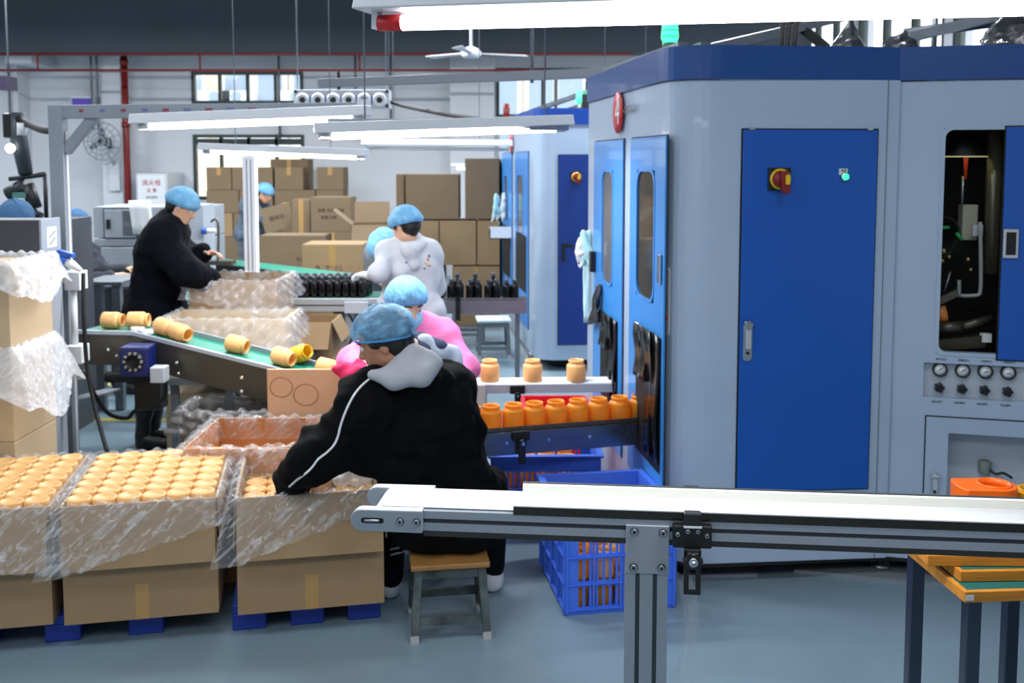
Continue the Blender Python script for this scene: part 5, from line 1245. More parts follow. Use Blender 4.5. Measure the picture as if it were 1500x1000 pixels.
# grey machine cabinets behind the standing man
gc = thing('machine_cabinet', 'grey two-tier machine cabinet behind the standing man in the dark coat', 'cabinet', (W(210, 400, 8.4).x, 8.4, 0))
d = 8.4; x0, x1 = W(139, 380, d).x, W(300, 380, d).x; zt = W(200, 303, d).z; zm = W(200, 350, d).z
MB().box(x0, x1, d, d + .6, 0, zm).build('lower_body', mat('cabinet_grey', (156, 162, 170), rough=0.4), gc, world=True, bevel=0.004)
MB().box(x0 - .01, x1, d + .02, d + .6, zm + .01, zt).build('upper_body', mat('cabinet_grey', (156, 162, 170)), gc, world=True, bevel=0.004)
for (p0, p1, q0, q1) in ((153, 200, 307, 348), (148, 285, 362, 420)):
    a, b = W(p0, q0, d), W(p1, q1, d); o = MB().box(a.x, b.x, d - .012, d, b.z, a.z).build('door', mat('cabinet_grey', (156, 162, 170)), gc, world=True, bevel=0.004)
    MB().box(a.x - .01, b.x + .01, d - .004, d + .001, b.z - .01, a.z + .01).build('seam', M_rubber, o, world=True)
k = W(160, 328, d); MB().box(k.x - .015, k.x + .015, d - .03, d - .01, k.z - .04, k.z + .04).build('handle', M_black, gc, world=True)
a, b = W(161, 399, d), W(178, 408, d); MB().box(a.x, b.x, d - .015, d - .011, b.z, a.z).build('vent', M_black, gc, world=True)
a, b = W(180, 308, d), W(210, 345, d); MB().box(a.x, b.x, d - .014, d - .011, b.z, a.z).build('window', mat('smoked_glass', (92, 98, 106)), gc, world=True)
a, b = W(185, 294, 8.3), W(219, 344, 8.3); o = MB().grid([[(a.x + (b.x - a.x) * i / 4 + .03 * j / 4, 8.345 + .012 * math.sin(i * 1.4), a.z + (b.z - a.z) * j / 4) for i in range(5)] for j in range(5)]).build('paper_sheet', M_white, solid=0.002); mark(o, 'white paper sheet hung on the grey machine cabinet', 'paper')
# silver pillar of the machine beside him, small blue and white device
sm = thing('filling_machine', 'silver machine column with a blue and white knob right of the standing man', 'machine', (W(288, 350, 7.9).x, 7.9, 0))
a, b = W(275, 300, 7.9), W(300, 400, 7.9); MB().box(a.x, b.x, 7.9, 8.2, 0, a.z).build('column', mat('silver_enamel', (176, 184, 194), rough=0.35), sm, world=True, bevel=0.004)
q = W(296, 338, 7.85); MB().cyl(q, q + Vector((.035, 0, 0)), 0.028, 12).build('blue_knob', mat('socket_blue', (28, 84, 176)), sm, world=True)
MB().cyl(q + Vector((.035, 0, 0)), q + Vector((.11, 0, 0)), 0.02, 12, 0.016).build('white_knob', M_white, sm, world=True)
MB().tube(smooth_path([W(309, 325, 7.8), W(314, 321, 7.8), W(319, 326, 7.8), W(320, 350, 7.8), W(319, 384, 7.8)]), 0.010, 6).build('steel_pipe', M_dsteel, sm, world=True)
MB().box(q.x - .02, q.x + .25, 7.78, 7.9, W(300, 388, 7.8).z, W(300, 382, 7.8).z).build('bracket', M_dsteel, sm, world=True)
# work bench behind
wb_ = thing('work_bench', 'dark steel bench behind the cabinet post', 'bench', (W(150, 430, 7.2).x, 7.2, 0))
a, b = W(118, 413, 7.2), W(178, 418, 7.2); MB().box(a.x, b.x, 7.2, 7.7, b.z, a.z).build('top', M_galv, wb_, world=True)
for px in (120, 145, 172): q = W(px, 430, 7.25); MB().box(q.x - .03, q.x + .03, 7.22, 7.28, 0, b.z).build('leg', M_galv, wb_, world=True)
MB().box(a.x, b.x, 7.6, 7.65, .5, b.z - .08).build('back_panel', M_char, wb_, world=True)
# dark arm of the labelling machine in the corner
lm = thing('labelling_machine', 'dark articulated machine head with a small lit lamp at the far corner', 'machine', (W(32, 300, 6.6).x, 6.6, 0))
q = W(30, 300, 6.6); MB().box(q.x - .22, q.x + .3, 6.5, 7.0, 0, W(30, 322, 6.6).z).build('pedestal', M_char, lm, world=True)
MB().tube([W(24, 165, 6.6), W(27, 200, 6.6), W(38, 255, 6.6)], [0.05, 0.055, 0.045], 10).build('arm', mat('arm_grey', (60, 66, 74), rough=0.4), lm, world=True)
MB().box(W(8, 166, 6.6).x, W(21, 200, 6.6).x, 6.55, 6.68, W(8, 202, 6.6).z, W(8, 166, 6.6).z).build('arm_head', M_black, lm, world=True, bevel=0.01)
MB().tube(smooth_path([W(20, 170, 6.6), W(40, 181, 6.5), W(62, 190, 6.3), W(84, 191, 6.1)]), 0.024, 8).build('hose', M_rubber, lm, world=True)
MB().sphere(W(15, 217, 6.5), 0.03).build('lamp_bulb', mat('lit_bulb', (255, 255, 244), emit=6), lm, world=True)
for (a, b, r) in (((12, 285), (40, 270), .05), ((40, 270), (52, 305), .045), ((20, 300), (35, 325), .06), ((14, 262), (66, 255), .018), ((66, 255), (68, 320), .014), ((30, 300), (60, 318), .03)):
    MB().cyl(W(*a, 6.6), W(*b, 6.6), r, 10).build('linkage', mat('machine_black', (34, 38, 42), rough=0.4), lm, world=True)
MB().box(W(20, 280, 6.5).x, W(33, 290, 6.5).x, 6.48, 6.55, W(20, 290, 6.5).z, W(20, 282, 6.5).z).build('green_block', mat('teal_block', (80, 130, 120)), lm, world=True)
MB().cyl(W(32, 180, 6.5), W(32, 198, 6.5), 0.03, 10).build('white_bottle', M_white, lm, world=True)
o = thing('purple_crate', 'small dark purple box fixed high at the frame edge', 'box', W(5, 120, 9)); a, b = W(-8, 111, 9), W(10, 131, 9); MB().box(a.x, b.x, 9, 9.2, b.z, a.z).build('body', mat('dark_purple', (36, 28, 52)), o, world=True); MB().cyl((b.x - .03, 9.1, a.z), (b.x - .03, 9.1, 4.2), .008, 6).build('hanger_rod', M_galv, o, world=True)

# ================================================================== green belt conveyor
gcv = thing('green_belt_conveyor', 'green belt conveyor with dark steel sides sloping down towards the seated man', 'conveyor', (-1.8, 5.2, 0))
def gpt(px, py, d): return W(px, py, d)
near = [gpt(113, 486, 5.32), gpt(195, 488, 5.28), gpt(390, 537, 5.02), gpt(512, 569, 4.86)]
wid = Vector((0.05, 0.20, 0.0))
far = [p + wid for p in near]
MB().grid([near, far], sm=False).build('belt', M_green, gcv, world=True, solid=0.006)
def strip(pts, off0, off1, t, nm, m):
    for i in range(len(pts) - 1):
        a, b = pts[i], pts[i + 1]
        q = [a + off0, b + off0, b + off1, a + off1]; n = Vector((0.0, t, 0))
        MB().add([tuple(p) for p in q] + [tuple(p + n) for p in q], [(0, 1, 2, 3), (7, 6, 5, 4), (0, 4, 5, 1), (1, 5, 6, 2), (2, 6, 7, 3), (3, 7, 4, 0)]).build(nm, m, gcv, world=True)
dz = Vector((0, 0, 1))
strip(near, dz * -0.005 - Vector((0, .012, 0)), dz * -0.175 - Vector((0, .012, 0)), 0.01, 'side_panel', M_dsteel)
strip(near, dz * 0.012 - Vector((0, .016, 0)), dz * -0.008 - Vector((0, .016, 0)), 0.022, 'edge_rail', M_alu)
strip(far, dz * 0.030, dz * -0.03, 0.014, 'far_rail', M_alug)
for px, d in ((335, 5.12), (470, 4.98)):
    q = W(px, 560, d)
    for dy in (0, .14): MB().box(q.x - .02, q.x + .02, d + dy, d + dy + .04, 0, q.z + 0.08).build('leg', M_galv, gcv, world=True)
for px, py, d in ((160, 511, 5.26), (172, 520, 5.26), (260, 530, 5.17), (355, 552, 5.03), (263, 546, 5.17), (355, 572, 5.03)): q = W(px, py, d); MB().cyl(q, q - Vector((0, .015, 0)), .008, 8).build('bolt', M_chrome, gcv, world=True)
# motor
mo = MB(); c = W(200, 527, 5.12)
m_ = mo.box(c.x - .075, c.x + .075, 5.08, 5.22, c.z - .085, c.z + .075).build('motor', mat('motor_blue', (16, 30, 92), rough=0.4), gcv, world=True, bevel=0.012)
MB().lathe([(0.052, 0), (0.05, 0.012), (0.03, 0.012), (0.028, 0.004), (0, 0.004)], 24, Matrix.Translation((c.x, 5.08, c.z + .0)) @ rotm('X', PI / 2)).build('fan_cover', M_rubber, m_, world=True)
for k in range(10):
    q = 2 * PI * k / 10; MB().cyl((c.x + .045 * math.cos(q), 5.075, c.z + .045 * math.sin(q)), (c.x + .045 * math.cos(q), 5.062, c.z + .045 * math.sin(q)), .008, 6).build('cover_stud', M_steel, m_, world=True)
a, b = W(221, 537, 5.06), W(243, 560, 5.06); MB().box(a.x, b.x, 5.04, 5.12, b.z, a.z).build('terminal_box', mat('pale_grey_panel', (190, 196, 204)), m_, world=True, bevel=0.006)
MB().cyl(W(156, 552, 5.14), W(215, 552, 5.14), 0.03, 12).build('gear_shaft', M_rubber, gcv, world=True)
a, b = W(197, 545, 5.2), W(238, 600, 5.2); MB().box(a.x, b.x, 5.18, 5.30, b.z, a.z).build('gearbox', M_black, gcv, world=True, bevel=0.01)
def on_belt(px, off):      # point on the belt seen at column px, off = share across the belt from the near edge
    for i in range(3):
        a, b = near[i] + wid * off, near[i + 1] + wid * off
        pa, pb = 750 + a.x / a.y * F, 750 + b.x / b.y * F
        if pa <= px <= pb: return a.lerp(b, (px - pa) / (pb - pa)), (b - a).normalized()
    return near[3], (near[3] - near[2]).normalized()
labs = ('at the far end behind the post', 'second from the post', 'third from the post, beside white caps', 'fourth from the post, touching the next', 'fifth from the post, mouth towards the seated man', 'alone in the middle of the slope', 'beside the yellow jar', 'last before the seated man')
for k, (px, off, yaw) in enumerate(((114, .45, .2), (160, .5, .05), (197, .6, .15), (240, .45, -.1), (264, .35, -.2), (345, .45, .05), (413, .4, -.1), (478, .4, 0.05))):
    p, dr_ = on_belt(px, off); ang = math.atan2(dr_.z, math.hypot(dr_.x, dr_.y))
    q = p + Vector((0, 0, JR + 0.004)) - dr_ * 0.055
    M = Matrix.Translation(q) @ rotm('Z', math.atan2(dr_.y, dr_.x) + yaw) @ rotm('Y', PI / 2 - ang)
    o = put_jar(jar0, q, tuple(M.to_euler()), 'amber jar lying on the green conveyor, %s' % labs[k], 'jars lying on the green conveyor')
p, dr_ = on_belt(426, 0.85); put_jar(jarY, p + Vector((0, .02, 0.035)), (1.2, 0.4, 0.8), 'yellow jar lying tilted on the green conveyor edge', 'jars lying on the green conveyor')
for k, (px, off) in enumerate(((192, .12), (200, .18), (207, .1), (214, .2))):
    p, dr_ = on_belt(px, off); o = MB().lathe([(0, 0), (.022, 0), (.024, .004), (.024, .022), (.02, .026), (0, .026)], 14).build('white_cap', M_white); o.location = p + Vector((0, 0, .004)); mark(o, 'white plastic cap lying beside the third jar on the green conveyor', 'cap', 'white caps on the green conveyor')

# ================================================================== cartons round the green conveyor
def film_wrap(label, x0, x1, y0, y1, ztop, hang, seed, m=None, **k):
    return liner(label, (x0, y0, 0), 0.0, x1 - x0, y1 - y0, ztop, hang, m=m or M_film, seed=seed, **k)
# carton the standing man packs, and the one before it, on a low table
tb_ = thing('packing_table', 'low grey table carrying the two bag-lined cartons by the standing man', 'table', (-1.75, 5.9, 0))
MB().box(-2.04, -1.3, 5.62, 6.75, 0.56, 0.60).build('top', M_galv, tb_, world=True)
for x in (-1.98, -1.36):
    for y in (5.65, 6.68): MB().box(x, x + .04, y, y + .04, 0, .56).build('leg', M_galv, tb_, world=True)
x0, x1 = W(278, 440, 6.1).x, W(405, 440, 6.1).x; zt = W(340, 412, 6.1).z
carton_open('bag-lined carton the standing man reaches into', (x0, 6.1, .601), 0, x1 - x0, 0.5, zt - .6, M_kraft, {})
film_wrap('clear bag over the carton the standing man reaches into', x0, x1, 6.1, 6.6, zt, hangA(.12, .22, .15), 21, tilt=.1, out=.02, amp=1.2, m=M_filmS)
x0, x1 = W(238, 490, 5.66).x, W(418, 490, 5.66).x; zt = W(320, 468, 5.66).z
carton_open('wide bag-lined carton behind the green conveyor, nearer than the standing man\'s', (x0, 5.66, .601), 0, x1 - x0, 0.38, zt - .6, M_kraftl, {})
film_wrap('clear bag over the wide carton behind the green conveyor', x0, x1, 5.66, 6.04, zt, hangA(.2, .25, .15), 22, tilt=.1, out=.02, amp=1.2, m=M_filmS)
a = W(452, 530, 6.5)
carton_closed('plain carton hidden low behind the end of the green conveyor', (W(424, 500, 6.5).x, 6.5, 0), 0, .30, .35, W(450, 525, 6.5).z, M_kraft, group=None)
carton_open('half-open kraft carton with a drooping flap below the bottle conveyor', (W(424, 500, 6.5).x, 6.5, W(450, 525, 6.5).z), 0.0, W(486, 500, 6.5).x - W(424, 500, 6.5).x, .35, W(450, 472, 6.5).z - W(450, 525, 6.5).z, M_kraft, {'f': (.2, PI * .80), 'r': (.15, PI * .86)}, tape=False)
q = W(243, 600, 6.0); carton_closed('kraft carton with two printed lines on the floor under the green conveyor', (q.x, q.y, 0), 0.05, .50, .34, .42, M_kraftl, prints=(('保护环境珍惜', .44, .62, .036), ('资源循环使用', .44, .42, .036)), tape=False)
q0, q1 = G(268, 657, .60), G(474, 657, .60); yb = G(400, 612, .60).y
carton_open('open bag-lined carton directly behind the carton being packed', (q0.x, q0.y, 0), 0.0, q1.x - q0.x, yb - q0.y, .60, mat('orange_kraft', (190, 128, 74), rough=.8, var=.1, vscale=4), {}, pad=0.36)
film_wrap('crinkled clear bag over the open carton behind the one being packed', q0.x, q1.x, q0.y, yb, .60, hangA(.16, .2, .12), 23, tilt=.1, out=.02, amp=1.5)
a, b = W(391, 541, yb + .06), W(503, 600, yb + .06)
t = thing('folded_carton', 'flat orange-tinted carton sheet with two round marks standing behind the bag-lined carton', 'carton', (a.x, yb + .06, 0))
MB().box(a.x, b.x, yb + .06, yb + .075, 0, a.z).build('sheet', mat('peach_cardboard', (224, 178, 138), rough=0.6), t, world=True)
for px, py, r in ((412, 567, 0.055), (448, 578, 0.06)):
    c = W(px, py, yb + .06); MB().tube([(c.x + r * math.cos(q), yb + .058, c.z + r * .9 * math.sin(q)) for q in [2 * PI * k / 24 for k in range(24)]], 0.0022, 4, closed=True).build('round_mark', mat('peach_dark', (176, 124, 86)), t, world=True)
q0, q1 = G(264, 603, .60), G(420, 603, .60)
carton_open('dark open carton with crumpled film farther behind, below the conveyor side', (q0.x, q0.y, 0), 0.0, q1.x - q0.x, .28, .60, M_kraftd, {}, tape=False)
film_wrap('smoky crumpled bag over the dark open carton below the conveyor side', q0.x, q1.x, q0.y, q0.y + .28, .60, hangA(.12, .16, .1), 24, tilt=.12, out=.02, amp=1.6, m=mat('smoky_clear_film', (120, 120, 122), rough=.15, alpha=.55, bump=.6, bscale=20, spec=.9))
# stacked cartons in film at the frame edge
d = 4.25
zs = [0, .40, .62, W(10, 512, d).z, W(10, 455, d).z, W(10, 388, d).z]
xr = W(16, 520, d).x; xl = xr - .45
carton_closed('lowest kraft carton of the film-draped stack at the frame edge', (xl, d, 0), 0, .45, .4, .62, M_kraftl)
carton_closed('middle kraft carton of the film-draped stack at the frame edge', (xl, d, .621), 0, .45, .4, W(10, 512, d).z - .621, M_kraftl)
carton_closed('top kraft carton of the film-draped stack at the frame edge', (xl, d, W(10, 512, d).z + .001), 0, .45, .4, W(10, 390, d).z - W(10, 512, d).z, M_kraftl)
def hangS(h): return lambda sd, u: h * (0.75 + .25 * math.sin(u * 4))
for z, h, sd, lab in ((W(10, 385, d).z, .20, 31, 'milky film draped over the top carton at the frame edge'), (W(10, 512, d).z, .34, 32, 'milky film draped over the middle carton at the frame edge')):
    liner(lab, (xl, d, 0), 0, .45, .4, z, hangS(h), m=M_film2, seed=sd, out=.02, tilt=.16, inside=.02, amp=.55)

# ================================================================== black bottle conveyors
bc = thing('bottle_conveyor', 'grey profile conveyor with black bottles between the standing workers', 'conveyor', (-1.6, 7.0, 0))
d = 7.0; zc = W(480, 437, d).z; x0, x1 = W(230, 440, d).x, W(600, 440, d).x
for y in (d, d + .36): MB().box(x0, x1, y, y + .03, zc - .095, zc - .002).build('side_rail', M_alu, bc, world=True, bevel=0.003)
MB().box(x0, x1, d - .001, d, zc - .055, zc - .045).build('groove', M_groove, bc, world=True)
MB().box(x0, x1, d + .03, d + .36, zc - .02, zc).build('belt', mat('dark_green_belt', (40, 96, 84), rough=0.5), bc, world=True)
for px in (506, 250):
    q = W(px, 480, d); MB().box(q.x - .04, q.x + .04, d + .04, d + .12, 0, zc - .095).build('leg', M_alu, bc, world=True); MB().box(q.x - .04, q.x + .04, d + .28, d + .34, 0, zc - .095).build('leg', M_alu, bc, world=True)
a, b = W(505, 442, d), W(540, 458, d); MB().box(a.x, b.x, d - .02, d - .001, b.z, a.z).build('cover_box', M_wmetal, bc, world=True)
a, b = W(487, 455, d), W(505, 500, d); MB().box(a.x, b.x, d + .02, d + .10, b.z, a.z).build('control_box', mat('dark_teal_box', (36, 56, 54)), bc, world=True)
q = W(496, 468, d); MB().sphere((q.x, d + .015, q.z), .012).build('blue_indicator', mat('lit_blue', (70, 90, 255), emit=3), bc, world=True)
MB().tube(smooth_path([W(510, 458, d - .01), W(520, 480, d - .03), W(512, 505, d - .03), W(508, 530, d)]), .008, 6).build('cable', M_rubber, bc, world=True)
def bottle_tree():
    t = thing('black_bottle', 'x', 'bottle')
    MB().lathe([(0, 0), (.027, 0), (.030, .004), (.030, .095), (.027, .108), (.014, .122), (.012, .126), (.012, .132), (0, .132)], 14).build('body', mat('black_glass', (6, 6, 8), rough=0.16, spec=0.4), t)
    MB().lathe([(.0135, .125), (.0145, .126), (.0145, .148), (.012, .152), (0, .152)], 12).build('cap', mat('dark_grey_cap', (60, 66, 74), rough=0.2, spec=0.8), t)
    return t
bt = bottle_tree(); first = [True]
def put_bottle(loc, label, group, s=1.0):
    if first[0]: o = bt; first[0] = False; o.location = loc
    else: o = dup(bt, loc)
    o.scale = (s, s, s); mark(o, label, 'bottle', group); return o
for r in range(4):
    for k in range(12):
        x = W(400 + 11.6 * k, 436, d).x + .02 * (r % 2)
        put_bottle((x, d + .07 + r * .068, zc + .0005), 'black bottle in the packed block on the bottle conveyor', 'black bottles on the bottle conveyor')
for r in range(2):
    for k in range(9):
        put_bottle((W(290 + 12 * k, 436, d).x, d + .20 + r * .07, zc + .0005), 'black bottle behind the bag-lined carton on the bottle conveyor', 'black bottles behind the bag-lined carton')
wp = thing('lamp_post', 'aluminium lamp post whitened as if brightly lit, rising from the bottle conveyor', 'post', W(370, 405, 7.02))
xq = W(370, 320, 7.0).x; z0 = zc; MB().box(xq - .043, xq + .043, 6.92, 6.999, .0, W(370, 229, 7.0).z).build('profile', mat('lit_aluminium', (244, 246, 250), rough=0.4), wp, world=True, bevel=0.003)  # lamp light on the aluminium is put into this near-white colour
for dx in (-.014, .014): MB().box(xq + dx - .004, xq + dx + .004, 6.918, 6.92, .3, W(370, 229, 7.0).z - .02).build('groove', M_alug, wp, world=True)
# second line running to the rear machine
b2c = thing('bottle_conveyor', 'steel bottle conveyor running into the second machine', 'conveyor', (-.3, 8, 0))
d = 8.0; zc2 = W(700, 440, d).z; x0, x1 = W(610, 440, d).x, W(772, 440, d).x
for y in (d, d + .24): MB().box(x0, x1, y, y + .02, zc2 - .11, zc2 - .003).build('side_rail', M_steel, b2c, world=True, bevel=0.003)
MB().box(x0, x1, d + .02, d + .24, zc2 - .02, zc2).build('belt', M_dsteel, b2c, world=True)
MB().box(x0, x1, d - .03, d - .022, zc2 + .012, zc2 + .024).build('guide_rail', M_steel, b2c, world=True)
q = W(671, 440, d); MB().box(q.x - .02, q.x + .02, d - .03, d, zc2 - .16, zc2 + .03).build('guide_clamp', M_black, b2c, world=True)
for px in (640, 758): q = W(px, 470, d); MB().box(q.x - .02, q.x + .02, d + .1, d + .14, 0, zc2 - .11).build('leg', M_galv, b2c, world=True)
for k, (px, b_) in enumerate(((644, 0), (660, 0), (673, 0), (668, 1), (688, 0), (700, 0), (695, 1), (715, 0), (727, 0), (722, 1), (742, 0), (754, 0))):
    put_bottle((W(px, 437, d).x, d + .06 + b_ * .13, zc2 + .0005), 'black bottle on the steel conveyor, %s from the woman in white' % ORD[k], 'black bottles on the steel conveyor', 1.12 if not b_ else 1.35)
# green belt slope behind
gs = thing('green_belt_conveyor', 'green belt slope behind the white lamp post', 'conveyor', W(430, 395, 8.5))
A, B = W(300, 384, 8.7), W(540, 412, 8.2)
MB().add([tuple(A), tuple(B), tuple(B + Vector((.02, .35, .0))), tuple(A + Vector((.02, .35, 0)))], [(0, 1, 2, 3)]).build('belt', M_green, gs, world=True, solid=.01)
MB().beam(A + Vector((0, -.02, -.04)), B + Vector((0, -.02, -.04)), .03, .08).build('side_rail', M_rubber, gs, world=True)
MB().beam(A + Vector((0, .37, -.04)), B + Vector((0, .37, -.04)), .03, .08).build('side_rail', M_rubber, gs, world=True)
for q in (.1, .9): p = A.lerp(B, q); MB().box(p.x - .03, p.x + .03, p.y, p.y + .06, 0, p.z - .06).build('leg', M_galv, gs, world=True)

# ================================================================== cartons at the back
def back_box(p0, p1, q0, q1, d, label, m=M_kraftd, dep=.45, group=None, prints=None, rz=0.0, tape=False):
    a, b = W(p0, q0, d), W(p1, q1, d)
    return carton_closed(label, (a.x, d, b.z), rz, b.x - a.x, dep, a.z - b.z, m, group=group, prints=prints, tape=tape)
rows = [(245, 278, [(302, 339), (339.6, 399.5), (402, 444), (464, 503)]), (278.4, 312, [(302, 350), (350.6, 399.5), (402, 462), (463, 503)]),
        (312.4, 346, [(302, 341), (341.6, 399.5), (402, 462), (463, 503)]), (346.4, 381, [(302, 350), (350.6, 399.5), (402, 452), (452.6, 503)])]
rown = ('top', 'second', 'third', 'fourth')
zlast = W(300, 381, 14.3).z
for ri, (q0, q1, cols) in enumerate(rows):
    for ci, (p0, p1) in enumerate(cols):
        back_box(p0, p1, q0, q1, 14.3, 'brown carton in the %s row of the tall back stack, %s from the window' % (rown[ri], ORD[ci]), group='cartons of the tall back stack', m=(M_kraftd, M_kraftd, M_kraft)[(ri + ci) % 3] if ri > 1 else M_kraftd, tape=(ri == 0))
for ci, (p0, p1) in enumerate(((302, 350), (350.6, 399.5), (402, 452), (452.6, 503))):
    a, b = W(p0, 381.4, 14.3), W(p1, 381.4, 14.3); carton_closed('brown carton in the bottom row of the tall back stack, %s from the window' % ORD[ci], (a.x, 14.3, 0), 0, b.x - a.x, .45, a.z, M_kraftd, group='cartons of the tall back stack')
a, b = W(396, 233, 15.0), W(450, 233, 15.0); carton_closed('tall carton peeping over the back stack', (a.x, 15.0, 0), 0, b.x - a.x, .45, a.z, M_kraftd)
pl_ = (('净重 毛重 规格', .5, .62, .05), ('数量 日期', .45, .42, .045))
a, b = W(455, 289, 12), W(514, 340, 12); zb_ = b.z
carton_closed('printed brown carton standing before the tall stack, upper of two', (a.x, 12, zb_ + .001), 0, b.x - a.x, .45, a.z - zb_, M_kraftd, prints=pl_, tape=False)
carton_closed('brown carton under the printed one before the tall stack', (a.x, 12, 0), 0, b.x - a.x + .02, .45, zb_, M_kraftd)
a, b = W(428, 292, 12.4), W(454, 340, 12.4); carton_closed('narrow shaded carton beside the printed brown carton', (a.x, 12.4, 0), 0, b.x - a.x, .45, a.z, M_kraftd)
a, b = W(380, 345, 10), W(476, 400, 10)
carton_closed('long printed carton behind the bottle conveyor, upper of two', (a.x, 10, .45), 0, b.x - a.x, .4, a.z - .45, M_kraftd, prints=(('易碎', .22, .5, .06), ('毛重 规格', .72, .62, .05), ('数量 日期', .72, .4, .05)), tape=False)
carton_closed('long carton under the long printed one', (a.x, 10, 0), 0, b.x - a.x, .4, .449, M_kraftd)
a, b = W(442, 358, 9), W(532, 402, 9)
carton_closed('light kraft carton with handling marks just behind the bottles', (a.x, 9, .5), 0.0, b.x - a.x, .45, a.z - .5, M_kraft, prints=(('↑', .25, .62, .08), ('T', .42, .62, .07), ('川', .60, .62, .07)), tape=True)
carton_closed('carton under the light kraft one behind the bottles', (a.x, 9, 0), 0.0, b.x - a.x, .45, .499, M_kraft)
# right stack beside the rear machine
for (p0, p1, q0, q1, d_, lab) in ((594, 672, 255, 321, 11, 'large carton on top of the stack behind the woman in white'), (681, 731, 232, 321, 11, 'tall carton on the stack next to the second machine'),
                                  (580, 592.5, 255, 321, 11.05, 'narrow carton edge at the outer end of the stack behind the woman in white'),
                                  (585, 643, 323, 388, 11, 'middle-row carton right behind the woman in white'), (644, 697.5, 323, 388, 11, 'middle-row carton in the centre of the stack by the second machine'), (699, 732, 323, 388, 11, 'middle-row carton touching the second machine')):
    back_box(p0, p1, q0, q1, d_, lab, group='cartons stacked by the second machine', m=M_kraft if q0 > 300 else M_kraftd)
for (p0, p1, lab) in ((585, 650, 'bottom-row carton with a white label behind the woman in white'), (662, 732, 'bottom-row carton behind the black bottles of the steel conveyor')):
    a, b = W(p0, 390, 11), W(p1, 390, 11); o = carton_closed(lab, (a.x, 11, 0), 0, b.x - a.x, .45, a.z, M_kraft, group='cartons stacked by the second machine')
    if p0 < 600: q = W(648, 405, 11); MB().box(q.x - .09, q.x, 10.995, 10.999, q.z - .06, q.z + .03).build('label_sheet', M_white, o, world=True)
a, b = W(515, 330, 10.2), W(570, 385, 10.2)
carton_open('open carton with raised flaps left of the woman in white', (a.x, 10.2, 0), 0.1, b.x - a.x, .45, a.z, M_kraftd, {'f': (.0, 0) if False else (.22, PI * .8), 'l': (.25, .9), 'b': (.25, .5), 'r': (.2, .6)}, tape=False)

# ================================================================== people
M_skin = mat('skin', (214, 166, 136), rough=0.5, var=0.05, vscale=9)
M_skint = mat('tanned_skin', (176, 124, 96), rough=0.5, var=0.05, vscale=9)
M_hair = mat('black_hair', (13, 11, 10), rough=0.5, bump=0.5, bscale=60, stretch=(1, 1, .2))
M_cap = film_mat('blue_cap_gauze', 0.72, 0.97, col=(112, 182, 226), stretch=(2, 2, 5), scale=9.0, rough=0.65, dist=0.3)
M_capd = film_mat('sheer_blue_cap_gauze', 0.36, 0.80, col=(126, 192, 236), stretch=(2.4, 2.4, 4.5), scale=8.0, rough=0.6, dist=0.3, rot=0.2)
M_glove = mat('white_glove', (224, 226, 224), rough=0.7)
M_mask = mat('pale_blue_mask', (150, 198, 226), rough=0.8)
def npv(v): return np.array(v, float)
def unit(v): v = npv(v); return v / (np.linalg.norm(v) + 1e-9)
def head_frame(f):
    f = unit(f); l = np.cross((0, 0, 1), f); l = unit(l); u = np.cross(f, l); return f, l, u
def add_head(s, c, f, l, u, k=.02, sc=1.0):
    c = npv(c); R = np.array([f, l, u])
    s.ell(c + u * .032 * sc - f * .012 * sc, npv((.098, .077, .088)) * sc, R, k=.02)
    s.ell(c + f * .022 * sc - u * .035 * sc, npv((.070, .060, .082)) * sc, R, k=.03)
    s.ell(c + f * .050 * sc - u * .090 * sc, npv((.034, .038, .026)) * sc, R, k=.03)
    s.cone(c - u * .06 * sc + l * .045 * sc, c + f * .05 * sc - u * .092 * sc, .024 * sc, .018 * sc, k=.025); s.cone(c - u * .06 * sc - l * .045 * sc, c + f * .05 * sc - u * .092 * sc, .024 * sc, .018 * sc, k=.025)
    s.cone(c + f * .083 * sc + u * .012 * sc, c + f * .106 * sc - u * .026 * sc, .007 * sc, .012 * sc, k=.012)
    for q in (1, -1):
        s.ell(c + l * q * .012 * sc + f * .094 * sc - u * .031 * sc, npv((.010, .009, .008)) * sc, R, k=.008)
        s.ell(c + l * q * .074 * sc - f * .008 * sc - u * .012 * sc, npv((.019, .008, .032)) * sc, R, k=.008)
        s.cone(c + l * q * .012 * sc + f * .088 * sc + u * .024 * sc, c + l * q * .048 * sc + f * .070 * sc + u * .022 * sc, .009 * sc, .008 * sc, k=.012)
        s.sub(c + l * q * .032 * sc + f * .092 * sc + u * .006 * sc, npv((.010, .016, .009)) * sc, R)
    s.cone(c + f * .086 * sc - u * .054 * sc + l * .018 * sc, c + f * .086 * sc - u * .054 * sc - l * .018 * sc, .0075 * sc, k=.008); s.cone(c + f * .083 * sc - u * .066 * sc + l * .014 * sc, c + f * .083 * sc - u * .066 * sc - l * .014 * sc, .008 * sc, k=.008)
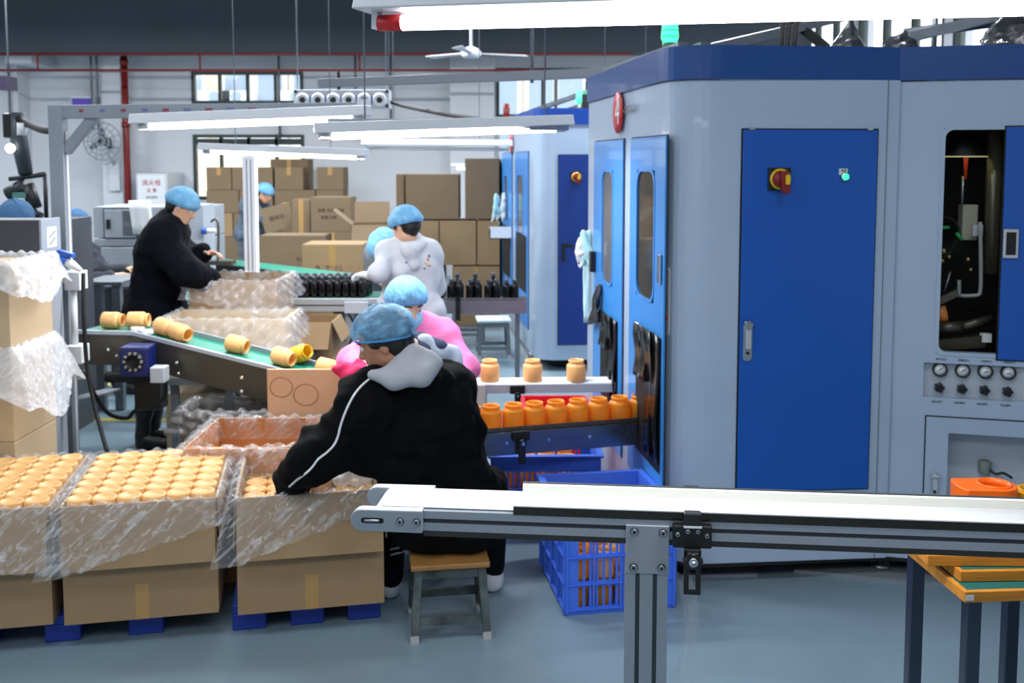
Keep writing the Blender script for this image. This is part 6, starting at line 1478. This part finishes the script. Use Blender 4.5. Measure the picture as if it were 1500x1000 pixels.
def add_hand(s, w, d, n, side, fat=0.0, curl=.55):
    w, d = npv(w), unit(d); n = unit(npv(n) - d * np.dot(n, d)); sd = np.cross(d, n) * side
    for q in (-.026, -.009, .009, .026): s.cone(w + d * .012 + sd * q * .7, w + d * .082 + sd * q, .015 + fat, .0135 + fat, k=.012)
    for q, L, b in ((-.030, .066, .0085), (-.010, .078, .009), (.011, .082, .009), (.031, .070, .009)):
        p = w + d * .082 + sd * q; a = .15
        for seg in (.45, .32, .25):
            dd = d * math.cos(a) + n * math.sin(a); p2 = p + dd * L * seg; s.cone(p, p2, b + fat, b * .92 + fat, k=.004); p = p2; a += curl
    p = w + d * .028 + sd * .030; a = .3
    for L, b in ((.042, .012), (.032, .0105), (.024, .0095)):
        dd = unit(d * (.62) + sd * .62 * math.cos(a * .6) + n * .45 * math.sin(a)); p2 = p + dd * L; s.cone(p, p2, b + fat, b * .92 + fat, k=.006); p = p2; a += .5
def cap_mesh(parent, c, f, l, u, m, sc=1.0, puff=1.0, seed=0, tilt=0.12):
    c = npv(c) + u * .030 * sc - f * .010 * sc; rs = random.Random(seed); ph = [rs.uniform(0, 6.28) for _ in range(8)]
    ft = f * math.cos(tilt) + u * math.sin(tilt); ut = -f * math.sin(tilt) + u * math.cos(tilt)
    rows = []; NR, NC = 20, 112
    for i in range(NR + 1):
        th = math.radians(2 + 97 * i / NR); row = []
        for j in range(NC):
            q = 2 * PI * j / NC; w = i / NR
            rip = 1 + puff * (w ** 1.1) * (.016 * math.sin(19 * q + ph[0] + 2 * th) + .014 * math.sin(31 * q + ph[1] - 2 * th)) + .020 * math.sin(5 * q + 4 * th + ph[2]) * math.sin(th) + .012 * math.sin(9 * q - 7 * th + ph[3])
            if w > .93: rip *= 1 - (w - .93) * 1.2
            r = math.sin(th) * rip
            p = c + (ft * (.124 * r * math.cos(q)) + l * (.104 * r * math.sin(q)) + ut * (.112 * math.cos(th) * (1 + .02 * math.sin(6 * q + ph[4])))) * sc
            row.append(tuple(p))
        rows.append(row)
    o = MB().grid(rows, wrap=True).build('bouffant_cap', m, parent, world=True)
    MB().tube([rows[-1][j] for j in range(0, NC, 2)], .0045 * sc, 5, closed=True).build('elastic_band', mat('cap_elastic', (70, 140, 196), rough=0.7), o, world=True)
    return o
def person(label, J, hf, top, pants, skin=M_skin, capm=M_cap, res=.009, fat=.0, hair=True, gloves=(), hood=None, mask=False, group=None, sc=1.0, seed=0, shoes=None, coat=0.0, hand_n=None, hand_d=None, sleeve=.94, fold=.0045, cap_tilt=.12, build_hair=1.0, extra=(), cutz=None):
    J = {k: npv(v) for k, v in J.items()}
    f, l, u = head_frame(hf)
    base = (J['pelvis'][0], J['pelvis'][1], 0.0)
    t = thing('person', label, 'person', base, group=group)
    hand_n = hand_n or {}; hand_d = hand_d or {}
    ch, pe, ne, hd = J['chest'], J['pelvis'], J['neck'], J['head']
    def torso(s, e, k=.05):
        ax = unit(J['shR'] - J['shL']); hx = unit(J['hipR'] - J['hipL'])
        s.cone(J['hipL'], J['hipR'], .095 + e, k=k)
        for q in (-1, 1): s.cone(pe + hx * q * .06, ch + ax * q * .065, .098 + e, .104 + e, k=k)
        s.cone(ch + ax * .07, ne * .6 + ch * .4 + ax * .05, .10 + e, .07 + e, k=k); s.cone(ch - ax * .07, ne * .6 + ch * .4 - ax * .05, .10 + e, .07 + e, k=k)
        s.cone(J['shL'], J['shR'], .058 + e, k=k); s.cone(J['shL'] * .8 + ne * .2, ne, .05 + e, .05 + e * .15, k=k); s.cone(J['shR'] * .8 + ne * .2, ne, .05 + e, .05 + e * .15, k=k)
    def arm(s, q, e, end=1.0, k=.03):
        sh, el, wr = J['sh' + q], J['el' + q], J['wr' + q]
        s.cone(sh, el, .048 + e, .040 + e, k=k); s.cone(el, el + (wr - el) * end, .040 + e, (.028 + e * .95), k=k)
    def leg(s, q, e, end=1.0, k=.03):
        hp, kn, an = J['hip' + q], J['kn' + q], J['an' + q]
        s.cone(hp, kn, .078 + e, .055 + e, k=k); s.cone(kn, kn + (an - kn) * end, .053 + e, .036 + e * 1.1, k=k)
    b = SDF(); torso(b, -.012)
    for q in 'LR':
        arm(b, q, -.004); leg(b, q, -.006)
        d = hand_d.get(q, J['wr' + q] - J['el' + q]); n = hand_n.get(q, (0, 0, -1)); add_hand(b, J['wr' + q], d, n, 1 if q == 'R' else -1)
        b.cone(J['an' + q] - np.array((0, 0, .03)), J['toe' + q], .030, .024, k=.02)
    b.cone(ne - u * .02, hd - u * .05 - f * .015, .052 * sc, .050 * sc, k=.03)
    add_head(b, hd, f, l, u, sc=sc)
    sdf_obj('body', b, res, skin, t)
    # upper garment
    g = SDF(); torso(g, .022 + fat)
    for q in 'LR': arm(g, q, .018 + fat * .85, sleeve)
    if coat:
        g.cone(J['hipL'], J['hipL'] + np.array((0, 0, -coat)), .115 + fat, .125 + fat, k=.06); g.cone(J['hipR'], J['hipR'] + np.array((0, 0, -coat)), .115 + fat, .125 + fat, k=.06)
    for (a, b_, r0, r1) in extra: g.cone(a, b_, r0, r1, k=.06)
    if cutz: g.cut((0, 0, cutz), (0, 0, -1))
    g.noise(fold, 22, seed + 1); g.noise(fold * .8, 52, seed + 2)
    go = sdf_obj('jacket', g, res * 1.1, top, t)
    p = SDF(); hx = unit(J['hipR'] - J['hipL']); p.cone(J['hipL'], J['hipR'], .108, k=.05)
    for q in 'LR': leg(p, q, .014, .97)
    p.noise(.006, 24, seed + 3); po = sdf_obj('trousers', p, res * 1.2, pants, t)
    for q in 'LR':
        s = SDF(); a = J['an' + q]; to = J['toe' + q]; s.cone(a - np.array((0, 0, .02)), a - np.array((0, 0, .045)), .045, .046, k=.03); s.cone(a * .8 + to * .2 - np.array((0, 0, .02)), to, .042, .036, k=.03); s.cut((0, 0, .002), (0, 0, -1))
        sdf_obj('shoe', s, .008, shoes or M_black, t)
    if hair:
        h = SDF(); R = np.array([f, l, u]); h.ell(npv(hd) + u * .030 * sc - f * .016 * sc, npv((.102, .084, .094)) * sc, R, k=.02); h.ell(npv(hd) - f * .045 * sc - u * .035 * sc, npv((.058, .066, .055)) * sc * build_hair, R, k=.03)
        h.cut(npv(hd) + f * .055 * sc + u * .015 * sc, f * .85 - u * .40); h.noise(.003, 90, 5); sdf_obj('hair', h, .007, M_hair, t)
    cap_mesh(t, hd, f, l, u, capm, sc, seed=seed, tilt=cap_tilt)
    for q in (1, -1):
        e = npv(hd) + (l * q * .032 + f * .079 + u * .004) * sc; eo = MB().sphere(e, .0115 * sc, 10, 7).build('eye', mat('eye_white', (226, 222, 216), rough=0.2), t, world=True)
        MB().sphere(e + f * .0075 * sc, .0058 * sc, 8, 6).build('iris', M_hair, eo, world=True)
        a0 = npv(hd) + (l * q * .016 + f * .097 + u * .027) * sc; a1 = npv(hd) + (l * q * .050 + f * .078 + u * .026) * sc; MB().tube([a0, (a0 + a1) / 2 + u * .004 * sc, a1], .004 * sc, 6).build('eyebrow', M_hair, t, world=True)
    for q in gloves:
        s = SDF(); d = hand_d.get(q, J['wr' + q] - J['el' + q]); add_hand(s, J['wr' + q], d, hand_n.get(q, (0, 0, -1)), 1 if q == 'R' else -1, fat=.003); s.cone(J['wr' + q] - unit(d) * .04, J['wr' + q] + unit(d) * .02, .036, .030, k=.02)
        sdf_obj('glove', s, .006, M_glove, t)
    if hood:
        s = SDF()
        for (a, b_, r0, r1) in hood[0]: s.cone(a, b_, r0, r1, k=.03)
        s.noise(.004, 30, seed + 9); sdf_obj('hood', s, .009, hood[1], t)
    if mask:
        s = SDF(); R = np.array([f, l, u]); s.ell(npv(hd) + (f * .058 - u * .050) * sc, npv((.058, .066, .055)) * sc, R); s.cut(npv(hd) + (f * .058) * sc, -f * .9 - u * .1); s.cut(npv(hd) - u * .008 * sc, u); s.noise(.002, 120, 4)
        sdf_obj('face_mask', s, .006, M_mask, t)
    return t, go, po
from mathutils.bvhtree import BVHTree
def surf(o, pix, lift=.003):
    """points on the surface of o seen at the photo pixels, lifted off it a little"""
    me = o.data; Mw = ROOT[o.parent.name]; vs = [Mw @ v.co for v in me.vertices]; bv = BVHTree.FromPolygons(vs, [tuple(p.vertices) for p in me.polygons])
    out = []; eye = Vector((0, 0, HCAM))
    for px, py in pix:
        d = (W(px, py, 3.0) - eye).normalized(); loc, n, i, r = bv.ray_cast(eye, d)
        if loc is not None: out.append(loc + n * lift)
    return out
# ---- the seated man in black
J = dict(pelvis=(-.255, 3.86, .46), chest=W(618, 612, 3.80), neck=W(588, 540, 3.76), head=W(566, 494, 3.72), shL=W(530, 602, 3.63), shR=W(654, 578, 3.90),
         elL=W(462, 668, 3.60), wrL=W(424, 708, 3.84), elR=W(682, 690, 3.98), wrR=(-.42, 4.20, .60), hipL=(-.345, 3.88, .425), hipR=(-.175, 3.90, .425),
         knL=(-.475, 4.02, .47), knR=(-.10, 4.20, .45), anL=(-.520, 4.08, .085), anR=(-.085, 4.14, .085), toeL=(-.545, 4.20, .035), toeR=(-.075, 4.26, .035))
J['head'] = W(563, 499, 3.71)
hood = [(W(545, 549, 3.60), W(578, 556, 3.57), .020, .030), (W(578, 556, 3.57), W(618, 550, 3.62), .032, .034), (W(618, 550, 3.62), W(640, 532, 3.74), .034, .026), (W(570, 545, 3.62), W(600, 522, 3.68), .026, .044), (W(602, 520, 3.68), W(626, 528, 3.72), .046, .042), (W(590, 542, 3.62), W(616, 540, 3.65), .036, .036)]
M_jblack = mat('black_fleece', (5, 5, 7), rough=0.95, spec=.15); M_hoodg = mat('grey_hood', (168, 170, 176), rough=0.9, bump=.2, bscale=60)
M_pants = mat('navy_track_pants', (8, 9, 14), rough=0.9, spec=.2); M_shoe = mat('white_black_trainer', (214, 216, 222), rough=0.6)
man, jk, tr_ = person('seated man in a black jacket with grey hood and blue cap, packing the carton', J, (-.90, .06, -.36), M_jblack, M_pants, skin=M_skint, capm=M_capd, res=.0065, fat=.036, hood=(hood, M_hoodg), shoes=M_shoe, seed=3, hand_n={'L': (0, .3, -1)}, hand_d={'L': (-.5, .6, -.6)}, fold=.008, cap_tilt=.26, cutz=.322, extra=((W(512, 648, 3.66), W(600, 660, 3.76), .10, .13), (W(640, 640, 3.86), W(660, 720, 3.90), .14, .15)))
pts = surf(jk, [(551, 548), (540, 556), (528, 567), (518, 580), (510, 595), (504, 610), (499, 625), (495, 640), (489, 652), (478, 663), (466, 672), (457, 684), (447, 694), (436, 702), (424, 712)], .002)
if len(pts) > 3: MB().tube(smooth_path(pts, 4), .0042, 6).build('white_piping', M_white, man, world=True)
for off in (0, 9):
    pts = surf(tr_, [(572 + k * 9, 804 - k * 2.5 + off * .9) for k in range(8)], .002)
    if len(pts) > 3: MB().tube(pts, .005, 6).build('white_stripe', M_white, man, world=True)
# ---- woman in pink opposite
def seated_legs(x, y, zs, fy=-1): return dict(hipL=(x + .09, y, zs), hipR=(x - .09, y, zs), knL=(x + .11, y + fy * .40, zs + .04), knR=(x - .11, y + fy * .40, zs + .04), anL=(x + .11, y + fy * .36, .085), anR=(x - .11, y + fy * .36, .085), toeL=(x + .12, y + fy * .50, .035), toeR=(x - .12, y + fy * .50, .035))
def seat_under(label, x, y, z): stool(label, (x, y, 0), 0.0, .32, .32, z, M_seatw, M_galv)
x = W(603, 480, 4.95).x
J = dict(pelvis=(x, 5.12, .58), chest=W(604, 520, 4.98), neck=W(601, 470, 4.93), head=W(595, 446, 4.84), shL=W(651, 492, 4.95), shR=W(552, 500, 4.95), elL=W(684, 540, 4.86), elR=W(514, 528, 4.82), wrL=W(655, 560, 4.66), wrR=W(528, 537, 4.62), **seated_legs(x, 5.12, .54, -1))
J.update(knL=(x + .14, 4.92, .50), knR=(x - .14, 4.92, .50), anL=(x + .14, 5.0, .085), anR=(x - .14, 5.0, .085), toeL=(x + .14, 4.9, .035), toeR=(x - .14, 4.9, .035))
M_pink = mat('pink_fleece', (244, 128, 182), rough=0.9, bump=.3, bscale=80)
pk, _, _ = person('seated woman in a pink fleece with a face mask, facing the seated man', J, (.50, -.80, -.28), M_pink, mat('dark_trousers', (34, 36, 44), rough=.8), res=.0085, fat=.006, gloves=('R',), mask=True, seed=5, build_hair=1.15, cap_tilt=.3)
seat_under('stool under the woman in pink', x, 5.14, .44)
# red cloth in her hands
s = SDF(); a, b = W(497, 540, 4.62), W(528, 549, 4.55); s.cone(a, b, .035, .05, k=.03); s.cone(b, W(540, 552, 4.6), .045, .03, k=.03); s.noise(.012, 45, 3); rc_ = thing('red_cloth', 'crimson cloth held by the woman in pink', 'cloth', (a.x, a.y, a.z - .05)); sdf_obj('folded_cloth', s, .008, mat('crimson_cloth', (206, 24, 84), rough=.9), rc_)
# ---- person between them, mostly hidden
x = W(622, 560, 4.45).x
J = dict(pelvis=(x, 4.58, .56), chest=W(620, 570, 4.42), neck=W(612, 510, 4.38), head=W(573, 493, 4.30), shL=W(575, 545, 4.30), shR=W(650, 532, 4.45), elL=W(548, 590, 4.35), elR=W(668, 585, 4.42), wrL=W(530, 585, 4.52), wrR=W(640, 600, 4.55), **seated_legs(x, 4.58, .52, 1))
J.update(knL=(x - .13, 4.86, .50), knR=(x + .13, 4.86, .50), anL=(x - .13, 4.80, .085), anR=(x + .13, 4.80, .085), toeL=(x - .13, 4.9, .035), toeR=(x + .13, 4.9, .035), hipL=(x - .09, 4.58, .52), hipR=(x + .09, 4.58, .52))
M_bgrey = mat('pale_grey_jacket', (168, 178, 192), rough=.9, bump=.2, bscale=60)
hood = [(W(612, 500, 4.40), W(640, 512, 4.40), .045, .045), (W(640, 512, 4.40), W(660, 528, 4.44), .045, .03), (W(600, 505, 4.36), W(615, 515, 4.34), .05, .05)]
person('person in a pale grey jacket with navy collar, hidden behind the seated man', J, (-.6, .5, -.5), M_bgrey, mat('dark_trousers', (34, 36, 44)), res=.009, fat=.004, hood=(hood, mat('navy_collar', (44, 54, 84), rough=.9)), gloves=('L', 'R'), seed=6)
seat_under('stool under the person in pale grey', x, 4.58, .42)
# ---- standing woman in white
def standing_legs(x, y, fx, fy): return dict(hipL=(x - .09, y, .86), hipR=(x + .09, y, .86), knL=(x - .09, y + .02, .47), knR=(x + .09, y + .02, .47), anL=(x - .09, y, .085), anR=(x + .09, y, .085), toeL=(x - .09 + fx * .14, y + fy * .14, .035), toeR=(x + .09 + fx * .14, y + fy * .14, .035))
x = W(602, 430, 6.5).x
J = dict(pelvis=(x, 6.5, .90), chest=W(600, 392, 6.48), neck=W(599, 352, 6.48), head=W(594, 332, 6.44), shL=W(566, 372, 6.42), shR=W(630, 372, 6.55), elL=W(556, 398, 6.26), elR=W(640, 420, 6.62), wrL=W(546, 403, 6.42), wrR=W(624, 425, 6.80), **standing_legs(x, 6.5, -.3, 1))
hood = [(W(585, 358, 6.44), W(600, 366, 6.36), .04, .05), (W(600, 366, 6.36), W(618, 358, 6.46), .05, .04), (W(601, 368, 6.36), W(606, 388, 6.36), .05, .04)]
M_wh = mat('white_hoodie', (190, 193, 199), rough=.9, bump=.25, bscale=70)
ww, wj, _ = person('standing woman in a white hoodie with a small flower print, seen from behind', J, (-.75, .55, -.30), M_wh, mat('grey_trousers', (92, 96, 104), rough=.8), res=.009, fat=.004, hood=(hood, M_wh), gloves=('L',), seed=8, coat=.06, cap_tilt=.05, build_hair=.8, hand_d={'L': (-.9, .35, .02)})
cols = [(196, 92, 84), (210, 170, 80), (96, 130, 92), (90, 110, 170)]
for k in range(18):
    px, py = (595 + 16 * random.random(), 381 + 9 * random.random()) if k < 9 else (621 + 9 * random.random(), 372 + 22 * random.random())
    q = surf(wj, [(px, py)], .001)
    if q: MB().sphere(q[0], (.009, .004, .007), 8, 5).build('flower_print', mat('print_%d' % (k % 4), cols[k % 4], rough=.9), ww, world=True)
# person behind her bending over
x = W(566, 400, 7.75).x
J = dict(pelvis=(x - .05, 7.95, .88), chest=(x, 7.85, 1.10), neck=W(566, 374, 7.70), head=W(563, 364, 7.62), shL=(x + .18, 7.80, 1.06), shR=(x - .06, 7.80, 1.04), elL=(x + .22, 7.66, .98), elR=(x - .06, 7.70, .92), wrL=(x + .1, 7.52, .96), wrR=(x - .1, 7.52, .96), **standing_legs(x - .05, 7.95, 0, -1))
person('worker bending behind the woman in white, only the blue cap showing', J, (-.2, -.6, -.75), mat('ash_overall', (104, 110, 118), rough=.9), mat('grey_trousers', (92, 96, 104)), res=.011, seed=9, sc=1.15)
# ---- standing man in the dark coat
x = W(222, 430, 6.25).x
J = dict(pelvis=(x, 6.30, .90), chest=W(238, 372, 6.26), neck=W(252, 322, 6.25), head=W(266, 303, 6.22), shL=W(244, 345, 6.42), shR=W(236, 352, 6.08), elL=W(280, 376, 6.42), elR=W(274, 398, 6.00), wrL=W(294, 371, 6.36), wrR=W(309, 411, 6.18), hipL=(x, 6.39, .86), hipR=(x, 6.21, .86), knL=(x - .03, 6.41, .47), knR=(x - .03, 6.23, .47), anL=(x - .08, 6.41, .085), anR=(x - .08, 6.23, .085), toeL=(x + .06, 6.41, .035), toeR=(x + .06, 6.23, .035))
person('standing man in a long dark navy coat reaching into a bag-lined carton', J, (.85, .05, -.45), mat('navy_black_coat', (5, 7, 16), rough=.95, spec=.15), mat('black_trousers', (16, 17, 20)), res=.0085, fat=.037, seed=11, coat=.20, sc=.9, hand_n={'L': (0, -.3, -1), 'R': (0, 0, -1)}, hand_d={'L': (1, -.1, .05)}, skin=M_skin)
# ---- worker lifting a carton far back
x = W(366, 350, 13.4).x
J = dict(pelvis=(x, 13.4, .88), chest=W(368, 300, 13.3), neck=W(376, 285, 13.25), head=W(388, 283, 13.2), shL=W(376, 290, 13.45), shR=W(366, 294, 13.1), elL=W(398, 312, 13.4), elR=W(384, 318, 13.0), wrL=W(412, 302, 13.3), wrR=W(400, 330, 13.0), **standing_legs(x, 13.4, 1, 0))
person('far worker in a grey-blue jacket lifting a carton behind the white lamp post', J, (.8, -.2, -.5), mat('blue_grey_jacket', (92, 104, 118), rough=.9, var=.3, vscale=18), mat('grey_trousers', (92, 96, 104)), res=.012, fat=.01, seed=12, hair=True)
c = W(410, 318, 13.1); t = thing('carton', 'tilted printed carton in the arms of the far worker', 'carton', (c.x, c.y, c.z))
Mt = rotm('Y', -.25); MB().box(-.2, .21, -.17, .17, -.17, .16, Mt).build('body', M_kraftd, t, bevel=.004); text('print', '易碎品', .07, Mt @ Vector((0, -.172, 0)), Mt @ rotm('X', PI / 2), M_ink, t, world=False); MB().box(-.2, .21, -.1, .1, .16, .163, Mt).build('tape', M_tape, t)
# ---- two workers partly hidden at the frame edge
x = W(108, 380, 7.6).x
J = dict(pelvis=(x - .1, 7.85, .62), chest=(x - .06, 7.82, 1.0), neck=W(104, 352, 7.8), head=W(110, 332, 7.75), shL=(x - .04, 7.98, 1.12), shR=(x - .1, 7.64, 1.12), elL=(x + .1, 7.95, .95), elR=(x + .05, 7.6, .92), wrL=(x + .28, 7.92, .98), wrR=(x + .25, 7.7, .95), **seated_legs(x - .1, 7.85, .58, -1))
J.update(knL=(x + .28, 7.95, .6), knR=(x + .28, 7.75, .6), anL=(x + .25, 7.95, .085), anR=(x + .25, 7.75, .085), toeL=(x + .38, 7.95, .035), toeR=(x + .38, 7.75, .035), hipL=(x - .1, 7.94, .58), hipR=(x - .1, 7.76, .58))
person('worker in a blue cap half hidden behind the lamp frame post', J, (.85, -.1, -.45), mat('charcoal_jacket', (58, 62, 70), rough=.9), mat('black_trousers', (16, 17, 20)), res=.011, seed=13, capm=mat('dark_blue_cap', (56, 100, 140), rough=.8, bump=.6, bscale=45))
seat_under('stool under the worker behind the frame post', x - .12, 7.85, .48)
x = W(23, 380, 5.9).x
J = dict(pelvis=(x, 6.05, .78), chest=(x, 6.02, 1.14), neck=(x, 5.98, 1.36), head=W(23, 326, 5.9), shL=(x + .17, 6.0, 1.28), shR=(x - .17, 6.0, 1.28), elL=(x + .22, 5.85, 1.05), elR=(x - .22, 5.85, 1.05), wrL=(x + .1, 5.65, 1.02), wrR=(x - .1, 5.65, 1.02), **seated_legs(x, 6.05, .74, -1))
J.update(knL=(x + .11, 5.65, .76), knR=(x - .11, 5.65, .76), anL=(x + .11, 5.7, .40), anR=(x - .11, 5.7, .40), toeL=(x + .11, 5.56, .36), toeR=(x - .11, 5.56, .36))
J.update(anL=(x + .11, 5.70, .085), anR=(x - .11, 5.70, .085), toeL=(x + .11, 5.57, .035), toeR=(x - .11, 5.57, .035))
person('worker behind the charcoal cabinet, only a dark blue cap showing over it', J, (.1, -.9, -.4), mat('charcoal_jacket', (58, 62, 70)), mat('black_trousers', (16, 17, 20)), res=.011, seed=14, capm=mat('dark_blue_cap', (56, 100, 140)))
seat_under('high stool behind the charcoal cabinet', x, 6.08, .64)

# ================================================================== gloves and rags hung on the machines
def hung_gloves(label, px, py, d, h, m, n=3, seed=1, w=.05):
    rs = random.Random(seed); top = W(px, py, d); t = thing('hung_gloves', label, 'gloves', top)
    for k in range(n):
        s = SDF(); a = npv(top) + np.array((rs.uniform(-w, w), -.02 - .012 * k, rs.uniform(-.02, .01))); L = h * rs.uniform(.6, 1.0); b = a + np.array((rs.uniform(-.03, .03), 0, -L * .55))
        s.cone(a, b, .018, .032, k=.02)
        for f_ in range(4): q = b + np.array(((f_ - 1.5) * .016, 0, -.01)); s.cone(q, q + np.array((rs.uniform(-.02, .02), rs.uniform(-.01, .01), -L * rs.uniform(.3, .45))), .011, .008, k=.01)
        s.noise(.004, 60, seed + k); sdf_obj('glove', s, .006, m if k % 2 == 0 else mat('pale_cyan_glove', (176, 222, 226), rough=.7), t)
    return t
pe_ = PL + DL * .02
hung_gloves('white and pale cyan gloves hung at the near machine edge', 854, 342, 5.80, .22, M_glove, 4, 2, .035)
hung_gloves('pale gloves hung on the second machine side', 733, 285, 10.6, .34, M_glove, 4, 4, .05)
c = W(858, 395, 5.80); rows = [[(c.x - .02 + .035 * j / 3 + .008 * i / 8, c.y - .03 - .008 * math.sin(j * 2 + i), c.z + .05 - .36 * i / 8) for j in range(4)] for i in range(9)]
o = MB().grid(rows).build('hanging_rag', mat('pale_cyan_rag', (190, 226, 230), rough=.8), solid=.004); mark(o, 'long pale cyan rag hanging below the gloves at the near machine', 'rag')
# grey film scrap below the first door window
rows = []
for i in range(10):
    w_ = .02 + .20 * (i / 9) ** .8; row = []
    for j in range(8): row.append(ML @ Vector((sl(885) - .20 * (i / 9) + w_ * j / 7, -.03 - .016 * math.sin(j * 1.7 + i * .6) - .02 * i / 9, zl(416, 885) - .26 * (i / 9) + .05 * (i / 9) * (j / 7))))
    rows.append(row)
o = MB().grid(rows).build('film_scrap', M_dfilm, solid=.003); mark(o, 'crumpled grey film taped under the first door window of the near machine', 'plastic film')
# white tray on the second machine
a, b = W(717, 332, 10.2), W(748, 350, 10.2); t = thing('wall_tray', 'white plastic tray hung on the second machine side', 'tray', (a.x, 10.2, b.z)); MB().box(a.x, b.x + .1, 10.2, 10.21, b.z, a.z).box(a.x, b.x + .1, 10.2, 10.32, b.z, b.z + .01).box(a.x, a.x + .01, 10.2, 10.32, b.z, a.z - .02).build('tray_body', mat('clear_white_plastic', (214, 220, 232), rough=.3), t, world=True)
